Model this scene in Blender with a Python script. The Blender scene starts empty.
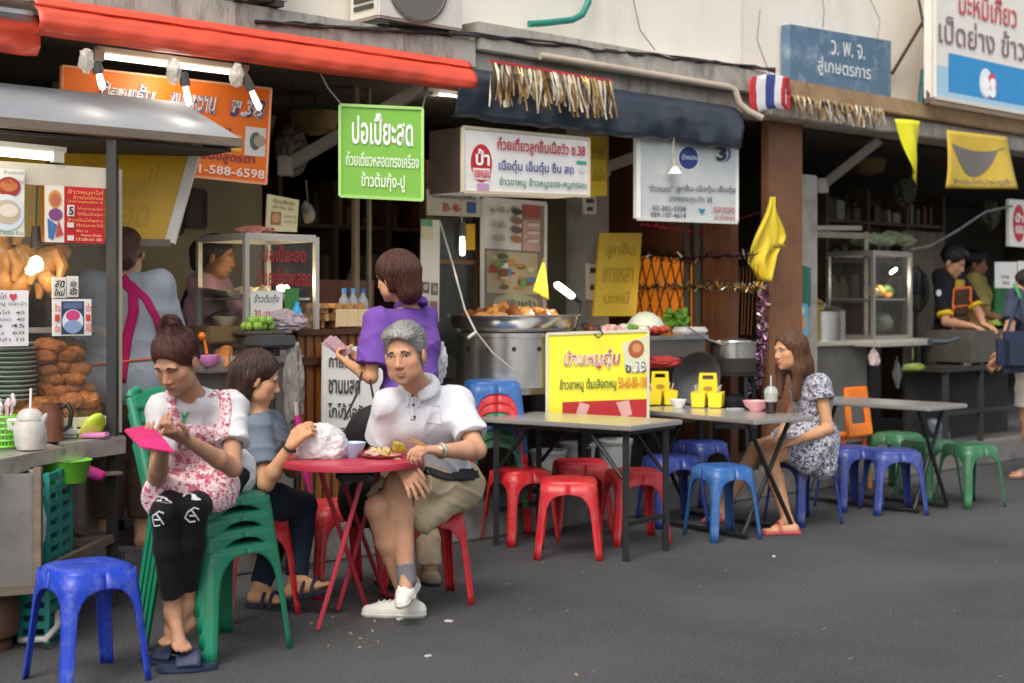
import bpy, bmesh, math, random
import numpy as np
from mathutils import Vector as V, Matrix
from mathutils.bvhtree import BVHTree
random.seed(7)
R = math.radians
SC = bpy.context.scene
COL = SC.collection
FPX, EYE, HOR = 1433.33, 1.4, 303.0      # focal length in pixels, eye height, horizon row
def W(x, y, Y):                           # the point seen at (x, y) that stands Y metres away
    return V(((x-512)*Y/FPX, Y, EYE-(y-HOR)*Y/FPX))
def G(x, y, z=0.0):
    return W(x, y, FPX*(EYE-z)/(y-HOR))
# kerb frame: s runs along the shop row, d runs into the shops
UX, UY = 0.7372, 0.6757
KX, KY = -0.303, 8.36
ANG = math.atan2(UY, UX)
def Fd(s, d, z): return V((KX+s*UX-d*UY, KY+s*UY+d*UX, z))
def PD(x, y, d):                          # the point seen at (x, y) on the plane d behind the kerb
    k = (x-512)/FPX
    ox, oy = KX-d*UY, KY+d*UX
    s = (oy*k-ox)/(UX-UY*k)
    Y = oy+UY*s
    return W(x, y, Y)
def SD(p):
    rx, ry = p[0]-KX, p[1]-KY
    return rx*UX+ry*UY, -rx*UY+ry*UX

# ---------------------------------------------------------------- materials
MATS = {}
def mat(name, col, rough=0.6, metal=0.0, var=0.12, scale=6.0, bump=0.0, bscale=40.0, dirt=None, dirt_amt=0.35,
        dirt_scale=3.0, spec=0.5, emit=None, estr=0.0, trans=0.0, alpha=1.0, stretch=None, coat=0.0, sss=0.0, vcol=False, sheen=0.0):
    if name in MATS: return MATS[name]
    m = bpy.data.materials.new(name); m.use_nodes = True
    nt = m.node_tree; N = nt.nodes; L = nt.links
    b = N['Principled BSDF']
    b.inputs['Roughness'].default_value = rough
    b.inputs['Metallic'].default_value = metal
    b.inputs['Specular IOR Level'].default_value = spec
    if coat: b.inputs['Coat Weight'].default_value = coat; b.inputs['Coat Roughness'].default_value = .15
    if sheen: b.inputs['Sheen Weight'].default_value = sheen
    if sss:
        b.inputs['Subsurface Weight'].default_value = sss
        b.inputs['Subsurface Radius'].default_value = (.6, .22, .12); b.inputs['Subsurface Scale'].default_value = .012
    if trans: b.inputs['Transmission Weight'].default_value = trans
    if alpha < 1: b.inputs['Alpha'].default_value = alpha
    if emit:
        b.inputs['Emission Color'].default_value = (*emit, 1); b.inputs['Emission Strength'].default_value = estr
    tc = N.new('ShaderNodeTexCoord'); vec = tc.outputs['Object']
    if stretch:
        mp = N.new('ShaderNodeMapping'); mp.inputs['Scale'].default_value = stretch
        L.new(vec, mp.inputs['Vector']); vec = mp.outputs['Vector']
    def noise(s, det=5, ro=.6):
        n = N.new('ShaderNodeTexNoise'); n.inputs['Scale'].default_value = s; n.inputs['Detail'].default_value = det
        n.inputs['Roughness'].default_value = ro; L.new(vec, n.inputs['Vector']); return n.outputs['Fac']
    if vcol:
        a = N.new('ShaderNodeVertexColor'); a.layer_name = 'Col'; base = a.outputs['Color']
    else:
        rgb = N.new('ShaderNodeRGB'); rgb.outputs[0].default_value = (*col, 1); base = rgb.outputs[0]
    if var:
        f = noise(scale)
        mr = N.new('ShaderNodeMapRange'); mr.inputs['From Min'].default_value = .25; mr.inputs['From Max'].default_value = .75
        mr.inputs['To Min'].default_value = 1-var; mr.inputs['To Max'].default_value = 1+var*.6
        L.new(f, mr.inputs['Value'])
        mx = N.new('ShaderNodeVectorMath'); mx.operation = 'SCALE'
        L.new(base, mx.inputs[0]); L.new(mr.outputs['Result'], mx.inputs['Scale']); base = mx.outputs[0]
        rr = N.new('ShaderNodeMapRange'); rr.inputs['To Min'].default_value = max(.03, rough-.12); rr.inputs['To Max'].default_value = min(1, rough+.12)
        L.new(noise(scale*2.3), rr.inputs['Value']); L.new(rr.outputs['Result'], b.inputs['Roughness'])
    if dirt:
        f = noise(dirt_scale, 9, .7)
        cr = N.new('ShaderNodeMapRange'); cr.inputs['From Min'].default_value = .5; cr.inputs['From Max'].default_value = .72
        cr.inputs['To Max'].default_value = dirt_amt; cr.inputs['To Min'].default_value = 0
        L.new(f, cr.inputs['Value'])
        mx = N.new('ShaderNodeMixRGB'); mx.inputs['Color2'].default_value = (*dirt, 1)
        L.new(cr.outputs['Result'], mx.inputs['Fac']); L.new(base, mx.inputs['Color1']); base = mx.outputs['Color']
    L.new(base, b.inputs['Base Color'])
    if bump:
        bp = N.new('ShaderNodeBump'); bp.inputs['Strength'].default_value = bump; bp.inputs['Distance'].default_value = .01
        L.new(noise(bscale, 4), bp.inputs['Height']); L.new(bp.outputs['Normal'], b.inputs['Normal'])
    MATS[name] = m
    return m
def glassmat(name, tint=(.8, .85, .85), alpha=.14, rough=.08):
    if name in MATS: return MATS[name]
    m = bpy.data.materials.new(name); m.use_nodes = True; N = m.node_tree.nodes; L = m.node_tree.links
    N.remove(N['Principled BSDF'])
    t = N.new('ShaderNodeBsdfTransparent'); g = N.new('ShaderNodeBsdfGlossy'); g.inputs['Roughness'].default_value = rough
    d = N.new('ShaderNodeBsdfDiffuse'); d.inputs['Color'].default_value = (*tint, 1)
    lw = N.new('ShaderNodeLayerWeight'); pw = N.new('ShaderNodeMath'); pw.operation = 'POWER'; pw.inputs[1].default_value = 4; L.new(lw.outputs['Facing'], pw.inputs[0])
    fr = N.new('ShaderNodeMath'); fr.operation = 'MULTIPLY_ADD'; fr.inputs[1].default_value = .5; fr.inputs[2].default_value = .035; L.new(pw.outputs[0], fr.inputs[0])
    a = N.new('ShaderNodeMixShader'); a.inputs['Fac'].default_value = alpha
    L.new(t.outputs[0], a.inputs[1]); L.new(d.outputs[0], a.inputs[2])
    c = N.new('ShaderNodeMixShader'); L.new(fr.outputs[0], c.inputs['Fac']); L.new(a.outputs[0], c.inputs[1]); L.new(g.outputs[0], c.inputs[2])
    L.new(c.outputs[0], N['Material Output'].inputs['Surface'])
    MATS[name] = m; return m
def srgb(h):
    h = h.lstrip('#'); c = [int(h[i:i+2], 16)/255 for i in (0, 2, 4)]
    return tuple(x/12.92 if x <= .04045 else ((x+.055)/1.055)**2.4 for x in c)

# ---------------------------------------------------------------- objects
def tag(o, label=None, cat=None, group=None, kind=None):
    if label: o['label'] = label
    if cat: o['category'] = cat
    if group: o['group'] = group
    if kind: o['kind'] = kind
    return o
def thing(name, label, cat, loc=(0, 0, 0), rz=0.0, group=None):
    o = bpy.data.objects.new(name, None); COL.objects.link(o); o.empty_display_size = .1
    o.location = loc; o.rotation_euler = (0, 0, rz)
    return tag(o, label, cat, group)
def wmat(o):
    m = Matrix.Identity(4); chain = []
    while o: chain.append(o); o = o.parent
    for q in reversed(chain):
        m = m @ Matrix.LocRotScale(q.location, q.rotation_euler, q.scale)
    return m
class MB:
    """collects shapes; build() links them as ONE mesh object"""
    def __init__(s): s.v = []; s.f = []; s.mi = []; s.m = 0
    def add(s, vs, fs):
        n = len(s.v); s.v += [V(p) for p in vs]
        for f in fs: s.f.append([i+n for i in f]); s.mi.append(s.m)
        return s
    def box(s, c, size, M=None, bev=0.0):
        c = V(c); hx, hy, hz = [q/2 for q in size]
        if bev <= 0:
            vs = [V((x, y, z)) for x in (-hx, hx) for y in (-hy, hy) for z in (-hz, hz)]
            fs = [(0, 1, 3, 2), (4, 6, 7, 5), (0, 4, 5, 1), (2, 3, 7, 6), (0, 2, 6, 4), (1, 5, 7, 3)]
        else:
            bm = bmesh.new(); bmesh.ops.create_cube(bm, size=1)
            for q in bm.verts: q.co = V((q.co.x*2*hx, q.co.y*2*hy, q.co.z*2*hz))
            bmesh.ops.bevel(bm, geom=bm.edges[:], offset=min(bev, .49*min(size)), segments=2, affect='EDGES')
            bm.verts.index_update(); vs = [q.co.copy() for q in bm.verts]; fs = [[q.index for q in f.verts] for f in bm.faces]; bm.free()
        if M is not None: vs = [M @ q for q in vs]
        return s.add([q+c for q in vs], fs)
    def fbox(s, s0, s1, d0, d1, z0, z1, bev=0.0):        # a box in the kerb frame
        c = Fd((s0+s1)/2, (d0+d1)/2, (z0+z1)/2)
        return s.box(c, (abs(s1-s0), abs(d1-d0), abs(z1-z0)), Matrix.Rotation(ANG, 3, 'Z'), bev)
    def frame_of(s, a, b):
        d = (b-a).normalized(); up = V((0, 0, 1)) if abs(d.z) < .95 else V((1, 0, 0))
        x = d.cross(up).normalized(); y = x.cross(d).normalized(); return d, x, y
    def bar(s, a, b, w=.03, h=None, bev=0.0):
        a, b = V(a), V(b); h = h or w; d, x, y = s.frame_of(a, b)
        M = Matrix((x, d, y)).transposed()
        return s.box((a+b)/2, (w, (b-a).length, h), M, bev)
    def tube(s, pts, r=.01, n=8, cap=True):
        pts = [V(p) for p in pts]; rs = r if isinstance(r, (list, tuple)) else [r]*len(pts)
        base = len(s.v); x = None
        for i, p in enumerate(pts):
            a = pts[max(0, i-1)]; b = pts[min(len(pts)-1, i+1)]; d = (b-a).normalized()
            if x is None: _, x, y = s.frame_of(a, b)
            x = (x-d*x.dot(d)).normalized(); y = d.cross(x)
            for k in range(n):
                t = 2*math.pi*k/n; s.v.append(p+(x*math.cos(t)+y*math.sin(t))*rs[i])
        for i in range(len(pts)-1):
            for k in range(n):
                k2 = (k+1) % n
                s.f.append([base+i*n+k, base+i*n+k2, base+(i+1)*n+k2, base+(i+1)*n+k]); s.mi.append(s.m)
        if cap:
            s.f.append([base+k for k in range(n)][::-1]); s.mi.append(s.m)
            e = base+(len(pts)-1)*n; s.f.append([e+k for k in range(n)]); s.mi.append(s.m)
        return s
    def lathe(s, prof, c=(0, 0, 0), n=24, cap=True, M=None, wob=0.0):
        c = V(c); base = len(s.v)
        for i, (r, z) in enumerate(prof):
            for k in range(n):
                t = 2*math.pi*k/n; rr = r*(1+wob*math.sin(3*t+i))
                p = V((rr*math.cos(t), rr*math.sin(t), z))
                s.v.append((M @ p if M is not None else p)+c)
        for i in range(len(prof)-1):
            for k in range(n):
                k2 = (k+1) % n
                s.f.append([base+i*n+k, base+i*n+k2, base+(i+1)*n+k2, base+(i+1)*n+k]); s.mi.append(s.m)
        if cap:
            s.f.append([base+k for k in range(n)][::-1]); s.mi.append(s.m)
            e = base+(len(prof)-1)*n; s.f.append([e+k for k in range(n)]); s.mi.append(s.m)
        return s
    def slab(s, quad, th, n=None):                        # a panel with corners TL TR BR BL, thickness backwards
        q = [V(p) for p in quad]; nn = (q[3]-q[0]).cross(q[1]-q[0]).normalized() if n is None else V(n)
        nn = nn*th; vs = q+[p-nn for p in q]; k = len(q)
        fs = [list(range(k))[::-1], list(range(k, 2*k))]+[[i, (i+1) % k, k+(i+1) % k, k+i] for i in range(k)]
        return s.add(vs, fs)
    def prism(s, poly, z0, z1):
        k = len(poly); vs = [V((p[0], p[1], z0)) for p in poly]+[V((p[0], p[1], z1)) for p in poly]
        return s.add(vs, [list(range(k))[::-1], list(range(k, 2*k))]+[[i, (i+1) % k, k+(i+1) % k, k+i] for i in range(k)])
    def ball(s, c, r, n=10, sq=(1, 1, 1), M=None):
        prof = [(max(1e-4, math.sin(math.pi*i/n)), -math.cos(math.pi*i/n)) for i in range(n+1)]
        c = V(c); base = len(s.v); m = n+4
        b = MB(); b.lathe(prof, n=m, cap=False)
        vs = [V((p.x*sq[0]*r, p.y*sq[1]*r, p.z*sq[2]*r)) for p in b.v]
        if M is not None: vs = [M @ p for p in vs]
        return s.add([p+c for p in vs], b.f)
    def blob(s, c, r, rng, sq=(1, 1, 1), amp=.25, sub=2):
        bm = bmesh.new(); bmesh.ops.create_icosphere(bm, subdivisions=sub, radius=1)
        ph = [rng.uniform(0, 6) for _ in range(6)]
        M = Matrix.Rotation(rng.uniform(0, 6), 3, V((rng.uniform(-1, 1), rng.uniform(-1, 1), 1)).normalized())
        vs = []
        for q in bm.verts:
            p = q.co; k = 1+amp*(math.sin(3*p.x+ph[0])*math.sin(3*p.y+ph[1])+.6*math.sin(5*p.z+ph[2]+2*p.x)*math.sin(4*p.y+ph[3]))
            vs.append((M @ V((p.x*sq[0], p.y*sq[1], p.z*sq[2])))*k*r+V(c))
        bm.verts.index_update(); fs = [[q.index for q in f.verts] for f in bm.faces]; bm.free()
        return s.add(vs, fs)
    def crumple(s, c, r, seed, sq=(1, 1, 1), amp=1.0, sub=5, flat=None):      # a creased thin plastic bag
        from mathutils import noise
        bm = bmesh.new(); bmesh.ops.create_icosphere(bm, subdivisions=sub, radius=1); o = V((seed*3.1, seed*1.7, seed*.9)); vs = []
        for q in bm.verts:
            p = q.co; k = 1
            for f, a in ((1.3, .30), (2.6, .17), (5.5, .08)): k += amp*a*(.35-abs(noise.noise(p*f+o))*1.6)
            v = V((p.x*sq[0], p.y*sq[1], p.z*sq[2]))*k*r+V(c)
            if flat is not None and v.z < flat: v.z = flat+(flat-v.z)*.02
            vs.append(v)
        bm.verts.index_update(); fs = [[q.index for q in f.verts] for f in bm.faces]; bm.free(); return s.add(vs, fs)
    def sheet(s, fn, nu, nv, th=0.0):                     # a grid fn(u,v)->point, optional thickness
        base = len(s.v); P = [[V(fn(i/nu, j/nv)) for i in range(nu+1)] for j in range(nv+1)]
        for row in P: s.v += row
        w = nu+1
        for j in range(nv):
            for i in range(nu):
                s.f.append([base+j*w+i, base+j*w+i+1, base+(j+1)*w+i+1, base+(j+1)*w+i]); s.mi.append(s.m)
        return s
    def build(s, name, m, parent=None, local=False, smooth=False, bevel=0.0, solid=0.0, merge=0.0, auto=40, fixn=True):
        me = bpy.data.meshes.new(name)
        o = bpy.data.objects.new(name, me)
        COL.objects.link(o)
        ms = m if isinstance(m, (list, tuple)) else [m]
        for q in ms: me.materials.append(q)
        vs = s.v
        if parent is not None:
            o.parent = parent
            if not local:
                Mi = wmat(parent).inverted(); vs = [Mi @ p for p in vs]
        elif not local:
            zs = min(p.z for p in vs); c = V((sum(p.x for p in vs)/len(vs), sum(p.y for p in vs)/len(vs), zs))
            o.location = c; vs = [p-c for p in vs]
        me.from_pydata([tuple(p) for p in vs], [], s.f)
        if any(s.mi):
            me.polygons.foreach_set('material_index', s.mi)
        bm = bmesh.new(); bm.from_mesh(me)
        if merge: bmesh.ops.remove_doubles(bm, verts=bm.verts[:], dist=merge)
        if fixn: bmesh.ops.recalc_face_normals(bm, faces=bm.faces[:])
        if bevel:
            ed = [e for e in bm.edges if len(e.link_faces) == 2 and e.calc_face_angle(0) > .5]
            bmesh.ops.bevel(bm, geom=ed, offset=bevel, segments=2, affect='EDGES', clamp_overlap=True)
        bm.to_mesh(me); bm.free()
        if solid:
            md = o.modifiers.new('thick', 'SOLIDIFY'); md.thickness = solid; md.offset = 0
        if smooth or bevel:
            me.polygons.foreach_set('use_smooth', [True]*len(me.polygons))
            try: me.set_sharp_from_angle(angle=R(auto))
            except Exception: pass
        return o
def copy_tree(o, parent=None):
    c = o.copy(); COL.objects.link(c)
    if parent is not None: c.parent = parent
    for ch in list(o.children): copy_tree(ch, c)
    return c
def join_np(verts, faces, name, m, parent, smooth=True):
    me = bpy.data.meshes.new(name); me.from_pydata(verts, [], faces)
    for q in (m if isinstance(m, (list, tuple)) else [m]): me.materials.append(q)
    o = bpy.data.objects.new(name, me); COL.objects.link(o)
    if parent is not None: o.parent = parent
    if smooth: me.polygons.foreach_set('use_smooth', [True]*len(me.polygons))
    return o
# ---------------------------------------------------------------- lettering
def text_geo(body, bold=0.0, shear=0.0):
    cu = bpy.data.curves.new('t', 'FONT'); cu.body = body; cu.size = 1; cu.resolution_u = 2; cu.offset = bold; cu.shear = shear
    cu.fill_mode = 'FRONT'
    o = bpy.data.objects.new('t', cu); COL.objects.link(o)
    dg = bpy.context.evaluated_depsgraph_get(); dg.update()
    me = o.evaluated_get(dg).to_mesh()
    vs = [tuple(v.co) for v in me.vertices]; fs = [list(p.vertices) for p in me.polygons]
    o.evaluated_get(dg).to_mesh_clear()
    bpy.data.objects.remove(o); bpy.data.curves.remove(cu)
    return vs, fs
def put_text(mb, quad, body, box, bold=0.0, shear=0.0, off=.004):
    """lay a line of lettering into box=(u0,v0,u1,v1) of the panel quad TL TR BR BL (v runs down)"""
    vs, fs = text_geo(body, bold, shear)
    if not vs: return
    xs = [p[0] for p in vs]; ys = [p[1] for p in vs]
    x0, x1, y0, y1 = min(xs), max(xs), min(ys), max(ys)
    q = [V(p) for p in quad]; n = (q[3]-q[0]).cross(q[1]-q[0]).normalized()
    def P(u, v): return q[0].lerp(q[1], u).lerp(q[3].lerp(q[2], u), v)+n*off
    u0, v0, u1, v1 = box
    mb.add([P(u0+(p[0]-x0)/max(1e-6, x1-x0)*(u1-u0), v1-(p[1]-y0)/max(1e-6, y1-y0)*(v1-v0)) for p in vs], fs)
def put_rect(mb, quad, box, off=.003, poly=None):
    q = [V(p) for p in quad]; n = (q[3]-q[0]).cross(q[1]-q[0]).normalized()
    def P(u, v): return q[0].lerp(q[1], u).lerp(q[3].lerp(q[2], u), v)+n*off
    u0, v0, u1, v1 = box
    if poly is None: poly = [(0, 0), (1, 0), (1, 1), (0, 1)]
    elif poly == 'ell': poly = [(.5+.5*math.cos(t*math.pi/14), .5+.5*math.sin(t*math.pi/14)) for t in range(28)]
    mb.add([P(u0+a*(u1-u0), v0+b*(v1-v0)) for a, b in poly], [list(range(len(poly)))])
PAL = {}
def paint(c):
    """a printed or painted flat colour, given as hex sRGB"""
    return mat('paint_'+c, srgb(c), .45, var=.06, scale=9)
def sign(name, label, cat, quad, face, th=.03, texts=(), rects=(), frame=None, fw=.02, facemat=None, group=None, back=None, parent=None):
    """quad TL TR BR BL as seen. texts: (body, box, hex[, bold[, shear]]), rects: (box, hex[, poly])"""
    q = [V(p) for p in quad]
    n = (q[3]-q[0]).cross(q[1]-q[0]).normalized()
    root = thing(name, label, cat, (q[2]+q[3])/2, 0, group)
    b = MB(); b.slab(q, th, n=n); b.build('panel', facemat or paint(face), root)
    if frame:
        f = MB(); e = q+[q[0]]
        for i in range(4):
            f.bar(e[i]-n*(fw*.5-.008), e[i+1]-n*(fw*.5-.008), fw, fw)
        f.build('frame', paint(frame) if isinstance(frame, str) else frame, root)
    for k, r in enumerate(rects):
        m = MB(); put_rect(m, q, r[0], .0025+.0008*k, r[2] if len(r) > 2 else None); m.build('printed_patch', paint(r[1]), root)
    for t in texts:
        m = MB(); put_text(m, q, t[0], t[1], t[3] if len(t) > 3 else .012, t[4] if len(t) > 4 else 0, .0065+.0008*len(rects))
        if m.f: m.build('lettering', paint(t[2]), root, fixn=False)
    return root
def lamp_glow(name, col, e): return mat(name, (.9, .9, .85), .3, emit=col, estr=e, var=0)
# ================================================================ camera, light
cam = bpy.data.cameras.new('camera'); cam.sensor_width = 36; cam.lens = 36*FPX/1024
cam.shift_y = -(341.5-HOR)/1024; cam.clip_end = 500; cam.clip_start = .05
cam.dof.use_dof = True; cam.dof.focus_distance = 6.7; cam.dof.aperture_fstop = 2.2
co = bpy.data.objects.new('camera', cam); COL.objects.link(co); co.location = (0, 0, EYE); co.rotation_euler = (R(90), 0, 0)
SC.camera = co
wd = bpy.data.worlds.new('World'); SC.world = wd; wd.use_nodes = True
nt = wd.node_tree; bg = nt.nodes['Background']
sky = nt.nodes.new('ShaderNodeTexSky'); sky.sky_type = 'NISHITA'; sky.sun_disc = False
SUN_EL, SUN_AZ = R(52), R(200)            # azimuth clockwise from +Y
sky.sun_elevation = SUN_EL; sky.sun_rotation = SUN_AZ; sky.dust_density = 4; sky.air_density = 1.0
hs = nt.nodes.new('ShaderNodeHueSaturation'); hs.inputs['Saturation'].default_value = .32
nt.links.new(sky.outputs[0], hs.inputs['Color']); nt.links.new(hs.outputs[0], bg.inputs['Color'])
bg.inputs['Strength'].default_value = .15
sl = bpy.data.lights.new('sun', 'SUN'); sl.energy = .85; sl.angle = R(24); sl.color = (1, .89, .74)
so = bpy.data.objects.new('sun', sl); COL.objects.link(so)
sd = V((math.sin(SUN_AZ)*math.cos(SUN_EL), math.cos(SUN_AZ)*math.cos(SUN_EL), math.sin(SUN_EL)))
so.rotation_euler = sd.to_track_quat('Z', 'Y').to_euler(); so.location = (0, -3, 12)
vs_ = SC.view_settings; vs_.view_transform = 'Standard'; vs_.look = 'None'; vs_.gamma = 1; vs_.exposure = .68
SC.cycles.use_denoising = True
SC.cycles.max_bounces = 6; SC.cycles.transparent_max_bounces = 12
def S(x, d):                                # s of the point seen at column x on plane d
    return SD(PD(x, 300, d))[0]
def ZZ(x, y, d): return PD(x, y, d).z
# ================================================================ ground
M_asph = mat('asphalt', (.057, .058, .062), .88, var=.3, scale=1.1, bump=1.0, bscale=90, dirt=(.028, .028, .03), dirt_amt=.65, dirt_scale=.8)
def asphalt_extra(m):
    nt = m.node_tree; N = nt.nodes; L = nt.links; b = N['Principled BSDF']
    src = b.inputs['Base Color'].links[0].from_socket
    tc = N.new('ShaderNodeTexCoord')
    n = N.new('ShaderNodeTexNoise'); n.inputs['Scale'].default_value = 75; n.inputs['Detail'].default_value = 5
    L.new(tc.outputs['Object'], n.inputs['Vector'])
    r = N.new('ShaderNodeMapRange'); r.inputs['From Min'].default_value = .3; r.inputs['From Max'].default_value = .7
    r.inputs['To Min'].default_value = .45; r.inputs['To Max'].default_value = 1.55
    L.new(n.outputs['Fac'], r.inputs['Value'])
    v = N.new('ShaderNodeVectorMath'); v.operation = 'SCALE'; L.new(src, v.inputs[0]); L.new(r.outputs[0], v.inputs['Scale'])
    # pale patches of wear along the wheel tracks and crumbs of grit
    w = N.new('ShaderNodeTexNoise'); w.inputs['Scale'].default_value = .7; w.inputs['Detail'].default_value = 7; L.new(tc.outputs['Object'], w.inputs['Vector'])
    wr = N.new('ShaderNodeMapRange'); wr.inputs['From Min'].default_value = .45; wr.inputs['From Max'].default_value = .75; wr.inputs['To Max'].default_value = .35
    L.new(w.outputs['Fac'], wr.inputs['Value'])
    mx = N.new('ShaderNodeMixRGB'); mx.inputs['Color2'].default_value = (.105, .103, .1, 1); L.new(wr.outputs[0], mx.inputs['Fac']); L.new(v.outputs[0], mx.inputs['Color1'])
    L.new(mx.outputs[0], b.inputs['Base Color'])
asphalt_extra(M_asph)
m = MB(); m.add([(-90, -60, 0), (90, -60, 0), (90, 90, 0), (-90, 90, 0)], [(0, 1, 2, 3)])
tag(m.build('road', M_asph), kind='structure')
M_conc = mat('worn_concrete', (.25, .235, .215), .85, var=.3, scale=2.5, bump=.5, bscale=45, dirt=(.05, .045, .04), dirt_amt=.8, dirt_scale=2.2)
M_pave = mat('pavement_slabs', (.16, .15, .14), .85, var=.3, scale=2, bump=.4, bscale=60, dirt=(.04, .035, .03), dirt_amt=.7, dirt_scale=2)
M_kerb = mat('kerb_stone', (.2, .19, .18), .85, var=.3, scale=3, bump=.5, bscale=60, dirt=(.04, .036, .03), dirt_amt=.85, dirt_scale=3.5)
m = MB(); m.fbox(-9, 16, .17, 7, 0, .19); tag(m.build('pavement', M_pave), kind='structure')
m = MB()
for i in range(26): m.fbox(-9+i*.98, -9+i*.98+.972, 0, .165, 0, .2)
tag(m.build('kerb', M_kerb, bevel=.012), kind='structure')
# ================================================================ the shop row
M_wall = mat('old_white_paint', (.85, .795, .70), .8, var=.07, scale=1.2, bump=.15, bscale=25, dirt=(.5, .45, .38), dirt_amt=.45, dirt_scale=1.4, stretch=(1, 1, .35))
M_ledge = mat('ledge_concrete', (.45, .415, .36), .85, var=.25, scale=4, bump=.4, bscale=40, dirt=(.07, .06, .05), dirt_amt=.85, dirt_scale=3.2, stretch=(2.2, 2.2, .7))
M_rust = mat('rusty_ledge', (.38, .25, .13), .85, var=.3, scale=4, bump=.4, bscale=40, dirt=(.1, .055, .03), dirt_amt=.85, dirt_scale=3)
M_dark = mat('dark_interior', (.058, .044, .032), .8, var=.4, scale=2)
M_brown = mat('brown_column', (.23, .1, .045), .6, var=.25, scale=2.5, bump=.2, dirt=(.07, .03, .015), dirt_amt=.6)
M_olive = mat('beige_wall', (.3, .245, .14), .75, var=.2, scale=1.5, dirt=(.12, .09, .05), dirt_amt=.6, dirt_scale=1.5)
M_brwall = mat('brown_panelling', (.15, .06, .028), .6, var=.35, scale=3, stretch=(6, 6, .6))
M_greyp = mat('grey_pillar', (.3, .28, .25), .8, var=.2, scale=4, dirt=(.08, .07, .06), dirt_amt=.7)
bl = thing('shophouse', 'grey white old shophouse with the concrete ledge above the orange awning', 'building', Fd(-1, 1, 0))
SP = S(772, .0)                             # where the two houses meet
m = MB(); m.fbox(-9, SP, .28, .5, 2.94, 7.5); m.build('upper_wall', M_wall, bl)
m = MB(); SL = S(478, .02); m.fbox(SL, SP-.02, .02, .28, 2.9, 3.07); m.fbox(SL, SP-.02, .08, .3, 2.76, 2.9); m.fbox(-9, SL-.004, .03, .29, 2.79, 2.95)
for i in range(7): m.fbox(-7+i*1.1, -7+i*1.1+.014, .022, .04, 2.8, 2.94)
m.build('ledge', M_ledge, bl, bevel=.008)
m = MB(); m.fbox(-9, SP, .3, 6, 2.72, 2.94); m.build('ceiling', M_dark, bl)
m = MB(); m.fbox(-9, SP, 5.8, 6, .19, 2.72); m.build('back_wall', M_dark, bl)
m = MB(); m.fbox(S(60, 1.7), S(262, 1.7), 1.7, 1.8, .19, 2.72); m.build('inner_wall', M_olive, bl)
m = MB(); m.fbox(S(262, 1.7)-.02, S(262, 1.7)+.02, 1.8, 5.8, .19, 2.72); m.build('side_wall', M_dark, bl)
m = MB(); m.fbox(S(578, 1.0), S(600, 1.0), .9, 1.15, .19, 2.72); m.build('pillar', M_greyp, bl, bevel=.01)
m = MB(); m.fbox(SP-.1, SP-.01, .3, 5.8, .19, 2.72); m.build('party_wall', M_brwall, bl)
m = MB(); m.fbox(S(545, 1.12), S(580, 1.12), 1.12, 1.2, .19, 2.72); m.build('shutter_panel', mat('olive_metal', (.075, .068, .04), .5, var=.2), bl)
m = MB(); m.fbox(S(768, .2), S(803, .2), .2, .27, .19, 2.78); m.build('column', M_brown, bl, bevel=.01)
m = MB(); m.fbox(S(803, .2)+.01, S(818, .3), .3, .45, .19, 2.4); m.build('pier', M_greyp, bl, bevel=.01)
br = thing('shophouse', 'white shophouse with a rusty ledge under the faded blue name board', 'building', Fd(5, 1, 0))
m = MB(); m.fbox(SP+.004, 16, .3, .5, 3.0, 7.5); m.build('upper_wall', M_wall, br)
m = MB(); m.fbox(SP+.02, 16, -.04, .3, 2.9, 3.03); m.build('ledge', M_rust, br, bevel=.01)
m = MB(); m.fbox(SP+.02, 16, .02, .3, 2.76, 2.9); m.build('fascia', M_ledge, br, bevel=.01)
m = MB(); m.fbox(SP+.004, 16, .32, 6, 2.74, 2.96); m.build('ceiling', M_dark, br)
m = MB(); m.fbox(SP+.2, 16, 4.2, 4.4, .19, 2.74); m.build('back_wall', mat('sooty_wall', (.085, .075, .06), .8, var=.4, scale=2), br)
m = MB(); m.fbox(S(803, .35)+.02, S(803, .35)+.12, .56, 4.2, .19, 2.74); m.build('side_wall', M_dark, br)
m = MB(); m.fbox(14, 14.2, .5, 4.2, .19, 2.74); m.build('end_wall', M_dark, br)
# ================================================================ awnings, signs and fittings along the front
def roll(name, label, cat, s0, s1, prof, m, n=40, wr=.012, sag=0.0, seed=1):
    rng = random.Random(seed); b = MB(); k = len(prof)
    ph = [rng.uniform(0, 6) for _ in range(8)]
    def fn(u, v):
        i = min(k-2, int(v*(k-1))); t = v*(k-1)-i
        d = prof[i][0]*(1-t)+prof[i+1][0]*t; z = prof[i][1]*(1-t)+prof[i+1][1]*t
        s = s0+(s1-s0)*u
        w = wr*(math.sin(7*s+5*v+ph[0])+.7*math.sin(17*s-4*v+ph[1])+.5*math.sin(29*s+9*v+ph[2]))*min(1, v*2)
        return Fd(s, d+w, z-sag*math.sin(math.pi*u)+w*.5)
    b.sheet(fn, n*2, (k-1)*4)
    return tag(b.build(name, m, smooth=True, solid=.004, auto=80), label, cat)
M_orange = mat('orange_vinyl', srgb('#e0533a'), .42, var=.12, scale=3, dirt=srgb('#a8543f'), dirt_amt=.5, dirt_scale=2.5, stretch=(.7, .7, 3))
M_navy = mat('navy_vinyl', srgb('#2b3440'), .33, var=.2, scale=3, dirt=srgb('#5d646c'), dirt_amt=.5, dirt_scale=2)
so_ = lambda x: S(x, -.05)
roll('rolled_awning', 'long orange vinyl awning rolled up under the concrete ledge', 'awning', so_(34), so_(471),
     [(.01, 2.82), (-.04, 2.805), (-.062, 2.772), (-.05, 2.764), (-.088, 2.735), (-.108, 2.685), (-.098, 2.645), (-.05, 2.628)], M_orange, wr=.005)
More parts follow.
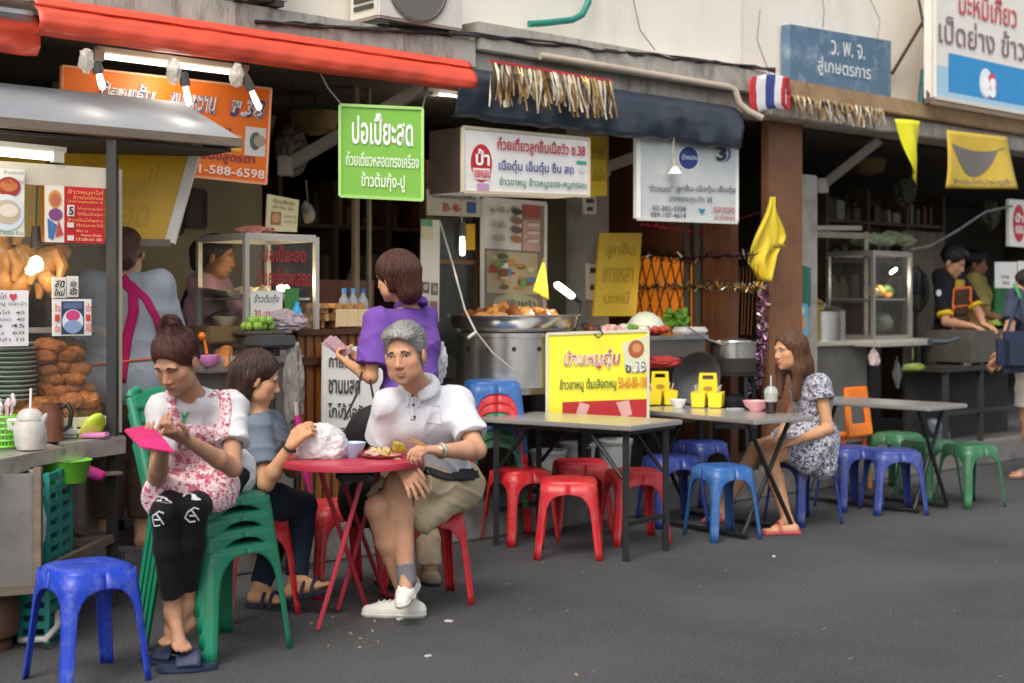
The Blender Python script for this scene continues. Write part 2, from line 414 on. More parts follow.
roll('awning_flap', 'short orange awning end drooping beside the cart roof', 'awning', so_(-60), so_(50),
     [(.10, 2.74), (.06, 2.68), (.05, 2.60), (.07, 2.55)], M_orange, n=10, seed=3)
M_galv = mat('galvanised', (.42, .42, .41), .4, .8, var=.2, scale=8)
for l_, a_, c_, r_ in (('grey metal roller tube sticking out of the orange awning', Fd(so_(-60), .0, 2.72), Fd(so_(36), .0, 2.72), .028), ('thin metal rod between the orange and navy awnings', Fd(so_(471), -.06, 2.66), Fd(so_(500), -.06, 2.655), .012)):
    b = MB(); b.tube([a_, c_], r_); tag(b.build('awning_roller', M_galv, smooth=True), l_, 'roller')
roll('rolled_awning', 'dark navy vinyl awning rolled up behind the gold fringe', 'awning', so_(452), so_(738),
     [(.05, 2.79), (-.03, 2.765), (-.085, 2.71), (-.098, 2.63), (-.094, 2.55), (-.085, 2.49), (-.06, 2.472), (-.04, 2.48)], M_navy, n=30, wr=.012, seed=5)
# gold fringe
def fringe(label, s0, s1, d, ztop, zl, n, seed, red=True):
    rng = random.Random(seed); root = thing('tinsel_fringe', label, 'fringe', Fd((s0+s1)/2, d, ztop-zl), 0)
    b = MB()
    for i in range(n):
        s = s0+(s1-s0)*(i+rng.uniform(0, 1))/n; L = zl*rng.uniform(.62, 1); w = rng.uniform(.008, .02)
        dx = rng.uniform(-.03, .09); dd = rng.uniform(-.03, .015); tw = rng.uniform(-.012, .012)
        b.m = 0 if rng.random() < .42 else (1 if rng.random() < .7 else 2)
        P = []
        for j in range(5):
            t = j/4
            P += [Fd(s+dx*t*t, d+dd*math.sin(t*3), ztop-L*t), Fd(s+w+dx*t*t, d+dd*math.sin(t*3)+tw*math.sin(2*t*3), ztop-L*t)]
        b.add(P, [(2*j, 2*j+1, 2*j+3, 2*j+2) for j in range(4)])
    b.build('strips', [mat('gold_foil', srgb('#c9a06a'), .28, .55, var=.3, scale=20), mat('painted_glint_foil', srgb('#e8dcc0'), .3, .25, var=.2, scale=20), mat('dark_foil', srgb('#7a5a30'), .3, .6, var=.3)], root, fixn=False)  # pale strips carry the white highlights of the gold in their colour
    if red:
        b = MB(); b.bar(Fd(s0, d, ztop), Fd(s1, d, ztop-.01), .006, .018); b.build('cord', paint('#b8343a'), root)
fringe('gold foil fringe with painted pale glints hanging over the navy awning', S(490, -.17), S(612, -.17), -.17, 2.80, .27, 95, 2)
fringe('gold foil fringe hanging from the rusty ledge', S(788, -.05), S(880, -.05), -.07, 2.915, .17, 75, 4, red=False)

# ---------------------------------------------------------------- shop signs
sign('shop_sign', 'orange dessert stall sign with blue Thai lettering under fluorescent tube', 'sign',
     [PD(62, 66, .35), PD(271, 89, .35), PD(266, 184, .35), PD(60, 163, .35)], '#fb7d1c', .03,
     texts=[('น้องแอ้ม', (.16, .10, .42, .33), '#ffffff', .05, .25), ('ขนมหวาน', (.49, .15, .72, .33), '#ffffff', .05, .25), ('ซ.38', (.79, .13, .97, .33), '#ffffff', .05, .2),
            ('น้องแอ้ม', (.16, .10, .42, .33), '#26408f', .012, .25), ('ขนมหวาน', (.49, .15, .72, .33), '#26408f', .012, .25), ('ซ.38', (.79, .13, .97, .33), '#26408f', .012, .2),
            ('ข้าวหมูแดง', (.50, .43, .80, .54), '#a8283a'), ('ผัด ปิ้งนึ่งสูตรตา', (.52, .70, .93, .83), '#7b2f55', .012), ('02-714-67,081-588-6598', (.22, .86, .985, .97), '#fff4e0', .02)],
     rects=[((.70, .52, .86, .69), '#f6c04c'), ((.875, .42, .985, .72), '#e9e6de'), ((.90, .47, .96, .66), '#5d6a76', 'ell'), ((.92, .5, .985, .62), '#b9a58a', 'ell')], frame='#f3b184', fw=.012)
g0 = PD(340, 105, .0)
gq = [g0]
gx = V((math.cos(ANG-.42), math.sin(ANG-.42), 0)).normalized()
# the green board hangs a little turned towards the street
def on_line(p0, dirv, x):
    k = (x-512)/FPX; t = (k*p0.y-p0.x)/(dirv.x-k*dirv.y); return p0+dirv*t
g1 = on_line(g0, gx, 422.5)
gh = g0.z-PD(340, 196, .0).z
sign('shop_sign', 'bright green hanging board with white Thai lettering', 'sign', [g0, g1, g1-V((0, 0, gh+.012)), g0-V((0, 0, gh))], '#80bd48', .02,
     texts=[('ปอเปี๊ยะสด', (.14, .07, .88, .42), '#fbfdf2', .02), ('ก๋วยเตี๋ยวหลอดทรงเครื่อง', (.07, .50, .95, .66), '#f2f9e4', .012), ('ข้าวต้มกุ้ง-ปู', (.25, .72, .78, .93), '#f2f9e4', .015)], frame='#a9d77a', fw=.016)
for l_, p_ in (('thin wire holding the green board at its dessert stall end', [Fd(S(318, .0), .0, 2.66), PD(328, 88, .0), PD(341, 104, .0)]), ('thin wire holding the green board at its light box end', [PD(428, 85, .0), PD(423, 106, .0), g1])):
    b = MB(); b.tube(p_, .005, 5); tag(b.build('sign_wire', paint('#8d877c')), l_, 'wire')
# white light box with the red oval
q = [PD(463, 127, -.02), PD(589, 139, -.02), PD(589, 196, -.02), PD(465, 192, -.02)]
q[3] = V((q[0].x, q[0].y, q[3].z)); q[2] = V((q[1].x, q[1].y, q[2].z))
M_boxface = mat('lightbox_face', srgb('#efebe6'), .35, var=.05, scale=4, dirt=srgb('#c9c0b0'), dirt_amt=.4)
sg = sign('light_box', 'white light box with red oval emblem and red and green Thai lettering', 'sign', q, '#efebe6', .3, facemat=M_boxface,
     rects=[((.055, .24, .215, .84), '#c8232c', 'ell'), ((.07, .62, .20, .80), '#f3e7e4'), ((.10, .86, .19, .965), '#c59ac0'), ((.89, .40, .975, .455), '#3fa48a'), ((.91, .50, .96, .60), '#d9dfe0', 'ell')],
     texts=[('ป้า', (.085, .32, .19, .58), '#ffffff', .03), ('เขยหมอน', (.075, .65, .195, .77), '#c8232c', .02),
            ('ก๋วยเตี๋ยวลูกชิ้นเนื้อวัว ซ.38', (.25, .10, .96, .37), '#bf2a35', .02), ('เนื้อตุ๋น เอ็นตุ๋น ชิ้น สด', (.26, .46, .86, .68), '#2b3f8c', .016), ('ข้าวขาหมู ข้าวหมูแดง-หมูกรอบ', (.265, .74, .97, .91), '#1f8a63', .016)],
     frame='#cfc0a4', fw=.018)
bn = (q[3]-q[0]).cross(q[1]-q[0]).normalized(); dep = -bn*.304
b = MB(); off = (q[0]-q[1]).normalized()*.006
b.add([q[0]+off-bn*.02, q[0]+off+dep, q[3]+off+dep, q[3]+off-bn*.02], [(0, 1, 2, 3)])
b.build('side_panel', mat('brown_tin', (.075, .055, .04), .55, var=.3), sg)
# white sign with the number three
q = [PD(639, 137, -.0), PD(737, 138, -.0), PD(738, 222, -.0), PD(638, 218, -.0)]
q[3] = V((q[0].x, q[0].y, q[3].z)); q[2] = V((q[1].x, q[1].y, q[2].z))
sign('light_box', 'pale grey light box with round blue emblem and a channel number', 'sign', q, '#c9ccca', .05, facemat=mat('lightbox_grey', srgb('#cfd2d0'), .4, var=.06, scale=4, dirt=srgb('#a9a294'), dirt_amt=.4),
     rects=[((.37, .10, .60, .40), '#e8e8e6', 'ell'), ((.385, .115, .585, .385), '#223a80', 'ell'), ((.79, .09, .93, .29), '#2f56a0', 'ell'), ((.765, .09, .90, .29), '#d6d9d6', 'ell'), ((.58, .86, .66, .93), '#2b8aa0', [(0, 0), (1, 0), (.5, 1)])],
     texts=[('ป้าหมอน', (.41, .20, .57, .27), '#dfe6f4', .01), ('3', (.77, .10, .88, .28), '#1c1f22', .04), ('“ข้าวหมอน”', (.08, .58, .32, .67), '#3a3f46', .01), ('ลูกชิ้น-เนื้อตุ๋น-เอ็นตุ๋น', (.36, .575, .97, .675), '#3a3f46', .01), ('ปากซอยสุขุมวิท 38', (.28, .71, .72, .80), '#4a5560', .008),
            ('02-382-3338', (.12, .84, .45, .90), '#3a3f46', .008), ('089-107-4614', (.10, .925, .45, .985), '#3a3f46', .008), ('ตลาดสด', (.74, .83, .96, .90), '#b84a52', .008), ('อร่อย', (.74, .92, .96, .985), '#b84a52', .008)],
     frame='#dcdcd6', fw=.03)
b = MB(); b.tube([PD(672, 140, -.03), PD(676, 155, -.03)], .005, 5); b.build('flex', paint('#4a463f'), None) if 0 else None
rt = thing('bare_bulb', 'unlit white bulb hanging before the grey light box', 'bulb', PD(676, 176, -.06))
b = MB(); b.tube([PD(674, 136, -.06), PD(673, 150, -.06), PD(674, 162, -.06)], .005, 5); b.tube([PD(674, 160, -.06), PD(674.5, 166, -.06)], .018, 8); b.build('socket', paint('#b9b4a8'), rt)
b = MB(); b.lathe([(.018, .05), (.03, .03), (.048, .005), (.05, -.002), (.01, -.004)], PD(675, 174, -.06), 14); b.build('bulb', paint('#efeee8'), rt, smooth=True)
# faded blue name board
q = [PD(790, 24, .2), PD(891, 41, .2), PD(889, 97, .2), PD(789, 80, .2)]
q[3] = V((q[0].x, q[0].y, q[3].z)); q[2] = V((q[1].x, q[1].y, q[2].z))
M_blueb = mat('faded_blue_board', srgb('#587690'), .7, var=.2, scale=5, dirt=srgb('#b4bfc6'), dirt_amt=.6, dirt_scale=7)
sign('name_board', 'faded blue painted board standing on the rusty ledge', 'sign', q, '#6f8ba6', .08, facemat=M_blueb,
     texts=[('ว. พ. จ.', (.38, .16, .72, .42), '#dfe4e4', .01), ('สู่เกษตรการ', (.25, .48, .78, .83), '#dfe4e4', .012)])
# billboard
q = [PD(935, -60, -.15), PD(1120, -32, -.15), PD(1120, 150, -.15), PD(931, 102, -.15)]
q[3] = V((q[0].x, q[0].y, q[3].z)); q[2] = V((q[1].x, q[1].y, 3.0)); q[3].z = 3.06; q[2].z = 3.06; q[1].z = q[0].z
def uvq(q, x, y):
    # panel fractions of a pixel (plane parallel to the kerb)
    p = PD(x, y, -.15); u = (p-q[0]).dot((q[1]-q[0]).normalized())/(q[1]-q[0]).length; v = (q[0].z-p.z)/(q[0].z-q[3].z); return u, v
def bx4(q, x0, y0, x1, y1):
    a = uvq(q, x0, y0); c = uvq(q, x1, y1); d_ = uvq(q, x0, y1); return (a[0], a[1], c[0], d_[1])
B = lambda *a: bx4(q, *a)
r1 = B(945, 52, 1119, 128)
sign('billboard', 'cream billboard with red and purple Thai words above blue band', 'sign', q, '#e9e4da', .1,
     rects=[((0, .79, 1, 1), '#a9cfe2'), ((.06, r1[1], 1, .95), '#2590cf'), (B(979, 67, 992, 97), '#e8f2f6', 'ell'), (B(987, 72, 996, 98), '#d9405e', 'ell')],
     texts=[('บะหมี่เกี๊ยว', B(958, -14, 1016, 14), '#c8505a', .012), ('เป็ดย่าง ข้าวหน้าเป็ด', B(938, 14, 1075, 42), '#8a6a78', .008), ('es', B(981, 76, 995, 96), '#ffffff', .05)], frame='#d8d2c6', fw=.03)
# iron stays of the billboard
b = MB(); b.bar(PD(931, -20, .1), PD(928, 104, -.1), .03); b.bar(PD(930, 10, .1), PD(892, 74, .26), .022); b.bar(PD(915, -20, .2), PD(930, 60, .0), .018)
tag(b.build('iron_stay', mat('rust_iron', (.09, .055, .04), .7, .4, var=.3)), 'rusty iron stays bracing the cream billboard', 'bracket')
b = MB(); b.tube([PD(924, 70, .1), PD(921, 105, .1)], .03, 8); b.bar(PD(921, 85, .1), PD(930, 82, .1), .03)
tag(b.build('pipe_stub', paint('#1d5a60'), smooth=True), 'short dark teal pipe stub on the rusty ledge', 'pipe')
# yellow banner, pennant
def cloth(name, label, cat, quad, m, nu=14, nv=14, amp=.03, seed=1, parent=None, fold=2.0):
    q = [V(p) for p in quad]; n = (q[3]-q[0]).cross(q[1]-q[0]).normalized(); rng = random.Random(seed); ph = [rng.uniform(0, 6) for _ in range(4)]
    b = MB()
    def fn(u, v):
        p = q[0].lerp(q[1], u).lerp(q[3].lerp(q[2], u), v)
        return p+n*amp*(math.sin(fold*6.28*u+ph[0]+2*v)+.5*math.sin(fold*11*u-3*v+ph[1]))*(.25+.75*v)
    b.sheet(fn, nu, nv); o = b.build(name, m, parent, smooth=True, solid=.003, auto=80, fixn=False)
    if parent is None: tag(o, label, cat)
    return o, fn
M_yel = mat('yellow_cloth', srgb('#e2c832'), .75, var=.1, scale=5)
M_yel2 = mat('yellow_banner', srgb('#d9b840'), .6, var=.12, scale=5, dirt=srgb('#b3946a'), dirt_amt=.4)
br_ = thing('banner', 'sagging yellow banner with painted grey drape shading hanging from the rusty ledge', 'banner', PD(980, 190, -.1))
Q = [PD(946, 130, -.1), PD(1007, 137, -.1), PD(1015, 189, -.1), PD(946, 188, -.1)]
_, fnb = cloth('cloth', '', '', Q, M_yel2, parent=br_, amp=.025, seed=3, fold=.8)
qn = (Q[3]-Q[0]).cross(Q[1]-Q[0]).normalized()
b = MB(); N_ = 20
up_ = [(.06+.9*t, .22+.62*math.sin(math.pi*min(1, t*1.15))**1.1*(1-.2*t)) for t in [i/N_ for i in range(N_+1)]]
lo_ = [(.06+.9*t, .22+.10*math.sin(math.pi*t)) for t in [i/N_ for i in range(N_+1)]]
vs = [fnb(*p)+qn*.006 for p in up_]+[fnb(*p)+qn*.006 for p in lo_]
b.add(vs, [(i, i+1, N_+2+i, N_+1+i) for i in range(N_)]); b.build('painted_drape_shade', paint('#77706a'), br_, fixn=False)  # drape shading of the sagging cloth, painted on as flat grey
b = MB()
for k, (t0, c) in enumerate([((.1, .84, .9, .93), 0)]):
    vs_t, fs_t = text_geo('ข้าวมันไก่ประตูน้ำ', .01)
    xs = [p[0] for p in vs_t]; ys = [p[1] for p in vs_t]
    b.add([fnb(.1+(p[0]-min(xs))/(max(xs)-min(xs))*.8, .95-(p[1]-min(ys))/(max(ys)-min(ys))*.13)+qn*.007 for p in vs_t], fs_t)
b.build('lettering', paint('#7a6a6e'), br_, fixn=False)
cloth('pennant', 'twisted bright yellow pennant strip hanging from the rusty ledge', 'pennant', [PD(896, 119, -.1), PD(920, 121, -.1), PD(921, 186, -.1), PD(909, 172, -.1)], mat('neon_yellow', srgb('#e6e024'), .6, var=.08), amp=.05, seed=2, fold=.6)
# rolled national flag
b = MB(); fc = []
for i in range(17):
    t = i/16; x = 752+36*t
    for j in range(25):
        a = 2*math.pi*j/24; rr = .085*(1+.12*math.sin(3*a+4*t)+.06*math.sin(7*a))
        c0 = PD(x, 93-3*math.sin(t*2)+4*t, -.1)
        b.v.append(c0+V((rr*.55*math.cos(a)*.6, rr*.5*math.cos(a), rr*1.35*math.sin(a))))
for i in range(16):
    band = 0 if i < 3 or i >= 14 else (1 if i < 7 or i >= 11 else 2)
    for j in range(24):
        b.f.append([i*25+j, i*25+j+1, (i+1)*25+j+1, (i+1)*25+j]); b.mi.append(band)
tag(b.build('rolled_flag', [mat('flag_red', srgb('#c9323a'), .7, var=.1), mat('flag_white', srgb('#e9e6e4'), .7, var=.06), mat('flag_blue', srgb('#39468c'), .7, var=.1)], smooth=True, solid=.004, auto=80), 'rolled red white and blue striped flag on the ledge corner', 'flag')
# yellow sheets and flags inside
sign('yellow_sheet', 'narrow yellow paper sheet behind the white light box', 'sheet', [PD(588, 135, .3), PD(607, 137, .3), PD(607, 196, .3), PD(590, 196, .3)], '#c9a92a', .004,
     texts=[('เกาเหลา', (.15, .2, .85, .4), '#8f7a24', .005), ('เส้นเล็ก', (.15, .55, .85, .75), '#8f7a24', .005)])
sign('yellow_board', 'plain yellow board leaning behind the food counter', 'board', [PD(601, 233, .7), PD(642, 233, .7), PD(636, 316, .62), PD(594, 316, .62)], '#c4a41a', .02,
     texts=[('ลูกชิ้น', (.15, .12, .85, .32), '#aa8c18', .004), ('เกาเหลา', (.12, .42, .85, .6), '#a8881c', .004), ('บะหมี่', (.2, .7, .8, .85), '#a8881c', .004)])
fl = thing('yellow_flag', 'large yellow flag hanging on the brown column', 'flag', PD(764, 282, .1))
b = MB()
def ff(u, v):
    l_ = 770-26*min(1, v/.78)**1.1+max(0, v-.78)/.22*17; r_ = 775+10*min(1, v/.55)-max(0, v-.55)/.45*17
    return PD(l_+(r_-l_)*u+1.2*math.sin(9*v+4*u), 197+84*v-(10*u*v if v < .8 else 8*u*v*(1-v)*4), .1)+V((.676, -.737, 0))*(.032*v**.5*math.sin(11*u+2.5*v)+.012*math.sin(23*u-4*v))
b.sheet(ff, 24, 24); b.build('cloth', M_yel, fl, smooth=True, solid=.003, auto=80, fixn=False)
b = MB()
b.blob(PD(779, 246, -.01), .03, random.Random(3), (1.6, .25, .6), .2); b.build('emblem', paint('#7d6a1d'), fl, smooth=True)
fl = thing('yellow_flag', 'small yellow flag standing over the tray of stewed meat', 'flag', PD(545, 305, .45))
cloth('cloth', '', '', [PD(542, 262, .45), PD(544, 262, .45), PD(549, 300, .43), PD(533, 291, .45)], M_yel, parent=fl, amp=.008, seed=8)
b = MB(); b.tube([PD(543, 258, .46), PD(546, 312, .46)], .006, 6); b.build('stick', paint('#8a6a3a'), fl)
# brown signboard with red oval far right, notices
sign('stall_sign', 'small white sign with a red oval at the far stall', 'sign', [PD(1009, 199, .4), PD(1060, 203, .4), PD(1060, 250, .4), PD(1009, 246, .4)], '#e6e2da', .03,
     rects=[((.07, .10, .30, .90), '#c0282e', 'ell')], texts=[('ป้า', (.11, .28, .26, .48), '#ffffff', .03), ('หมอน', (.11, .55, .26, .72), '#ffffff', .02)])
sign('paper_notice', 'white paper notice pinned above the cooking stall', 'notice', [PD(995, 262, .45), PD(1017, 262, .45), PD(1017, 288, .45), PD(995, 288, .45)], '#e4e2de', .004,
     texts=[('เมนู', (.28, .5, .6, .66), '#6b6b6b', .01), ('พิเศษ', (.32, .72, .62, .86), '#6b6b6b', .01)])
sign('paper_notice', 'white notice with red mark beside the first notice', 'notice', [PD(1018, 261, .45), PD(1044, 262, .45), PD(1044, 289, .45), PD(1018, 288, .45)], '#e8e4e0', .004, rects=[((.1, .35, .3, .55), '#c85a5a', 'ell')])
# ---------------------------------------------------------------- pipes, cables, air conditioners
b = MB(); b.tube([PD(529, 24, .22), PD(545, 23, .2), PD(572, 20, .2), PD(582, 15, .2), PD(588, 3, .2), PD(592, -30, .2)], .022, 10)
tag(b.build('drain_pipe', mat('teal_pvc', srgb('#1f7f72'), .4, var=.1), smooth=True), 'teal drain pipe curving down the white wall', 'pipe')
b = MB(); b.tube([PD(540, 56, .0), PD(560, 59, -.02), PD(728, 87, -.02), PD(735, 90, -.04), PD(739, 103, -.06), PD(748, 111, -.1), PD(762, 118, -.15)], .024, 10)
tag(b.build('drain_pipe', mat('beige_pvc', srgb('#b8ab98'), .5, var=.15, dirt=srgb('#7a6a58'), dirt_amt=.6), smooth=True), 'beige drain pipe running along the concrete ledge', 'pipe')
rng = random.Random(12)
b = MB()
for k in range(6):
    pts = []
    for i in range(27):
        t = i/26; x = 255+520*t; y = 18+26*max(0, (x-330)/130)*(x < 460)+(0 if x < 460 else 26+(x-460)*.105)
        y = 22+(x-255)*.06 if x < 480 else 35.5+(x-480)*.118
        pts.append(PD(x, y+rng.uniform(-2.4, 2.4), .0+.05*rng.random()))
    b.tube(pts, .006+.003*rng.random(), 5)
tag(b.build('cable_bundle', mat('black_cable', (.03, .028, .026), .6, var=.2), smooth=True), 'dark cable bundle running along the top of the ledge', 'cable')
for (a, c, e, l_) in [((452, -10), (458, 20), (470, 44), 'above the navy awning'), ((632, -6), (640, 30), (655, 50), 'right of the teal pipe'), ((760, 10), (757, 40), (770, 75), 'above the rolled flag'), ((868, -5), (880, 20), (877, 42), 'above the end of the blue board'), ((822, -5), (824, 10), (823, 28), 'above the middle of the blue board'), ((1000, -20), (940, 60), (930, 95), 'against the cream billboard')]:
    b = MB(); b.tube([PD(*a, .24), PD(*c, .235), PD(*e, .24)], .004, 4)
    tag(b.build('wall_wire', mat('grey_cable', (.2, .19, .18), .6)), 'thin grey wire down the white wall '+l_, 'wire')
def outdoor_unit(label, s0, s1, d0, d1, z0, z1):
    r = thing('air_conditioner', label, 'air conditioner', Fd((s0+s1)/2, d0, z0))
    b = MB(); b.fbox(s0, s1, d0, d1, z0+.03, z1, .012); b.build('casing', mat('ac_white', srgb('#d9d4ca'), .5, var=.08, dirt=srgb('#a89e8e'), dirt_amt=.5), r, smooth=True)
    c = Fd(s0+(s1-s0)*.44, d0-.006, (z0+z1)/2); M = Matrix.Rotation(ANG, 3, 'Z') @ Matrix.Rotation(R(90), 3, 'X')
    g = MB(); rad = min(.215, (z1-z0)*.42)
    for k in range(7): rr = rad*(k+1)/7; g.tube([c+M @ V((rr*math.cos(t*6.2832/28), rr*math.sin(t*6.2832/28), 0)) for t in range(29)], .0035 if k < 6 else .012, 4, cap=False)
    for k in range(16): g.tube([c+M @ V((.04*math.cos(k*.3927), .04*math.sin(k*.3927), 0)), c+M @ V((rad*math.cos(k*.3927+.5), rad*math.sin(k*.3927+.5), 0))], .003, 4)
    g.build('fan_grille', paint('#6f6a62'), r)
    g = MB(); put_rect(g, [c+M @ V((-rad, rad, 0)), c+M @ V((rad, rad, 0)), c+M @ V((rad, -rad, 0)), c+M @ V((-rad, -rad, 0))], (0, 0, 1, 1), -.002+.005, 'ell'); g.build('fan_recess', mat('ac_dark', (.16, .15, .135), .6), r)
    g = MB()
    for k in range(9):
        z = z0+.1+(z1-z0-.16)*k/8; g.fbox(s0-.008, s0+.004, d0+.04, d1-.05, z-.012, z+.012)
    g.build('side_louvre', mat('ac_louvre', (.06, .057, .05), .6), r)
    
    for q in (s0+.03, s1-.09): g = MB(); g.fbox(q, q+.06, d0+.02, d1-.02, z0, z0+.03); g.build('foot', paint('#4a463f'), r)
outdoor_unit('white air conditioner with round fan grille on the ledge', S(376, -.0), S(376, 0)+.62, -.02, .25, 2.955, 3.46)
outdoor_unit('pale air conditioner at the top edge above the orange awning', S(228, .0)+.02, S(288, 0), -.03, .22, 2.955, 3.5)
# folding arms that carry the awnings
M_arm = mat('awning_arm', (.27, .25, .22), .5, .4, var=.25)
for lab, a, c in [('grey awning arm slanting behind the green board', PD(286, 166, .9), PD(425, 86, .1)), ('grey awning arm slanting behind the pale light box', PD(604, 168, .75), PD(680, 141, .1)), ('dark awning arm slanting under the rusty ledge', PD(822, 186, .6), PD(880, 140, .15))]:
    r = thing('awning_bracket', lab, 'bracket', a)
    b = MB(); b.bar(a, c, .05, .07); b.build('arm', M_arm, r, bevel=.006)
    b = MB(); b.box(a, (.09, .09, .12)); b.build('bracket', M_arm, r, bevel=.006)
# ---------------------------------------------------------------- lamps along the front
L_tube = lamp_glow('lamp_tube', (1, .93, .72), 1.7); L_bulb = lamp_glow('lamp_bulb', (1, .9, .68), 1.5); L_warm = lamp_glow('lamp_warm', (1, .7, .36), 3.0)
def lamp_light(p, w, col, r=.03):
    l = bpy.data.lights.new('lamp_light', 'POINT'); l.energy = w; l.color = col; l.shadow_soft_size = r
    q = bpy.data.objects.new('lamp_light', l); COL.objects.link(q); q.location = p; return q
def tube_lamp(label, a, c, r=.018, w=1.8):
    lamp_light((a+c)/2+V((0, -.03, -.08)), w, (1, .93, .78), .1); t = thing('fluorescent_lamp', label, 'lamp', (a+c)/2)
    b = MB(); b.tube([a, c], r, 10); b.build('tube', L_tube, t, smooth=True)
    d = (c-a).normalized(); b = MB(); b.bar(a-d*.05+V((0, .03, .035)), c+d*.05+V((0, .03, .035)), .04, .025); b.bar(a-d*.05, a, .035, .05); b.bar(c, c+d*.05, .035, .05)
    b.build('batten', paint('#b9b3a4'), t)
tube_lamp('long fluorescent tube above the orange sign', PD(103, 56, .2), PD(238, 73, .2), .015)
tube_lamp('short fluorescent tube in the gap beside the navy awning', PD(437, 92, .6), PD(458, 94, .6), .022)
def cfl(label, top, tip, wrap=True, r=.017):
    lamp_light(tip+V((.0, -.06, -.04)), .4, (1, .9, .72)); t = thing('hanging_lamp', label, 'lamp', tip); d = (tip-top); L_ = d.length; d.normalize()
    m1 = top+d*L_*.42
    b = MB(); b.tube([m1, m1+d*L_*.3, tip-d*.008, tip], [r*.8, r, r*.9, r*.3], 10); b.build('bulb', L_bulb, t, smooth=True)
    b = MB(); b.tube([top, top+d*L_*.3, m1], [.022, .026, .024], 10); b.build('socket', paint('#4c4741'), t, smooth=True)
    if wrap:
        b = MB(); rg = random.Random(int(top.x*1000)); b.crumple(top+V((-.04, -.02, .0)), .05, top.x*9, (.7, .6, 1.2), 1.2, 3); b.build('plastic_wrap', mat('clear_wrap', srgb('#cfc8bd'), .25, var=.15, alpha=.75), t, smooth=True)
cfl('slanted lamp bulb nearest the cart roof under the orange awning', PD(96, 62, -.1), PD(103, 90, -.1))
cfl('lamp bulb in front of the middle of the orange sign', PD(183, 72, -.1), PD(189, 106, -.1))
cfl('tilted lamp bulb over the last digits of the orange sign', PD(245, 76, -.1), PD(260, 110, -.1))
cfl('white lamp bulb hanging before the glass door', PD(462, 222, .35), PD(462.5, 256, .35), False, .02)
b = MB(); b.tube([PD(461, 195, .35), PD(462, 222, .35)], .004, 5); tag(b.build('lamp_flex', paint('#c9c2b4')), 'pale lamp flex above the bulb by the glass door', 'flex')
# ================================================================ stools, chairs, tables
def plastic(name, h, dirt='#a9a6a0', amt=.24):
    return mat(name, srgb(h), .4, var=.16, scale=7, dirt=srgb(dirt), dirt_amt=amt, dirt_scale=19, bump=.08, bscale=60)
P_blue = plastic('blue_plastic', '#1d3fb4'); P_red = plastic('red_plastic', '#c3222b'); P_pale = plastic('pale_blue_plastic', '#2a5f9e'); P_deep = plastic('deep_blue_plastic', '#22377e')
P_green = plastic('green_plastic', '#127a5a', '#5a4c38', .45); P_leaf = plastic('leaf_green_plastic', '#2f6a46'); P_orange = plastic('orange_plastic', '#f0801e'); P_indigo = plastic('indigo_plastic', '#2f4088')
def corner_leg(b, k, h, top, bot, legw, arch=.86, c=.022, asym=1.0):
    zs = [q*arch for q in (0, .14, .35, .58, .72, .81, .88, .94, .98)]+[arch, arch+.001, 1.0]
    rows = []
    for t in zs:
        z = t*h; hs = bot+(top-bot)*t
        if t <= arch+1e-6:
            w0 = legw*(1+.25*t)
            q = max(0, (t-.55)/(arch-.55))
            e = w0+(hs-w0)*(1-math.sqrt(max(0, 1-q**3.2)))
            if t >= arch: e = hs+c*.35-c*c/(4*hs)-.0004
        else: e = hs+c*.35-c*c/(4*hs)-.0004
        row = []
        for i in range(13):
            u = -1+2*i/12; tt = e*u
            sp = lambda x: (x+math.sqrt(x*x+c*c))/2
            rib = .0035*math.exp(-(tt/.007)**2)
            x = hs-sp(tt)+c*.35-rib; y = hs-sp(-tt)+c*.35-rib
            p = V((x, y*asym, z))
            for _ in range(k): p = V((-p.y/asym, p.x*asym, p.z))
            row.append(p)
        rows.append(row)
    base = len(b.v)
    for r in rows: b.v += r
    for j in range(len(rows)-1):
        for i in range(12):
            b.f.append([base+j*13+i, base+j*13+i+1, base+(j+1)*13+i+1, base+(j+1)*13+i]); b.mi.append(0)
def seat_rings(b, hs, h, n=40, p=5.0, drop=.04, k=1.0):
    prof = [(0, .004), (.35, .003), (.6, .004), (.8, .001), (.93, .0), (1.0, -.006), (1.03, -.016), (1.02, -drop)]
    base = len(b.v)
    for r, dz in prof:
        for i in range(n):
            a = 2*math.pi*i/n; ca, sa = math.cos(a), math.sin(a)
            rr = 1/(abs(ca)**p+abs(sa)**p)**(1/p)
            b.v.append(V((ca*rr*hs*max(r, .001), sa*rr*hs*k*max(r, .001), h+dz)))
    for j in range(len(prof)-1):
        for i in range(n):
            i2 = (i+1) % n
            b.f.append([base+j*n+i, base+j*n+i2, base+(j+1)*n+i2, base+(j+1)*n+i]); b.mi.append(0)
def make_stool(m, h=.425, top=.135, bot=.178):
    r = thing('plastic_stool', 'x', 'stool')
    b = MB(); seat_rings(b, top+.008, h, p=3.6); b.build('seat', m, r, local=True, smooth=True, auto=50, solid=.005)
    for k in range(4):
        b = MB(); corner_leg(b, k, h-.012, top+.003, bot, .036, c=.034); b.build('leg', m, r, local=True, smooth=True, auto=60, solid=.006, fixn=False)
    return r
protos = {}
def stool(m, px, py, rot, label, group, z=0.0, tilt=0.0, Y=None, h=None):
    if m.name not in protos:
        protos[m.name] = o = make_stool(m)
    else: o = copy_tree(protos[m.name])
    p = G(px, py, z) if Y is None else W(px, py, Y)
    if Y is not None: p.z = z
    o.location = (p.x, p.y, z); o.rotation_euler = (tilt, 0, rot); o['label'] = label; o['group'] = group
    k_ = 1+.03*math.sin(px*1.7+py); o.scale = (k_, k_, 1+.02*math.sin(px*.9))
    return o
GR, GB, GG = 'red stools around the tables', 'blue stools around the tables', 'green stools at the far table'
stool(P_blue, 87, 679, R(43), 'bright blue plastic stool standing alone before the food cart', GB)
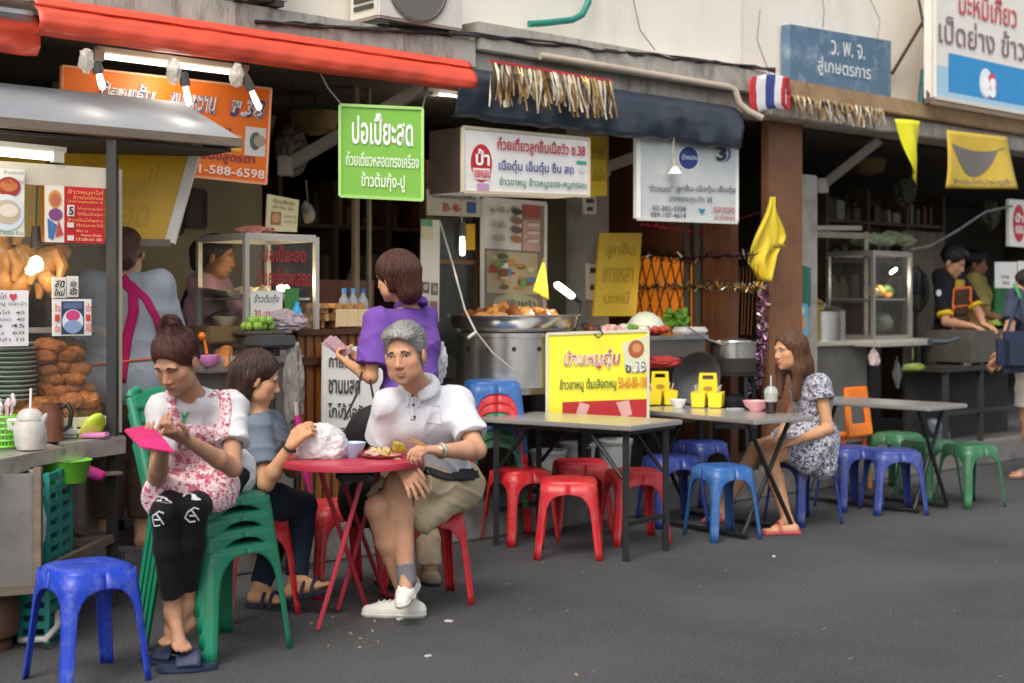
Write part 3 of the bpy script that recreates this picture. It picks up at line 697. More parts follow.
stool(P_red, 427, 600, R(20), 'red plastic stool under the grey haired man', GR)
stool(P_red, 338, 590, R(28), 'red plastic stool behind the round red table with black bag on it', GR)
stool(P_red, 247, 612, R(35), 'red plastic stool under the woman in the grey T-shirt', GR)
stool(P_red, 569, 555, R(-4), 'nearest of the red stools tucked under the bare steel table', GR)
stool(P_red, 520, 541, R(32), 'red stool at the kerb end of the bare steel table', GR)
stool(P_red, 634, 541, R(14), 'red stool at the street end of the bare steel table', GR)
stool(P_red, 580, 530, R(8), 'farthest red stool hidden behind the others under the bare steel table', GR)
stool(P_pale, 722, 537, R(25), 'faded light blue stool before the table with yellow caddies', GB)
stool(P_deep, 803, 522, R(30), 'dark blue stool under the woman in the floral dress', GB)
stool(P_deep, 672, 524, R(18), 'deep blue stool behind the bare steel table', GB)
stool(P_deep, 700, 503, R(40), 'small looking deep blue stool furthest under the table with yellow caddies', GB)
stool(P_indigo, 893, 512, R(5), 'indigo blue stool beside the far table, nearest the road', GB)
stool(P_indigo, 849, 508, R(22), 'indigo blue stool just behind the woman in the floral dress', GB)
stool(P_leaf, 970, 505, R(24), 'green stool nearest the road at the far table', GG)
stool(P_leaf, 928, 499, R(30), 'green stool half hidden behind the blue one at the far table', GG)
stool(P_leaf, 897, 490, R(40), 'green stool deepest under the far table', GG)
# tall nest of stools on the pavement
GS = 'nested stools in the tall stack'
cols = [P_leaf, P_leaf, P_pale, P_leaf, P_red, P_red, P_pale]
labs = ['bottom green stool of the tall nest beside the cooking pot', 'second green stool from the bottom of the tall nest', 'pale blue stool low in the tall nest of stools', 'green stool in the middle of the tall nest', 'lower red stool in the tall nest of stools', 'upper red stool in the tall nest of stools', 'pale blue stool on top of the tall nest']
for i, (m_, l_) in enumerate(zip(cols, labs)):
    o = stool(m_, 492, 498, R(12), l_, GS, z=.2+.052*i, Y=8.55)

def make_chair(m, seat_h=.44):
    r = thing('plastic_chair', 'x', 'chair')
    b = MB(); seat_rings(b, .175, seat_h, p=6, drop=.024); b.build('seat', m, r, local=True, smooth=True, auto=50, solid=.005)
    for k in range(4):
        b = MB(); corner_leg(b, k, seat_h-.012, 0.172, .215, .04, arch=.955, c=.03); b.build('leg', m, r, local=True, smooth=True, auto=60, solid=.007, fixn=False)
    b = MB()
    rail = lambda y, t: V((-.165-.15*t-.03*t*t, y*(1-.08*t), seat_h-.02+.42*t))
    for s in (-1, 1):
        b.tube([rail(s*.165, t) for t in (0, .3, .6, .85, .95)], [.022, .022, .022, .02, .02], 8)
        b.tube([rail(s*.165, .95), rail(s*.15, 1.0), rail(s*.11, 1.03)], .02, 8)
    for k in range(6):
        y = -.12+.048*k; b.bar(rail(y, .0), rail(y, .9), .022, .01)
    b.build('back_slats', m, r, local=True, smooth=True, auto=50)
    b = MB()
    def fn(u, v):
        y = -.17+.34*u; t = .84+.20*v-.05*(2*u-1)**2*v*1.6
        return rail(y, t)+V((.012-.03*(1-(2*u-1)**2)*.6, 0, 0))
    b.sheet(fn, 14, 5); b.build('top_rail', m, r, local=True, smooth=True, solid=.018, auto=60)
    return r
ch = make_chair(P_green)
cl = ['green slatted chair at the bottom of the stack', 'second green slatted chair from the bottom of the stack', 'third green slatted chair up in the stack', 'green slatted chair on top of the stack under the apron woman']
for i in range(4):
    c = ch if i == 0 else copy_tree(ch)
    c.location = (-1.19-.012*i, 5.80+.012*i, .062*i); c.rotation_euler = (0, R(0), R(-40)); c['label'] = cl[i]; c['group'] = 'stacked green chairs'
# small orange chair on the blue stool stack
r = thing('plastic_chair', 'orange plastic chair back with oval opening at the far table', 'chair', G(868, 490))
c0 = G(866, 492); fx = V((.737, .676, 0)); fy = V((.676, -.737, 0))
def oc(a, d, z): return c0+fx*a+fy*d+V((0, 0, z))
b = MB()
for s in (-1, 1): b.slab([oc(s*.135-.04, -.1, .78), oc(s*.135+.04, -.1, .78), oc(s*.16+.035, -.05, .42), oc(s*.16-.045, -.05, .42)], .03)
b.slab([oc(-.175, -.1, .80), oc(.175, -.1, .80), oc(.17, -.095, .70), oc(-.17, -.095, .70)], .034); b.slab([oc(-.19, -.062, .52), oc(.19, -.062, .52), oc(.195, -.05, .42), oc(-.195, -.05, .42)], .032)
b.build('backrest', P_orange, r, bevel=.012)
b = MB(); b.box(oc(0, -.3, .41), (.38, .38, .035), Matrix.Rotation(ANG, 3, 'Z'), .012); b.build('seat', P_orange, r, smooth=True)
for sa in (-1, 1):
    for sd_ in (-1, 1):
        b = MB(); b.bar(oc(sa*.16, -.3+sd_*.16, .40), oc(sa*.2, -.3+sd_*.2, 0), .05, .04); b.build('leg', P_orange, r, bevel=.008)
r.scale = (.82, .82, .97)
# ---------------------------------------------------------------- tables
M_steel = mat('table_steel', (.62, .605, .58), .27, .7, var=0, dirt=(.5, .48, .45), dirt_amt=.12)
M_blk = mat('black_iron', (.018, .018, .02), .5, .3, var=.3, scale=8)
M_redt = mat('red_table_paint', srgb('#b23346'), .35, var=.12, scale=5, dirt=srgb('#7a2a30'), dirt_amt=.4)
def steel_table(label, near, e1, e2, w, L, z, group, legm=M_blk):
    """near = the corner nearest the camera; e1 runs w along the kerb, e2 runs L towards the shops"""
    near = V(near); e1 = V((*e1, 0)).normalized(); e2 = V((*e2, 0)).normalized()
    r = thing('steel_table', label, 'table', near+e1*w/2+e2*L/2, 0, group)
    r.location.z = 0
    P = lambda a, b_, zz: V((near.x, near.y, 0))+e1*a+e2*b_+V((0, 0, zz))
    b = MB(); b.slab([P(0, 0, z), P(w, 0, z), P(w, L, z), P(0, L, z)], .028, n=(0, 0, 1)); b.build('tabletop', M_steel, r, bevel=.005)
    b = MB(); b.slab([P(.03, .03, z-.03), P(w-.03, .03, z-.03), P(w-.03, L-.03, z-.03), P(.03, L-.03, z-.03)], .02, n=(0, 0, 1)); b.build('underframe', legm, r)
    i = .07
    for a in (i, w-i):
        for b_ in (i, L-i):
            q = MB(); q.bar(P(a, b_, z-.05), P(a, b_, 0), .034); q.build('leg', legm, r, bevel=.003)
    for b_ in (i, L-i):
        q = MB(); q.bar(P(i+.02, b_, .2), P(w-i-.02, b_, .2), .03, .025)
        q.build('stretcher', legm, r)
    for a in (i, w-i):
        for (b0, b1) in ((i+.02, .3*L), (L-i-.02, .7*L)):
            q = MB(); q.tube([P(a, b0, .45), P(a, b1, z-.05)], .011, 6); q.build('brace', legm, r, smooth=True)
    return P
GT = 'steel topped food tables'
T2 = steel_table('bare steel table with red stools tucked beneath', (.6315, 7.67, 0), (.338, .45), (-.80, .59), .56, 1.02, .74, GT)
T3n = W(755, 420, 8.33)
def fold_table(label, near, e1, e2, w, L, z, group):
    near = V(near); e1 = V((*e1, 0)).normalized(); e2 = V((*e2, 0)).normalized()
    r = thing('steel_table', label, 'table', near+e1*w/2+e2*L/2, 0, group); r.location.z = 0
    P = lambda a, b_, zz: V((near.x, near.y, 0))+e1*a+e2*b_+V((0, 0, zz))
    b = MB(); b.slab([P(0, 0, z), P(w, 0, z), P(w, L, z), P(0, L, z)], .03, n=(0, 0, 1)); b.build('tabletop', M_steel, r, bevel=.006)
    for b_ in (.12, L-.12):
        for s in (0, 1):
            a0, a1 = (.06, w-.06) if s == 0 else (w-.06, .06); o = .03*s
            q = MB(); q.tube([P(a0, b_+o, z-.03), P(a0+(a1-a0)*.5, b_+o, z*.5), P(a1, b_+o, .03)], .014, 8); q.build('leg', M_blk, r, smooth=True)
    for a in (.06, w-.06):
        q = MB(); q.tube([P(a, .12, .022), P(a, L-.09, .022)], .014, 8); q.build('foot_bar', M_blk, r, smooth=True)
    return P
T3 = fold_table('steel table carrying yellow caddies and a pink bowl', (1.412, 8.33, 0), (.8, .6), (-.6, .8), .52, 1.15, .72, GT)
T4 = fold_table('far steel table beside the orange chair', (2.73, 9.37, 0), (.737, .676), (-.676, .737), .48, 1.1, .72, GT)
# round red table
tc_ = G(352, 457, .72); tc_ = V((352-512, 0, 0)); Yt = 6.3; tc_ = W(352, 457, Yt); tc_.z = 0
r = thing('round_table', 'small round red folding table with a white plastic bag on it', 'table', tc_)
rad = .315
b = MB(); b.lathe([(.001, .722), (rad-.02, .722), (rad, .718), (rad+.003, .708), (rad+.002, .691), (rad-.01, .69), (rad-.012, .70), (.001, .70)], tc_, 48, cap=False); b.build('tabletop', M_redt, r, smooth=True, auto=50)
for (x0, y0, Ya, x1, y1, ex, ey) in ((366, 470, 6.22, 318, 632, None, None), (318, 470, 6.22, 366, 609, 392, 617), (382, 470, 6.45, 338, 612, None, None), (335, 470, 6.45, 384, 596, 408, 604)):
    top = W(x0, y0, Ya); top.z = .70
    pts = [top, top.lerp(G(x1, y1), .5), G(x1, y1)+V((0, 0, .012))]
    q = MB(); q.tube(pts, .0108, 8)
    if ex: q.tube([pts[-1], G(ex, ey)+V((0, 0, .012))], .0108, 8)
    q.build('leg', M_redt, r, smooth=True)
# ================================================================ the food cart with the glass case
C0 = V((-1.84, 6.6, 0)); CU = V((UX, UY, 0)); CI = V((-UY, UX, 0))
def Cc(a, b_, z): return C0+CU*a+CI*b_+V((0, 0, z))
def cbox(mb, a0, a1, b0, b1, z0, z1, bev=0.0):
    return mb.box(Cc((a0+a1)/2, (b0+b1)/2, (z0+z1)/2), (abs(a1-a0), abs(b1-b0), abs(z1-z0)), Matrix.Rotation(ANG, 3, 'Z'), bev)
M_sheet = mat('dented_zinc', (.44, .43, .41), .45, .75, var=.25, scale=5, bump=.25, bscale=14, dirt=(.16, .12, .08), dirt_amt=.7, dirt_scale=6)
M_roofm = mat('grey_tin_roof', (.25, .262, .285), .9, 0, var=.2, scale=3, bump=.25, bscale=10, dirt=(.16, .17, .18), dirt_amt=.7, dirt_scale=2.2)
M_wood = mat('weathered_wood', (.2, .155, .115), .8, var=.35, scale=6, stretch=(1, 1, 6), dirt=(.07, .05, .04), dirt_amt=.6)
M_post = mat('dark_post', (.035, .033, .033), .5, .3, var=.3, scale=6)
M_cream = mat('cream_frame', srgb('#d8cfb8'), .5, var=.12, scale=6, dirt=srgb('#9a8a6c'), dirt_amt=.5)
M_glass = glassmat('case_glass', (.75, .72, .62), .012)
cart = thing('food_cart', 'glass fronted chicken cart with a grey tin roof and hanging signs', 'food cart', Cc(-.6, .3, 0))
b = MB(); aL, aR = -2.0, .63
b.slab([Cc(aL, .45, 2.43), Cc(aR-.02, .45, 2.43), Cc(aR+.04, -.03, 2.205), Cc(aL, -.03, 2.205)], .02); b.slab([Cc(aR-.02, .45, 2.43), Cc(aL, .45, 2.43), Cc(aL, .95, 2.2), Cc(aR+.02, .95, 2.2)], .02)
rf = b.build('roof', M_roofm, cart)
b = MB(); b.bar(Cc(aL, -.02, 2.185), Cc(aR+.045, -.02, 2.185), .03, .045); b.bar(Cc(aR+.03, -.02, 2.185), Cc(aR+.01, .95, 2.185), .03, .04); b.build('eave_board', M_wood, rf, bevel=.004)
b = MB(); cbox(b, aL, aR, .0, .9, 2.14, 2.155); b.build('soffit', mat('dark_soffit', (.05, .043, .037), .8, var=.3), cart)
b = MB(); b.bar(Cc(0, 0, 2.15), Cc(0, 0, .03), .045); b.build('post', M_post, cart)
b = MB(); b.bar(Cc(.0, .62, 2.15), Cc(.0, .62, .03), .045); b.build('post', M_post, cart)
b = MB(); b.bar(Cc(.045, .03, 2.02), Cc(.045, .03, .80), .02, .03); cbox(b, -1.7, .03, .01, .04, 1.925, 2.02); cbox(b, -1.7, .03, .0, .03, .84, .88); b.bar(Cc(.03, .05, 1.97), Cc(.03, .6, 1.97), .02, .08); b.build('case_frame', M_cream, cart)
b = MB(); b.slab([Cc(-1.7, .03, 1.925), Cc(-.02, .03, 1.925), Cc(-.02, .03, .88), Cc(-1.7, .03, .88)], .006); b.slab([Cc(.03, .05, 1.93), Cc(.03, .6, 1.93), Cc(.03, .6, .88), Cc(.03, .05, .88)], .006); b.build('case_glass', M_glass, cart)
b = MB(); cbox(b, -1.7, .03, .05, .66, .80, .84); b.build('case_floor', M_sheet, cart)
b = MB(); cbox(b, -1.7, .02, .30, .34, 1.26, 1.285); cbox(b, -1.7, .02, .08, .10, 1.27, 1.29); b.build('case_rail', M_steel, cart)
g = lambda x, y: G(x, y, .78)
b = MB(); fr = [g(-110, 478), g(0, 459), g(66, 447)]
b.prism([g(-110, 478), g(0, 459.5), g(66, 447.5), Cc(-.25, .55, 0), Cc(-1.8, .55, 0)], .745, .78); b.prism([g(67, 446), g(96, 441.5), g(126, 437), Cc(.12, .3, 0), Cc(-.2, .55, 0)], .752, .787)
b.build('counter', M_sheet, cart, bevel=.006)
b = MB(); rn = random.Random(4); pts = [g(x, y) for x, y in ((-110, 480), (-40, 466.5), (0, 460), (30, 454), (60, 448.5), (66, 447), (96, 442), (126, 437.5))]
for i in range(len(pts)-1):
    p, q_ = pts[i], pts[i+1]; z0 = .72+rn.uniform(-.012, .008); z1 = .72+rn.uniform(-.012, .008)
    b.add([V((p.x, p.y-.004, .783)), V((q_.x, q_.y-.004, .783)), V((q_.x-.0, q_.y-.012, z1)), V((p.x, p.y-.012, z0))], [(0, 1, 2, 3)])
b.build('counter_lip', mat('lip_metal', (.6, .57, .52), .42, .6, var=.3, scale=7, bump=.3, bscale=20, dirt=(.22, .15, .09), dirt_amt=.6, dirt_scale=8), cart, solid=.004, fixn=False)
# cabinet under the counter
M_cab = mat('grimy_steel', (.27, .255, .23), .5, .45, var=.3, scale=3, dirt=(.08, .065, .05), dirt_amt=.7, dirt_scale=2.5, bump=.1)
Yc = 5.72; pa = W(-90, 470, Yc-.2); pb = W(38, 470, Yc); pa.z = pb.z = 0
dv = (pb-pa).normalized(); nv = V((-dv.y, dv.x, 0))
def cabp(t, d, z): return pa+dv*t+nv*d+V((0, 0, z))
Lc = (pb-pa).length
b = MB(); b.slab([cabp(0, 0, .72), cabp(Lc, 0, .72), cabp(Lc, 0, .275), cabp(0, 0, .275)], .02); b.slab([cabp(Lc, 0, .72), cabp(Lc, .6, .72), cabp(Lc, .6, .275), cabp(Lc, 0, .275)], .02); b.slab([cabp(0, 0.01, .285), cabp(Lc, .01, .285), cabp(Lc, .6, .285), cabp(0, .6, .285)], .02, n=(0, 0, 1)); b.build('cabinet', M_cab, cart)
b = MB(); b.bar(cabp(Lc, -.006, .745), cabp(Lc, -.006, .25), .03, .03); b.bar(cabp(0, -.004, .262), cabp(Lc, -.004, .262), .03, .035); b.build('cabinet_trim', M_wood, cart)
b = MB(); b.bar(cabp(Lc, .0, .32), Cc(0, .0, .32), .03, .035); b.bar(Cc(-1.6, .0, .32), Cc(0, .0, .32), .03, .035); b.bar(Cc(0, 0, .32), Cc(0, .6, .32), .03, .03); b.build('lower_rail', M_wood, cart)
b = MB(); b.slab([Cc(-1.2, .3, .74), Cc(-.02, .3, .74), Cc(-.02, .3, .34), Cc(-1.2, .3, .34)], .02); b.build('back_sheet', M_cab, cart)
b = MB(); b.slab([Cc(.05, .55, .72), Cc(.5, .6, .72), Cc(.5, .6, .3), Cc(.05, .55, .3)], .02); b.build('end_sheet', mat('pale_tin', (.45, .42, .38), .6, .2, var=.2, dirt=(.2, .17, .14), dirt_amt=.5), cart)
for q0 in (cabp(.15, .35, .28), cabp(Lc-.05, .3, .27)):
    b = MB(); b.bar(q0, V((q0.x+.03, q0.y, .0)), .035); b.build('leg', M_wood, cart)
b = MB(); M90 = Matrix.Rotation(R(90), 3, 'Y') @ Matrix.Rotation(0, 3, 'X')
for (rr, w) in ((.17, .03),):
    c = cabp(.12, .25, .17); b.lathe([(.10, -.03), (.165, -.03), (.17, -.015), (.17, .015), (.165, .03), (.10, .03)], c, 26, cap=False, M=Matrix.Rotation(R(90), 3, 'X') @ Matrix.Rotation(R(30), 3, 'Y'))
b.build('wheel', mat('old_tyre', (.025, .024, .023), .8, var=.3), cart, smooth=True, auto=50)
tube_lamp('fluorescent tube under the grey cart roof', Cc(-1.2, .02, 2.075), W(52, 156.5, 6.42), .02, 9.0)
# things stuck on the glass
def glass_sign(label, x0, y0, x1, y1, face, texts=(), rects=(), name='paper_notice', th=.004):
    def pt(x, y):      # the pixel on the glass plane b = -.0
        k = (x-512)/FPX; s = (k*C0.y-C0.x)/(CU.x-k*CU.y); p = C0+CU*s
        return W(x, y, p.y)+CI*(-.004)
    q = [pt(x0, y0), pt(x1, y0), pt(x1, y1), pt(x0, y1)]
    for i in (1, 2): q[i] = V((q[i].x, q[i].y, q[[0, 0, 3][i] if i == 1 else 3].z))
    return sign(name, label, 'notice', q, face, th, texts, rects)
glass_sign('white food poster with rice dish photo on the cart glass', -34, 166, 24, 235, '#e9e6dc',
   rects=[((.52, .12, .93, .42), '#a4392e', 'ell'), ((.57, .16, .88, .34), '#c77a4a', 'ell'), ((.35, .38, .99, .92), '#d9dfe2', 'ell'), ((.45, .46, .93, .82), '#c9b39a', 'ell'), ((.55, .52, .88, .72), '#e6d9c6', 'ell')],
   texts=[('ข้าวมันไก่', (.62, .03, .97, .08), '#6a4a40', .006), ('ต้มยำไก่', (.62, .16, .97, .22), '#9a2a2a', .01), ('Chicken Rice', (.55, .92, .97, .98), '#3d8a5a', .006)], name='food_poster')
glass_sign('red and white menu card with a patterned picture strip on cart glass', 44, 185, 104, 242, '#c9242b',
   rects=[((0, 0, .32, 1), '#ece4d2'), ((.06, .08, .28, .4), '#d99a3a', 'ell'), ((.09, .14, .25, .36), '#c96a52', 'ell'), ((.06, .40, .29, .62), '#8a4a80', 'ell'), ((.04, .58, .2, .96), '#4a74a8', [(0, 0), (1, .3), (.6, 1), (.1, .9)]), ((.14, .6, .3, .92), '#c04a4a', [(.5, 0), (1, .8), (.2, 1)]), ((.36, .33, .48, .53), '#f1e9e0'), ((.36, .64, .47, .73), '#e6dccc'), ((.36, .87, .47, .96), '#e6dccc')],
   texts=[('ข้าวหมกไก่', (.36, .05, .95, .13), '#f0b060', .006), ('ข้าวมันไก่ทอด', (.45, .15, .95, .22), '#f0b060', .006), ('ไก่ย่างสูตรพิเศษ', (.36, .24, .95, .30), '#f0b060', .006), ('ไก่ทอดสมุนไพร', (.52, .36, .95, .42), '#eab070', .005), ('ไก่ต้มน้ำปลา', (.52, .45, .95, .51), '#eab070', .005), ('ข้าวมันไก่ผสม', (.36, .56, .95, .62), '#f0b060', .005), ('ต้มมะระไก่', (.50, .65, .95, .71), '#eab070', .005), ('พิเศษ', (.50, .76, .7, .81), '#eab070', .005), ('Open Daily', (.58, .84, .93, .89), '#f3d9b0', .005), ('17.00-01.00', (.50, .91, .93, .96), '#f3d9b0', .005), ('5', (.38, .36, .46, .51), '#3a3a3a', .03)], name='menu_card')
glass_sign('white price list with black Thai lines and a red heart', -30, 290, 28, 347, '#eceaea',
   rects=[((.66, .06, .80, .2), '#d8435a', [(.5, 1), (0, .4), (.1, .05), (.35, 0), (.5, .2), (.65, 0), (.9, .05), (1, .4)])],
   texts=[('ร้านข้าวมันไก่', (.05, .05, .6, .16), '#3a3a44', .008), ('เมนู แนะนำ', (.40, .20, .95, .29), '#3a3a44', .006), ('ข้าวมันไก่  40', (.1, .36, .92, .43), '#3a3a44', .005), ('ข้าวไก่ทอด  40', (.1, .48, .92, .55), '#3a3a44', .005), ('ผสม  45', (.1, .60, .92, .67), '#3a3a44', .005), ('ไก่สับ  60', (.1, .72, .92, .79), '#3a3a44', .005), ('ข้าวเปล่า 10', (.1, .84, .92, .91), '#3a3a44', .005)], name='price_list')
glass_sign('small white sticker with brushed black marks, the broader one', 52, 277, 66, 298, '#e4e0d8', texts=[('สด', (.15, .15, .85, .5), '#2c2c30', .03, .3), ('ใหม่', (.1, .55, .9, .9), '#2c2c30', .03, .3)], name='sticker')
glass_sign('small white sticker with brushed black marks, the narrower one', 67, 276, 78, 297, '#e4e0d8', texts=[('อร่อย', (.2, .15, .8, .5), '#2c2c30', .03, .3), ('จริง', (.15, .55, .85, .9), '#2c2c30', .03, .3)], name='sticker')
glass_sign('square sticker with blue picture between orange red marks', 52, 299, 91, 336, '#ece8e2',
   rects=[((.22, .06, .80, .96), '#33415e'), ((.27, .10, .75, .26), '#5d6f92'), ((.24, .28, .78, .94), '#dfe3ea', 'ell'), ((.33, .30, .69, .60), '#d0487e', 'ell'), ((.28, .58, .74, .92), '#8aa0c4', 'ell'), ((.05, .42, .17, .60), '#d8472c'), ((.84, .42, .96, .60), '#d8472c')],
   texts=[('ร้าน', (.04, .12, .18, .34), '#d8472c', .02), ('เด็ด', (.83, .12, .97, .34), '#d8472c', .02), ('ต้อง', (.04, .68, .18, .9), '#d8472c', .02), ('ลอง', (.83, .68, .97, .9), '#d8472c', .02)], name='sticker')
# food in the case
rg = random.Random(21)
M_fry = mat('fried_batter', srgb('#b06a2c'), .5, var=.5, scale=34, bump=1.0, bscale=80, dirt=srgb('#5a2c12'), dirt_amt=.7, dirt_scale=22)
M_boil = mat('boiled_chicken', srgb('#c08a48'), .35, var=.3, scale=8, sss=.2, bump=.15, bscale=60)
heap = thing('tray_of_chicken', 'large heap of brown fried chicken pieces on a steel tray', 'fried chicken', Cc(-.24, .22, .86))
b = MB(); cbox(b, -.42, -.0, .06, .5, .85, .875); b.build('tray', M_steel, heap, bevel=.006)
k = 0
for lay in range(7):
    rl = 1-lay*.115
    for i in range(int(21*rl*rl)+2):
        a = -.155+rg.uniform(-.2, .16)*rl; bb = .22+rg.uniform(-.16, .16)*rl; z = .90+lay*.05+rg.uniform(-.01, .01)
        b = MB(); b.crumple(Cc(a, bb, z), rg.uniform(.036, .05), rg.random()*40, (1.3, .85, .8), .65, 3); b.build('fried_piece', M_fry, heap, smooth=True); k += 1
for i, (x, y, h) in enumerate(((2, 262, .0), (18, 265, .03), (47, 262, .05), (-18, 262, .05))):
    p = W(x, y, 6.55+h); lab = ['pale boiled chicken hanging at the edge of the case', 'pale boiled chicken hanging just before the warm bulb', 'pale boiled chicken hanging beyond the warm bulb', 'pale boiled chicken hanging deepest at the cart end'][i]
    t = thing('hanging_chicken', lab, 'chicken', p-V((0, 0, .13)), 0, 'boiled chickens hanging in the case')
    b = MB(); b.blob(p, .085, rg, (.85, .8, 1.35), .1, 3); b.blob(p+V((.02, -.03, -.09)), .05, rg, (.9, .9, 1.3), .1, 2); b.build('body', M_boil, t, smooth=True)
    for s in (-1, 1):
        b = MB(); b.tube([p+V((s*.05, -.03, .05)), p+V((s*.085, -.04, -.02)), p+V((s*.07, -.05, -.09))], [.025, .028, .012], 8); b.build('wing', M_boil, t, smooth=True)
        b = MB(); b.tube([p+V((s*.03, 0, -.1)), p+V((s*.035, -.01, -.17))], [.03, .012], 8); b.build('leg', M_boil, t, smooth=True)
    b = MB(); b.tube([p+V((0, 0, .09)), p+V((.01, .0, .16)), p+V((0, .02, .22))], [.03, .02, .014], 8); b.build('neck', M_boil, t, smooth=True)
lamp_light(W(37, 270, 6.36), 1.6, (1, .66, .32)); t = thing('warm_bulb', 'warm glowing bulb hanging among the boiled chickens', 'lamp', W(36, 270, 6.42))
b = MB(); b.lathe([(.006, .055), (.024, .045), (.034, .02), (.03, -.008), (.005, -.02)], W(36, 268, 6.42), 14); b.build('bulb', L_warm, t, smooth=True)
b = MB(); b.tube([W(36, 248, 6.42), W(36, 226, 6.42)], [.026, .018], 10); b.tube([W(36, 226, 6.42), W(37, 166, 6.42)], .005, 5); b.build('socket', paint('#2c2622'), t, smooth=True)
M_plate = mat('pale_green_plate', srgb('#b9c9b8'), .35, var=.08)
t = thing('plate_stack', 'tall stack of pale green plates in the cart case', 'plates', W(12, 402, 6.5))
pz = W(12, 402, 6.5)
for i in range(13):
    b = MB(); b.lathe([(.001, .0), (.05, .0), (.105, .014), (.107, .019), (.1, .018), (.05, .006), (.001, .006)], pz+V((rg.uniform(-.004, .004), 0, .021*i)), 24, cap=False); b.build('plate', M_plate, t, smooth=True)
# on the counter
def bag_blob(mb, c, r, sq, rng, amp=.2): mb.blob(c, r, rng, sq, amp, 3)
M_bag = mat('white_thin_plastic', srgb('#e4e4e4'), .22, var=.06, scale=14, bump=.7, bscale=26, alpha=.72)
p = G(30, 449, .787); t = thing('takeaway_drink', 'iced drink cup with straw in a knotted clear plastic bag', 'drink', p)
b = MB(); b.lathe([(.036, 0), (.045, .06), (.052, .12), (.053, .125)], p, 18); b.build('cup', mat('milky_tea', srgb('#c9b295'), .3, var=.1), t, smooth=True)
b = MB(); b.lathe([(.056, .124), (.05, .15), (.03, .168), (.006, .172)], p, 18); b.build('lid', mat('clear_lid', srgb('#d9d9d4'), .2, alpha=.6), t, smooth=True)
b = MB(); b.tube([p+V((.0, 0, .12)), p+V((.004, 0, .255))], .005, 8); b.build('straw', paint('#eceae8'), t, smooth=True)
b = MB(); b.lathe([(.055, 0), (.066, .02), (.068, .08), (.06, .11), (.05, .125)], p, 20, wob=.06); b.tube([p+V((-.05, 0, .12)), p+V((-.085, -.01, .12)), p+V((-.08, -.01, .09)), p+V((-.055, 0, .085))], .014, 6); b.tube([p+V((.05, 0, .11)), p+V((.068, -.01, .14)), p+V((.074, -.01, .15))], [.014, .01, .004], 6); b.build('plastic_bag', mat('clear_bag', srgb('#e2e2e0'), .25, var=.1, bump=.6, bscale=30, alpha=.5), t, smooth=True)
p = G(10, 447, .787)-V((.02, 0, 0)); t = thing('plastic_basket', 'lime green plastic basket of cutlery on the cart counter', 'basket', p)
b = MB(); M_lime = plastic('lime_plastic', '#6fc62e')
for k in range(20):
    a = 2*math.pi*k/20; b.tube([p+V((.045*math.cos(a), .045*math.sin(a), .0)), p+V((.06*math.cos(a), .06*math.sin(a), .13))], .004, 4)
for z, rr in ((.004, .046), (.03, .05), (.055, .0525), (.08, .0555), (.105, .058), (.13, .061)): b.tube([p+V((rr*math.cos(q*.3142), rr*math.sin(q*.3142), z)) for q in range(21)], .0055, 5, cap=False)
b.build('lattice', M_lime, t)
for i in range(7):
    a = i*.9; b = MB(); tp = p+V((.035*math.cos(a), .035*math.sin(a), .19+.02*math.sin(i*2.1))); b.tube([p+V((.01*math.cos(a), .01*math.sin(a), .02)), tp], .004, 5); b.ball(tp, .016, 6, (.7, .3, 1.3)); b.build('spoon', M_steel if i % 2 else paint('#d9b9c0'), t, smooth=True)
p = G(52, 441, .787); t = thing('metal_jug', 'brown jug with a thick black handle on the cart counter', 'jug', p)
b = MB(); b.lathe([(.05, 0), (.052, .05), (.05, .12), (.044, .165), (.046, .17), (.038, .168), (.036, .12)], p, 22); b.build('body', mat('brown_enamel', srgb('#7a5040'), .35, .3, var=.2), t, smooth=True)
b = MB(); b.tube([p+V((.045, -.01, .15)), p+V((.075, -.015, .165)), p+V((.093, -.02, .13)), p+V((.085, -.02, .07)), p+V((.055, -.015, .05))], .011, 8); b.build('handle', M_blk, t, smooth=True)
p = G(84, 437, .79); t = thing('wrapped_package', 'lime and white wrapped package lying beside the cart post', 'package', p)
b = MB(); b.box(p+V((-.07, 0, .03)), (.14, .14, .06), None, .02); b.build('white_pack', mat('pack_white', srgb('#cfd6c6'), .35, var=.2, scale=14, bump=.5, bscale=20), t, smooth=True)
b = MB(); b.blob(p+V((.035, -.0, .035)), .07, rg, (1.25, .9, .5), .06, 3); b.build('lime_pack', mat('pack_lime', srgb('#b4cf2e'), .35, var=.25, scale=16, dirt=srgb('#e08a96'), dirt_amt=.8, dirt_scale=9, bump=.4, bscale=20), t, smooth=True)
b = MB(); b.box(p+V((.06, -.03, .012)), (.12, .08, .022), None, .008); b.build('pink_pack', mat('pack_pink', srgb('#d08ab8'), .35, var=.2), t, smooth=True)
# under the cart
P_teal = plastic('teal_plastic', '#1c8a80')
p = W(46, 520, 6.05)
t = thing('plastic_crate', 'teal plastic crate standing under the cart', 'crate', V((p.x, p.y, 0)))
b = MB(); c = V((p.x, p.y, 0))
for z in [i*.055 for i in range(13)]:
    for s in (-1, 1): b.bar(c+V((s*.055, -.15, z+.02)), c+V((s*.055, .15, z+.02)), .012, .03); b.bar(c+V((-.055, s*.15, z+.02)), c+V((.055, s*.15, z+.02)), .012, .03)
for sx in (-1, 1):
    for sy in (-1, 0, 1): b.bar(c+V((sx*.055, sy*.15, 0)), c+V((sx*.055, sy*.15, .7)), .02)
b.build('lattice', P_teal, t)
b = MB(); b.crumple(c+V((.015, -.175, .5)), .08, 3, (.5, .35, 1.3)); tag(b.build('carrier_bag', M_bag, smooth=True), 'crumpled white carrier bag against the teal crate', 'bag')
p = W(64, 468, 6.2); t = thing('plastic_tub', 'lime green plastic tub under the cart counter', 'tub', p-V((0, 0, .06)))
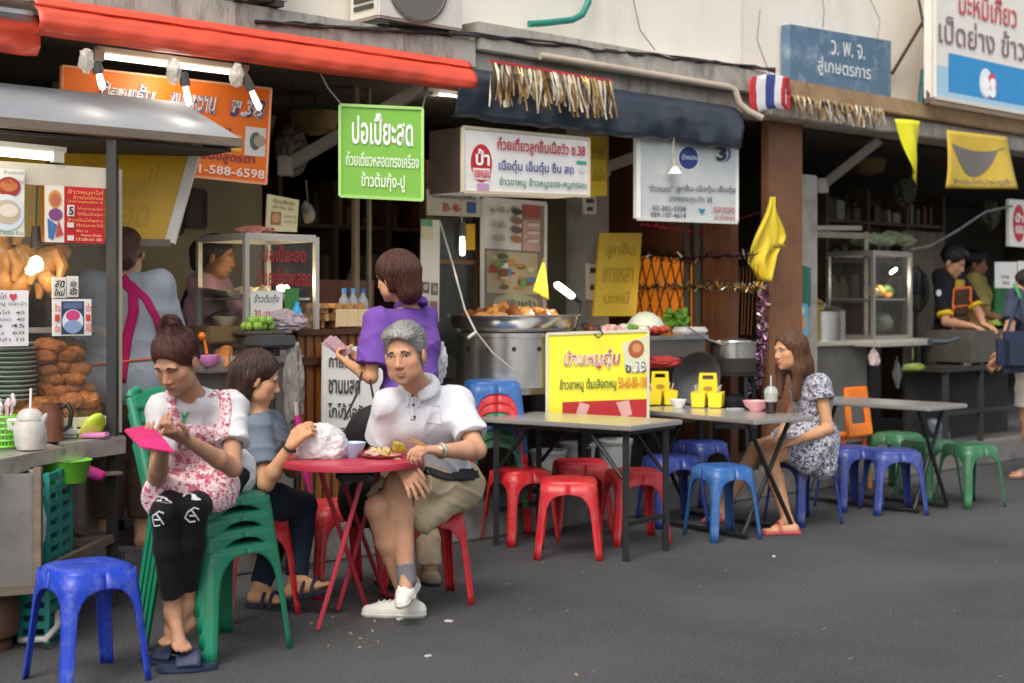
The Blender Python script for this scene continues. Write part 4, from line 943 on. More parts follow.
b = MB(); b.lathe([(.09, -.06), (.115, .03), (.12, .035), (.11, .03)], p, 22); b.build('tub', M_lime, t, smooth=True)
b = MB(); b.bar(Cc(-.7, .1, .625), Cc(.0, .1, .625), .4, .012); tag(b.build('shelf_board', M_wood), 'wooden shelf board under the cart counter', 'shelf')
b = MB(); b.blob(W(90, 473, 6.35), .05, rg, (.7, .5, 1.3), .25, 3); tag(b.build('pink_bag', mat('pink_poly', srgb('#c02a80'), .3, var=.2, bump=.5, bscale=30), smooth=True), 'bright pink plastic bag hanging under the cart counter', 'bag')
b = MB(); b.tube([W(62, 478, 6.25), W(68, 515, 6.25), W(71, 556, 6.25)], .011, 8); tag(b.build('red_rod', P_red, smooth=True), 'thin red rod hanging under the cart counter', 'rod')
b = MB(); pts = [G(20, 645), G(45, 652), G(58, 645), G(56, 632), G(45, 620)]; pts = [q+V((0, 0, .02+.03*i)) for i, q in enumerate(pts)]; b.tube(pts, .013, 8); tag(b.build('hose', paint('#b8b4ac'), smooth=True), 'pale grey hose looped on the road under the cart', 'hose')
p = G(2, 655); t = thing('gas_cylinder', 'rusty brown gas cylinder foot under the cart', 'gas cylinder', p)
b = MB(); b.lathe([(.10, 0), (.10, .03), (.085, .04), (.12, .06), (.13, .1), (.13, .2), (.11, .24), (.05, .26), (.03, .28)], p+V((-.1, .1, 0)), 26); b.build('tank', mat('rust_paint', (.13, .06, .04), .7, .2, var=.35, dirt=(.05, .03, .02), dirt_amt=.6), t, smooth=True)
b = MB(); b.tube([p+V((-.1, .1, .27)), p+V((-.1, .1, .32))], .02, 8); b.build('valve', M_steel, t, smooth=True)
# yellow tarpaulin board behind the cart roof
q = [PD(40, 139, .02), PD(204, 141, .02), W(172, 246, 6.75), W(30, 238, 6.1)]
q = [W(-20, 139, 7.0), W(199, 139, 7.25), W(170, 243, 7.15), W(-20, 240, 6.9)]
ts = sign('yellow_board', 'tilted yellow stall board in a white frame behind the cart roof', 'board', q, '#c79a14', .02, facemat=mat('yellow_tarp', srgb('#c9a018'), .5, var=.1, scale=5, bump=.1, bscale=12),
    texts=[('ข้าวมันไก่', (.50, .12, .85, .45), '#b98f14', .008), ('ไก่ทอด', (.50, .55, .85, .85), '#b98f14', .008)])
b = MB(); b.bar(q[1], q[2], .03, .05); b.build('white_edge', paint('#d9d6ce'), ts); b = MB(); b.bar(q[3], q[2], .03, .035); b.build('lower_edge', paint('#6a6458'), ts)
# ================================================================ the stalls behind
M_alu = mat('aluminium', (.52, .49, .42), .4, .35, var=.15, scale=8)
M_wooda = mat('varnished_wood', srgb('#9a5f2a'), .38, var=.3, scale=4, stretch=(7, 7, .8), dirt=srgb('#5e3414'), dirt_amt=.5)
M_woodd = mat('dark_wood', srgb('#4e2a14'), .45, var=.3, scale=4, stretch=(6, 6, .8))
M_inox = mat('stainless', (.66, .65, .63), .24, .95, var=.15, scale=4, stretch=(1, 1, .3), dirt=(.3, .26, .22), dirt_amt=.35)
M_bcase = glassmat('cabinet_glass', (.6, .58, .5), .03)
def post(mb, s, d, z0, z1, w=.028): mb.fbox(s-w/2, s+w/2, d-w/2, d+w/2, z0, z1)
def cabinet(name, label, s0, s1, d0, d1, z0, z1, frame, w=.028, shelf=()):
    r = thing(name, label, 'cabinet', Fd((s0+s1)/2, (d0+d1)/2, z0))
    b = MB()
    for s in (s0, s1):
        for d in (d0, d1): post(b, s, d, z0, z1, w)
    for z in (z0+w/2, z1-w/2):
        for d in (d0, d1): b.fbox(s0+w/2+.001, s1-w/2-.001, d-w/2+.002, d+w/2-.002, z-w/2, z+w/2)
        for s in (s0, s1): b.fbox(s-w/2+.002, s+w/2-.002, d0+w/2+.001, d1-w/2-.001, z-w/2, z+w/2)
    b.build('frame', frame, r)
    b = MB(); b.fbox(s0+w/2, s1-w/2, d0, d0+.005, z0+w, z1-w); b.fbox(s0, s0+.005, d0+w/2, d1-w/2, z0+w, z1-w); b.build('glass', M_bcase, r)
    b = MB(); b.fbox(s0, s1, d0, d1, z1, z1+.012); b.build('top_board', frame, r)
    for z in shelf:
        b = MB(); b.fbox(s0+.02, s1-.02, d0+.03, d1-.02, z, z+.012); b.build('shelf', M_steel, r)
    return r
# --- table and glass cabinet of the dessert stall
zt = 1.12
r = thing('stall_table', 'cream stall table loaded with boxes under the glass cabinet', 'table', Fd(S(240, .4), .4, .19))
b = MB(); b.fbox(S(168, .12), S(302, .12), .1, .72, zt-.04, zt, .006); b.build('tabletop', M_alu, r, smooth=True)
b = MB(); b.fbox(S(168, .12)+.03, S(302, .12)-.03, .13, .15, .3, zt-.04); b.build('front_sheet', M_cab, r)
for x_, d_ in ((172, .14), (298, .14), (172, .68), (298, .68)):
    b = MB(); s_ = S(x_, .12); b.fbox(s_-.02, s_+.02, d_-.02, d_+.02, .19, zt-.04); b.build('leg', M_blk, r)
cs0, cs1, zc0, zc1 = S(246, .14), S(316, .14), zt+.002, ZZ(280, 236, .14)
cab = cabinet('display_cabinet', 'glass display cabinet with red Thai lettering on the dessert stall', cs0, cs1, .14, .62, zc0, zc1, M_alu, .026, (ZZ(280, 300, .14),))
fq = [Fd(cs0, .135, zc1), Fd(cs1, .135, zc1), Fd(cs1, .135, zc0), Fd(cs0, .135, zc0)]
for t_, bx_ in (('ปอเปี๊ยะสด', (.22, .08, .84, .22)), ('ก๋วยเตี๋ยวหลอด', (.16, .26, .92, .42))):
    b = MB(); put_text(b, fq, t_, bx_, .02); b.build('lettering', paint('#96262a'), cab, fixn=False)
b = MB(); put_rect(b, fq, (.05, .46, .50, .72), .003); b.build('printed_patch', paint('#e2dfd6'), cab)
b = MB(); put_text(b, fq, 'ข้าวต้มกุ้ง', (.1, .49, .45, .58), .01, .3, .005); b.build('lettering', paint('#6a7078'), cab, fixn=False)
b = MB(); put_text(b, fq, '30 บาท', (.1, .62, .38, .69), .01, 0, .005); b.build('lettering', paint('#c8584a'), cab, fixn=False)
b = MB(); put_rect(b, fq, (.53, .44, .74, .68), .003); b.build('printed_patch', paint('#3d7a3c'), cab)
# food in the cabinet
p = Fd(cs0+.2, .35, ZZ(280, 300, .14)+.013)
r = thing('steel_tray', 'steel tray of sliced food on the cabinet shelf', 'tray', p)
b = MB(); b.box(p+V((0, 0, .012)), (.3, .22, .02), Matrix.Rotation(ANG, 3, 'Z'), .006); b.build('tray', M_inox, r, smooth=True)
for i in range(9):
    b = MB(); b.blob(p+V((rg.uniform(-.1, .1), rg.uniform(-.07, .07), .035)), .03, rg, (1.2, 1, .6), .15, 2); b.build('morsel', mat('pale_food', srgb('#c9b48a'), .5, var=.3), r, smooth=True)
lamp_light(PD(283, 282, .3), 2.5, (1, .82, .5)); r = thing('cabinet_lamp', 'small warm lamp glowing inside the glass cabinet', 'lamp', PD(281, 290, .3))
b = MB(); b.ball(PD(283, 288, .3), .028, 10, (1.3, .8, .7)); b.build('bulb', lamp_glow('lamp_soft', (1, .85, .5), 9), r, smooth=True)
b = MB(); b.tube([PD(288, 292, .3), PD(296, 300, .3)], .014, 8); b.build('socket', paint('#3a352e'), r, smooth=True)
# on the cabinet
sign('menu_board', 'cream paper menu standing on top of the glass cabinet', 'menu', [PD(268, 194, .3), PD(299, 200, .3), PD(297, 232, .3), PD(266, 231, .3)], '#cdbf98', .012,
     rects=[((.12, .45, .45, .82), '#8a6a4a'), ((.16, .5, .4, .75), '#b98a5a', 'ell')], texts=[('น้ำแข็งใส', (.15, .08, .85, .2), '#6a5a3a', .008), ('เต้าทึง 20', (.15, .26, .8, .36), '#6a5a3a', .005), ('รวมมิตร 20', (.52, .5, .92, .58), '#6a5a3a', .005), ('ลอดช่อง 20', (.52, .66, .92, .74), '#6a5a3a', .005)])
b = MB(); b.crumple(PD(255, 231, .3), .06, 7, (1.8, .8, .45)); tag(b.build('folded_bag', mat('red_white_bag', srgb('#a8685c'), .5, var=.4, scale=20), smooth=True), 'crumpled reddish bag lying on top of the glass cabinet', 'bag')
r = thing('hanging_pouch', 'grey pouch hanging above the glass cabinet', 'pouch', PD(312, 222, .4))
b = MB(); b.blob(PD(308, 212, .4), .06, rg, (.8, .5, 1.3), .2, 3); b.build('pouch', mat('grey_cloth', (.12, .115, .1), .8, var=.3), r, smooth=True); b = MB(); b.tube([PD(308, 204, .4), PD(306, 180, .4)], .006, 5); b.build('strap', paint('#2f2c28'), r)
# limes, scale, boxes, bottle
r = thing('lime_pile', 'small pile of green limes beside the cabinet', 'limes', Fd(S(258, .06), .06, zt))
lb = PD(259, 327, .07); 
for i in range(26):
    lay = i//13; b = MB(); q = V((lb.x, lb.y, 0))+CU*rg.uniform(-.09, .08)*(1-.3*lay)+CI*rg.uniform(-.05, .05)*(1-.3*lay); b.ball(V((q.x, q.y, lb.z+.005+lay*.03)), .021, 8, (1, 1, 1.1)); b.build('lime', mat('lime_skin', srgb('#8fb843'), .4, var=.2, scale=9), r, smooth=True)
b = MB(); b.box(V((lb.x, lb.y, lb.z-.03)), (.24, .16, .025), Matrix.Rotation(ANG, 3, 'Z'), .008); b.build('tray', paint('#5a5148'), r)
b = MB(); b.box(V((lb.x, lb.y, (zt+lb.z-.05)/2)), (.18, .12, max(.01, lb.z-.05-zt)), Matrix.Rotation(ANG, 3, 'Z')); b.build('stand', paint('#46413a'), r)
p = PD(270, 352, -.05); r = thing('weighing_scale', 'dark weighing scale with flat pan before the limes', 'scale', V((p.x, p.y, .19)))
b = MB(); b.box(PD(270, 341, -.05), (.22, .16, .06), Matrix.Rotation(ANG, 3, 'Z'), .01); b.build('pan', mat('scale_grey', (.09, .09, .092), .5, .3), r, smooth=True)
b = MB(); q = PD(270, 350, -.05); b.bar(q, V((q.x, q.y, .2)), .05); b.box(V((q.x, q.y, .215)), (.3, .26, .03), Matrix.Rotation(ANG, 3, 'Z')); b.build('stand', M_blk, r)
b = MB(); b.crumple(PD(285, 322, .08), .085, 5, (1.3, .7, .75)); tag(b.build('produce_bag', mat('mauve_bag', srgb('#9c8d94'), .45, var=.3, bump=.6, bscale=24), smooth=True), 'mauve grey plastic bag of produce beside the limes', 'bag')
b = MB(); b.crumple(PD(294, 385, -.12), .10, 6, (.5, .3, 2.2), 1.2); tag(b.build('hanging_bag', mat('clear_hanging_bag', srgb('#8a8580'), .3, var=.3, bump=.7, bscale=20, alpha=.8), smooth=True), 'long clear plastic bag hanging by the wooden counter', 'bag')
r = thing('umbrella', 'closed magenta umbrella leaning by the wooden counter', 'umbrella', PD(312, 505, -.18))
b = MB(); b.tube([PD(297, 415, -.15), PD(302, 440, -.16), PD(306, 470, -.17), PD(310, 492, -.18)], [.014, .036, .026, .008], 10); b.build('canopy', mat('magenta_cloth', srgb('#b01f72'), .6, var=.2), r, smooth=True); b = MB(); b.tube([PD(310, 490, -.18), PD(313, 508, -.18)], .005, 6); b.build('shaft', paint('#b8b2a8'), r); b = MB(); b.tube([PD(296, 402, -.15), PD(297, 416, -.15)], .012, 6); b.build('handle', paint('#b8b2a8'), r)
p = PD(203, 373, .02); r = thing('food_box', 'clear food box of orange shredded vegetables on the dessert stall', 'food box', p)
q = PD(222, 364, .05); b = MB(); b.box(q, (.28, .18, .08), Matrix.Rotation(ANG, 3, 'Z'), .012); b.build('box', mat('frosted_box', srgb('#c9c2b4'), .3, var=.1, alpha=.55), r, smooth=True)
b = MB(); b.blob(q+V((0, 0, .035)), .09, rg, (1.2, .7, .35), .2, 3); b.build('filling', mat('orange_veg', srgb('#b8743a'), .6, var=.4, scale=30, bump=.5), r, smooth=True)
p = PD(209, 366, -.05); r = thing('pink_bowl', 'shiny pink bowl on the dessert stall behind the apron woman', 'bowl', p)
b = MB(); b.lathe([(.03, 0), (.055, .03), (.06, .055), (.055, .055), (.05, .03), (.001, .012)], p, 20, cap=False); b.build('bowl', mat('pink_gloss', srgb('#d98ac0'), .2), r, smooth=True)
r = thing('orange_ladle', 'orange ladle standing in a box behind the apron woman', 'ladle', PD(205, 352, .0))
b = MB(); b.tube([PD(204, 338, .0), PD(207, 354, .0)], .008, 6); b.ball(PD(202, 336, .0), .02, 8); b.build('ladle', P_orange, r, smooth=True)
b = MB(); b.tube([PD(184, 352, .1), PD(185, 334, .1)], [.028, .032], 12); tag(b.build('plastic_cup', mat('frosted_cup', srgb('#d5d2cc'), .3, alpha=.8), smooth=True), 'frosted plastic cup at the end of the dessert stall', 'cup')
b = MB(); M_bb = mat('blue_bottle', srgb('#2f9bd0'), .2, var=.1); pb_ = PD(297, 330, .05); b.lathe([(.024, 0), (.027, .02), (.024, .05), (.027, .09), (.024, .11), (.012, .13), (.013, .15)], pb_, 14, wob=.03); tag(b.build('blue_bottle', M_bb, smooth=True), 'ribbed blue bottle beside the bread loaves', 'bottle')
# tray and bowl under the cabinet glass
b = MB(); b.lathe([(.03, 0), (.07, .045), (.075, .05), (.06, .04), (.001, .01)], PD(226, 326, .3), 18, cap=False); tag(b.build('white_bowl', paint('#d8d0bc'), smooth=True), 'cream bowl beside the pink shirted vendor', 'bowl')
b = MB(); b.box(PD(228, 334, .3), (.42, .3, .09), Matrix.Rotation(ANG, 3, 'Z'), .01); tag(b.build('cardboard_tray', mat('cardboard', srgb('#7a6440'), .8, var=.2), smooth=True), 'brown cardboard tray beside the pink shirted vendor', 'tray')
b = MB(); b.lathe([(.001, 0), (.19, 0), (.21, .02), (.215, .018), (.19, -.006)], PD(240, 296, .45), 30, cap=False, M=Matrix.Rotation(R(8), 3, 'Y')); tag(b.build('steel_platter', M_inox, smooth=True), 'wide steel platter before the pink shirted vendor', 'platter')
# --- wooden counter with bread
ws0, ws1 = S(297, .12), S(372, .12); zw = ZZ(330, 330, .12)
wc = thing('wooden_counter', 'varnished plank counter with bread and bottles on it', 'counter', Fd((ws0+ws1)/2, .3, .19))
b = MB(); b.fbox(ws0, ws1, .12, .55, .2, zw-.03); b.build('body', M_wooda, wc)
b = MB()
n_ = 9
for i in range(n_+1):
    s_ = ws0+(ws1-ws0)*i/n_; b.fbox(s_-.006, s_+.006, .113, .12, .2, zw-.03)
b.build('batten_strips', M_woodd, wc)
b = MB(); b.fbox(ws0-.02, ws1+.02, .09, .57, zw-.028, zw+.006); b.fbox(ws0-.05, ws0+.3, .095, .118, ZZ(310, 362, .1)-.02, ZZ(310, 357, .1)); b.build('top_board', M_woodd, wc, bevel=.004)
sign('coffee_board', 'white board listing coffee and tea drinks in black Thai letters', 'menu', [PD(323, 345, .06), PD(396, 348, .06), PD(393, 440, .02), PD(322, 438, .02)], '#e6e4dd', .012,
     texts=[('กาแฟ', (.07, .10, .36, .24), '#35332f', .02), ('ชานมสด', (.07, .36, .50, .52), '#35332f', .02), ('โกโก้,โอวัลติน', (.07, .62, .78, .80), '#35332f', .02), ('นมสด', (.07, .88, .40, .97), '#35332f', .02)])
M_bread = mat('bread_crust', srgb('#b98a52'), .6, var=.3, scale=12, bump=.3, bscale=50, dirt=srgb('#8a4f22'), dirt_amt=.8, dirt_scale=9)
M_crumb = mat('bread_crumb', srgb('#d8bd8e'), .7, var=.12, scale=30)
for i, (x, lab) in enumerate(((309, 'bread loaf at the dessert stall end of the wooden counter'), (322, 'bread loaf second along the wooden counter'), (336, 'bread loaf third along the wooden counter'), (347, 'pale cut bread loaf near the purple shirted woman'), (358, 'pale cut bread loaf touching the purple shirted woman'))):
    q = PD(x, 328, .2); r = thing('bread_loaf', lab, 'bread', V((q.x, q.y, zw+.006)), 0, 'bread loaves on the wooden counter')
    M_ = Matrix.Rotation(ANG, 3, 'Z'); c = V((q.x, q.y, zw+.07))
    b = MB(); b.box(c+M_ @ V((0, .06, 0)), (.1, .22, .12), M_, .04); b.box(c+M_ @ V((0, .06, .05)), (.108, .222, .055), M_, .027); b.build('crust', M_bread, r, smooth=True)
    if i > 1: b = MB(); b.box(c+M_ @ V((0, -.052, -.004)), (.078, .006, .1), M_, .02); b.build('cut_face', M_crumb, r)
for i, x in enumerate((344, 353, 363)):
    q = PD(x, 318, .42); q.z = zw+.006
    r = thing('water_bottle', ['clear water bottle nearest the bread end of the counter', 'clear water bottle in the middle behind the bread', 'darker blue capped bottle behind the bread'][i], 'bottle', q, 0, 'water bottles behind the bread')
    b = MB(); b.lathe([(.03, 0), (.034, .02), (.031, .07), (.034, .12), (.03, .16), (.013, .19), (.013, .205)], q, 16, wob=.02); b.build('bottle', mat('pet_plastic', srgb('#b9c4cc'), .15, alpha=.55, var=.1), r, smooth=True)
    b = MB(); b.lathe([(.016, .203), (.016, .228), (.002, .23)], q, 12); b.build('cap', paint('#4a8fd0' if i < 2 else '#2f4fa8'), r, smooth=True)
    b = MB(); b.lathe([(.0345, .06), (.0345, .115)], q, 16, cap=False); b.build('wrapper', paint('#6f9cc9' if i < 2 else '#8a6f66'), r, smooth=True)
b = MB(); b.fbox(S(312, .9), S(372, .9), .88, .93, .19, ZZ(340, 280, .9)); tag(b.build('wooden_partition', mat('redwood_panel', srgb('#5e2c16'), .5, var=.25, stretch=(5, 5, .7))), 'dark red wooden partition behind the bread', 'partition')
# deep dim shop: shelves, frames, hangings
rg2 = random.Random(5)
cols_ = ['#3a3630', '#4a3a2a', '#2f3538', '#54483a', '#6a5a42', '#5f2a22', '#787470', '#8a7a5a', '#35503a', '#9a9488']
def shelf_unit(label, x0, x1, d, zs, n, seed):
    rg2 = random.Random(seed); sh = thing('wall_shelf', label, 'shelf', Fd(S((x0+x1)/2, d), d, .19)); a, c = S(x0, d), S(x1, d); m_ = mat('dim_wood', (.12, .08, .05), .6, var=.3)
    for z in zs: b = MB(); b.fbox(a, c, d-.1, d+.2, z, z+.03); b.build('board', m_, sh)
    for q in (a, (2*a+c)/3, (a+2*c)/3, c): b = MB(); b.fbox(q-.02, q+.02, d-.11, d+.2, .19, zs[-1]+.35); b.build('upright', m_, sh)
    for z in zs:
        s_ = a+.06
        while s_ < c-.1:
            w_ = rg2.uniform(.05, .14); h_ = rg2.uniform(.09, .27); b = MB(); k = rg2.random(); m_2 = paint(rg2.choice(cols_)); s_ += w_/2
            if k < .45: b.fbox(s_-w_/2, s_+w_/2, d-.06, d+.06, z+.031, z+.031+h_, .006)
            else: r_ = w_*.45; b.lathe([(r_, 0), (r_, h_*.65), (r_*.45, h_*.82), (r_*.45, h_)], Fd(s_, d, z+.031), 12)
            b.build('shelf_item', m_2, sh, smooth=k >= .45, auto=40); s_ += w_/2+rg2.uniform(.01, 1.0/n)
shelf_unit('dim shelf unit deep inside the shop behind the green sign', 272, 430, 2.4, (.6, 1.05, 1.5, 1.95), 12, 5)
shelf_unit('dark shelf unit at the back of the far stall behind the glass cabinet', 818, 935, 2.0, (1.0, 1.4, 1.8, 2.2), 14, 6)
def hung(label, x, y, d, kind, seed):
    q = PD(x, y, d); r = thing('hanging_'+kind, label, kind, q)
    b = MB(); b.tube([q+V((0, 0, .16)), V((q.x, q.y, 2.73))], .004, 4); b.build('cord', M_blk, r)
    b = MB()
    if kind == 'basket': b.lathe([(.02, -.1), (.13, -.06), (.16, .05), (.15, .05), (.02, -.06)], q, 18, cap=False); b.build('basket', mat('basket_cane', srgb('#6a5230'), .7, var=.4, scale=30, bump=.6), r, smooth=True)
    elif kind == 'pan': b.lathe([(.001, 0), (.11, .0), (.14, .03), (.145, .03), (.11, -.01)], q, 20, cap=False, M=Matrix.Rotation(R(80), 3, 'X')); b.build('pan', M_inox, r, smooth=True)
    else: b.crumple(q, .12, seed, (.8, .6, 1.2)); b.build('sack', mat('hung_bag', srgb('#4a463c'), .5, var=.3), r, smooth=True)
    b = MB(); b.tube([q+V((0, 0, .04)), q+V((0, 0, .17))], .008, 5); b.build('hook', M_blk, r)
for a_ in (('cane basket hanging in the dim dessert shop near its awning arm', 250, 125, 1.0, 'basket', 1), ('cane basket hanging in the dark behind the green board', 315, 120, 1.1, 'basket', 2), ('pale bag hanging above the glass cabinet of the dessert stall', 292, 150, .9, 'bag', 3), ('cane basket hanging under the ceiling of the far stall', 868, 165, .8, 'basket', 5), ('pale bag hanging deep in the far stall above the fan', 905, 190, 1.0, 'bag', 6), ('bag hanging beside the red oval sign of the far stall', 990, 215, 1.1, 'bag', 8)): hung(*a_)
b = MB(); b.fbox(S(352, .75)-.0, S(352, .75)+.035, .72, .755, .19, 2.72); b.fbox(S(366, .75), S(366, .75)+.02, .72, .745, .19, 2.72); tag(b.build('wooden_post', mat('post_wood', (.2, .15, .09), .6, var=.3)), 'thin wooden post behind the purple shirted woman', 'post')
for lab, x0, y0, x1, y1, c1, c2 in (('small dark framed picture deep in the dessert shop', 162, 205, 182, 232, '#3b3026', '#6a5038'), ('red edged picture on the beige wall above the pink vendor', 185, 190, 205, 226, '#4a1f1c', '#3a2a20')):
    sign('framed_picture', lab, 'picture', [PD(x0, y0, 1.68), PD(x1, y0+2, 1.68), PD(x1, y1+1, 1.68), PD(x0, y1, 1.68)], c1, .03, rects=[((.15, .12, .85, .88), c2)], frame='#2a211a', fw=.03)
# --- glass door with papers
dd = 1.05
ds0, ds1 = S(424, dd), S(483, dd)
dr = thing('glass_door', 'brown framed glass door hung with paper strips', 'door', Fd((ds0+ds1)/2, dd, .19))
M_frame = mat('door_frame', srgb('#6a4c2c'), .5, var=.25, stretch=(5, 5, .7))
zd = ZZ(450, 192, dd)
b = MB(); b.fbox(ds0, ds0+.06, dd-.02, dd+.05, .19, zd+.2); b.fbox(ds1-.07, ds1, dd-.02, dd+.05, .19, zd+.2); b.fbox(ds0+.06, ds1-.07, dd-.015, dd+.045, zd+.1, zd+.2); b.fbox(ds0+.06, ds1-.07, dd-.015, dd+.045, ZZ(450, 262, dd)-.015, ZZ(450, 262, dd)+.015); b.build('frame', M_frame, dr)
b = MB(); b.fbox(ds0+.06, ds1-.07, dd+.01, dd+.02, .19, zd+.1); b.build('pane', mat('door_pane', (.055, .06, .055), .08, var=.4, scale=3, spec=.8), dr)
sign('paper_sign', 'pale sign with blue Thai words over the glass door', 'sign', [PD(427, 189, .95), PD(480, 193, .95), PD(480, 217, .95), PD(427, 215, .95)], '#b9b2a2', .012,
     rects=[((.74, .40, .92, .86), '#3a5584')], texts=[('ก๋วยเตี๋ยวลูกชิ้น', (.08, .12, .9, .38), '#33456e', .014), ('30- 40-', (.28, .5, .62, .85), '#a83a34', .015)])
sign('paper_strip', 'tall white paper strip with small portraits on the glass door', 'poster', [PD(421, 219, .9), PD(440, 220, .9), PD(439, 322, .9), PD(420, 320, .9)], '#d3d0c6', .004,
     rects=[((.0, .0, .6, .07), '#5e9a74'), ((.02, .07, .62, .2), '#c9c4a0'), ((.05, .62, .45, .73), '#4a4238'), ((.55, .62, .9, .74), '#5a5048'), ((.05, .8, .4, .9), '#6a5a4c'), ((.5, .8, .88, .9), '#8a5a52'), ((.12, .64, .36, .70), '#b89a84', 'ell'), ((.6, .65, .84, .71), '#a88a74', 'ell')])
r = sign('yellow_plastic_bag', 'yellow hand shaped foil hanging behind the glass door lamp', 'foil', [PD(465, 224, 1.0), PD(475, 224, 1.0), PD(475, 250, 1.0), PD(466, 250, 1.0)], '#c99a1c', .01)
rq = random.Random(44)
# poster panel beside the door
sign('poster_panel', 'tall panel of shop notices beside the glass door', 'poster', [PD(483, 199, .98), PD(546, 204, .98), PD(545, 318, .98), PD(483, 316, .98)], '#8a7f6e', .03, frame='#d6d0c2', fw=.03,
     rects=[((.02, .02, .60, .42), '#d9d4cb'), ((.62, .02, .90, .13), '#a8564a'), ((.62, .15, .9, .42), '#cfa79c'), ((.05, .44, .86, .80), '#b9a884'), ((.16, .80, .88, .94), '#b9ae8a', 'ell')]+[((x_, y_, x_+w_, y_+h_), c_, 'ell' if w_ > .13 else None) for x_, y_, w_, h_, c_ in [(rq.uniform(.06, .72), rq.uniform(.45, .74), rq.uniform(.06, .2), rq.uniform(.02, .07), rq.choice(['#b58a4a', '#7a9a5a', '#5a86a0', '#a8443c', '#d0c090', '#8a5a3a', '#c98a6a', '#e0dac8', '#5a6a3a'])) for _ in range(26)]+[(.40+.0*k, .06+.08*k, .17, .06, ['#54463c', '#8a6a4a', '#6a5a50', '#a8744a'][k]) for k in range(4)]+[(.65, .18+.07*k, .2, .03, '#e0cdc4') for k in range(3)]],
     texts=[('ลูกชิ้น', (.06, .06, .34, .13), '#5a554e', .008), ('เอ็นแก้ว', (.08, .18, .3, .24), '#5a554e', .006), ('ชามโต', (.1, .29, .28, .35), '#5a554e', .006), ('เจ้าเก่า', (.32, .845, .78, .90), '#4a5a48', .01)])
r = thing('junction_box', 'white electrical boxes with switches on the grey pillar', 'switch box', PD(592, 322, .85))
for (x0, y0, x1, y1) in ((585, 185, 597, 214), (588, 263, 598, 300)):
    b = MB(); a, c = PD(x0, y0, .87), PD(x1, y1, .87); b.slab([PD(x0, y0, .86), PD(x1, y0+1, .86), PD(x1, y1, .86), PD(x0, y1, .86)], .03); b.build('box', paint('#cfcabd'), r, bevel=.004)
for (x0, y0, x1, y1) in ((587, 190, 593, 195), (587, 199, 594, 203), (588, 207, 593, 211), (591, 268, 596, 273), (591, 285, 596, 290)):
    b = MB(); b.slab([PD(x0, y0, .85), PD(x1, y0, .85), PD(x1, y1, .85), PD(x0, y1, .85)], .008); b.build('switch', paint('#3a352f'), r)
# --- big cooking pot and tray of stewed meat
pc = PD(514, 385, .34); pz0 = pc.z; pr = .375
r = thing('stew_pot', 'large stainless steamer drum with round holes below the meat tray', 'pot', pc)
zt_ = ZZ(514, 332, .34)
b = MB(); b.lathe([(pr, 0), (pr, zt_-pz0-.03), (pr+.012, zt_-pz0-.025), (pr+.012, zt_-pz0), (pr-.02, zt_-pz0)], pc, 48); b.build('drum', M_inox, r, smooth=True, auto=40)
for a in range(-4, 5):
    t = -math.pi/2+a*.42; p = pc+V((math.cos(t)*(pr+.001), math.sin(t)*(pr+.001), .24)); b = MB(); b.lathe([(.001, 0), (.014, 0), (.014, .006), (.001, .006)], p, 12, cap=False, M=Matrix.Rotation(t, 3, 'Z') @ Matrix.Rotation(R(90), 3, 'Y')); b.build('hole', M_blk, r)
pt = V((pc.x, pc.y, zt_+.005))
tr = thing('meat_tray', 'wide round tray piled with brown stewed pork', 'tray', pt)
b = MB(); b.lathe([(pr*.93, 0), (pr+.02, .03), (pr+.035, .095), (pr+.05, .1), (pr+.05, .105), (pr+.025, .1), (pr-.02, .045), (.001, .045)], pt, 48, cap=False); b.build('pan', M_inox, tr, smooth=True, auto=50)
M_st = mat('stewed_pork', srgb('#8a4a22'), .38, var=.45, scale=14, bump=.4, bscale=40, dirt=srgb('#c08a4a'), dirt_amt=.6, dirt_scale=12); M_eg = mat('brown_egg', srgb('#c98a44'), .35, var=.2)
for i in range(46):
    a = rg.uniform(0, 6.28); q = math.sqrt(rg.random())*.30; h = .08+.07*(1-q/.3)
    b = MB(); m_ = M_eg if rg.random() < .3 else M_st
    b.blob(pt+V((q*math.cos(a), q*math.sin(a), h)), rg.uniform(.035, .06), rg, (1.3, .9, .75), .22, 2); b.build('meat_piece', m_, tr, smooth=True)
lamp_light(PD(566, 280, .2), 4, (1, .93, .8)); r = thing('clip_lamp', 'bright white clip lamp tilted over the meat tray', 'lamp', PD(578, 302, .25))
b = MB(); b.tube([PD(555, 284, .25), PD(557, 285, .25), PD(572, 296, .25), PD(574, 297, .25)], [.012, .024, .024, .016], 10); b.build('bulb', L_bulb, r, smooth=True)
b = MB(); b.tube([PD(573, 297, .25), PD(580, 302, .25), PD(577, 322, .25), PD(570, 345, .22)], [.02, .016, .008, .008], 8); b.build('arm', M_blk, r, smooth=True)
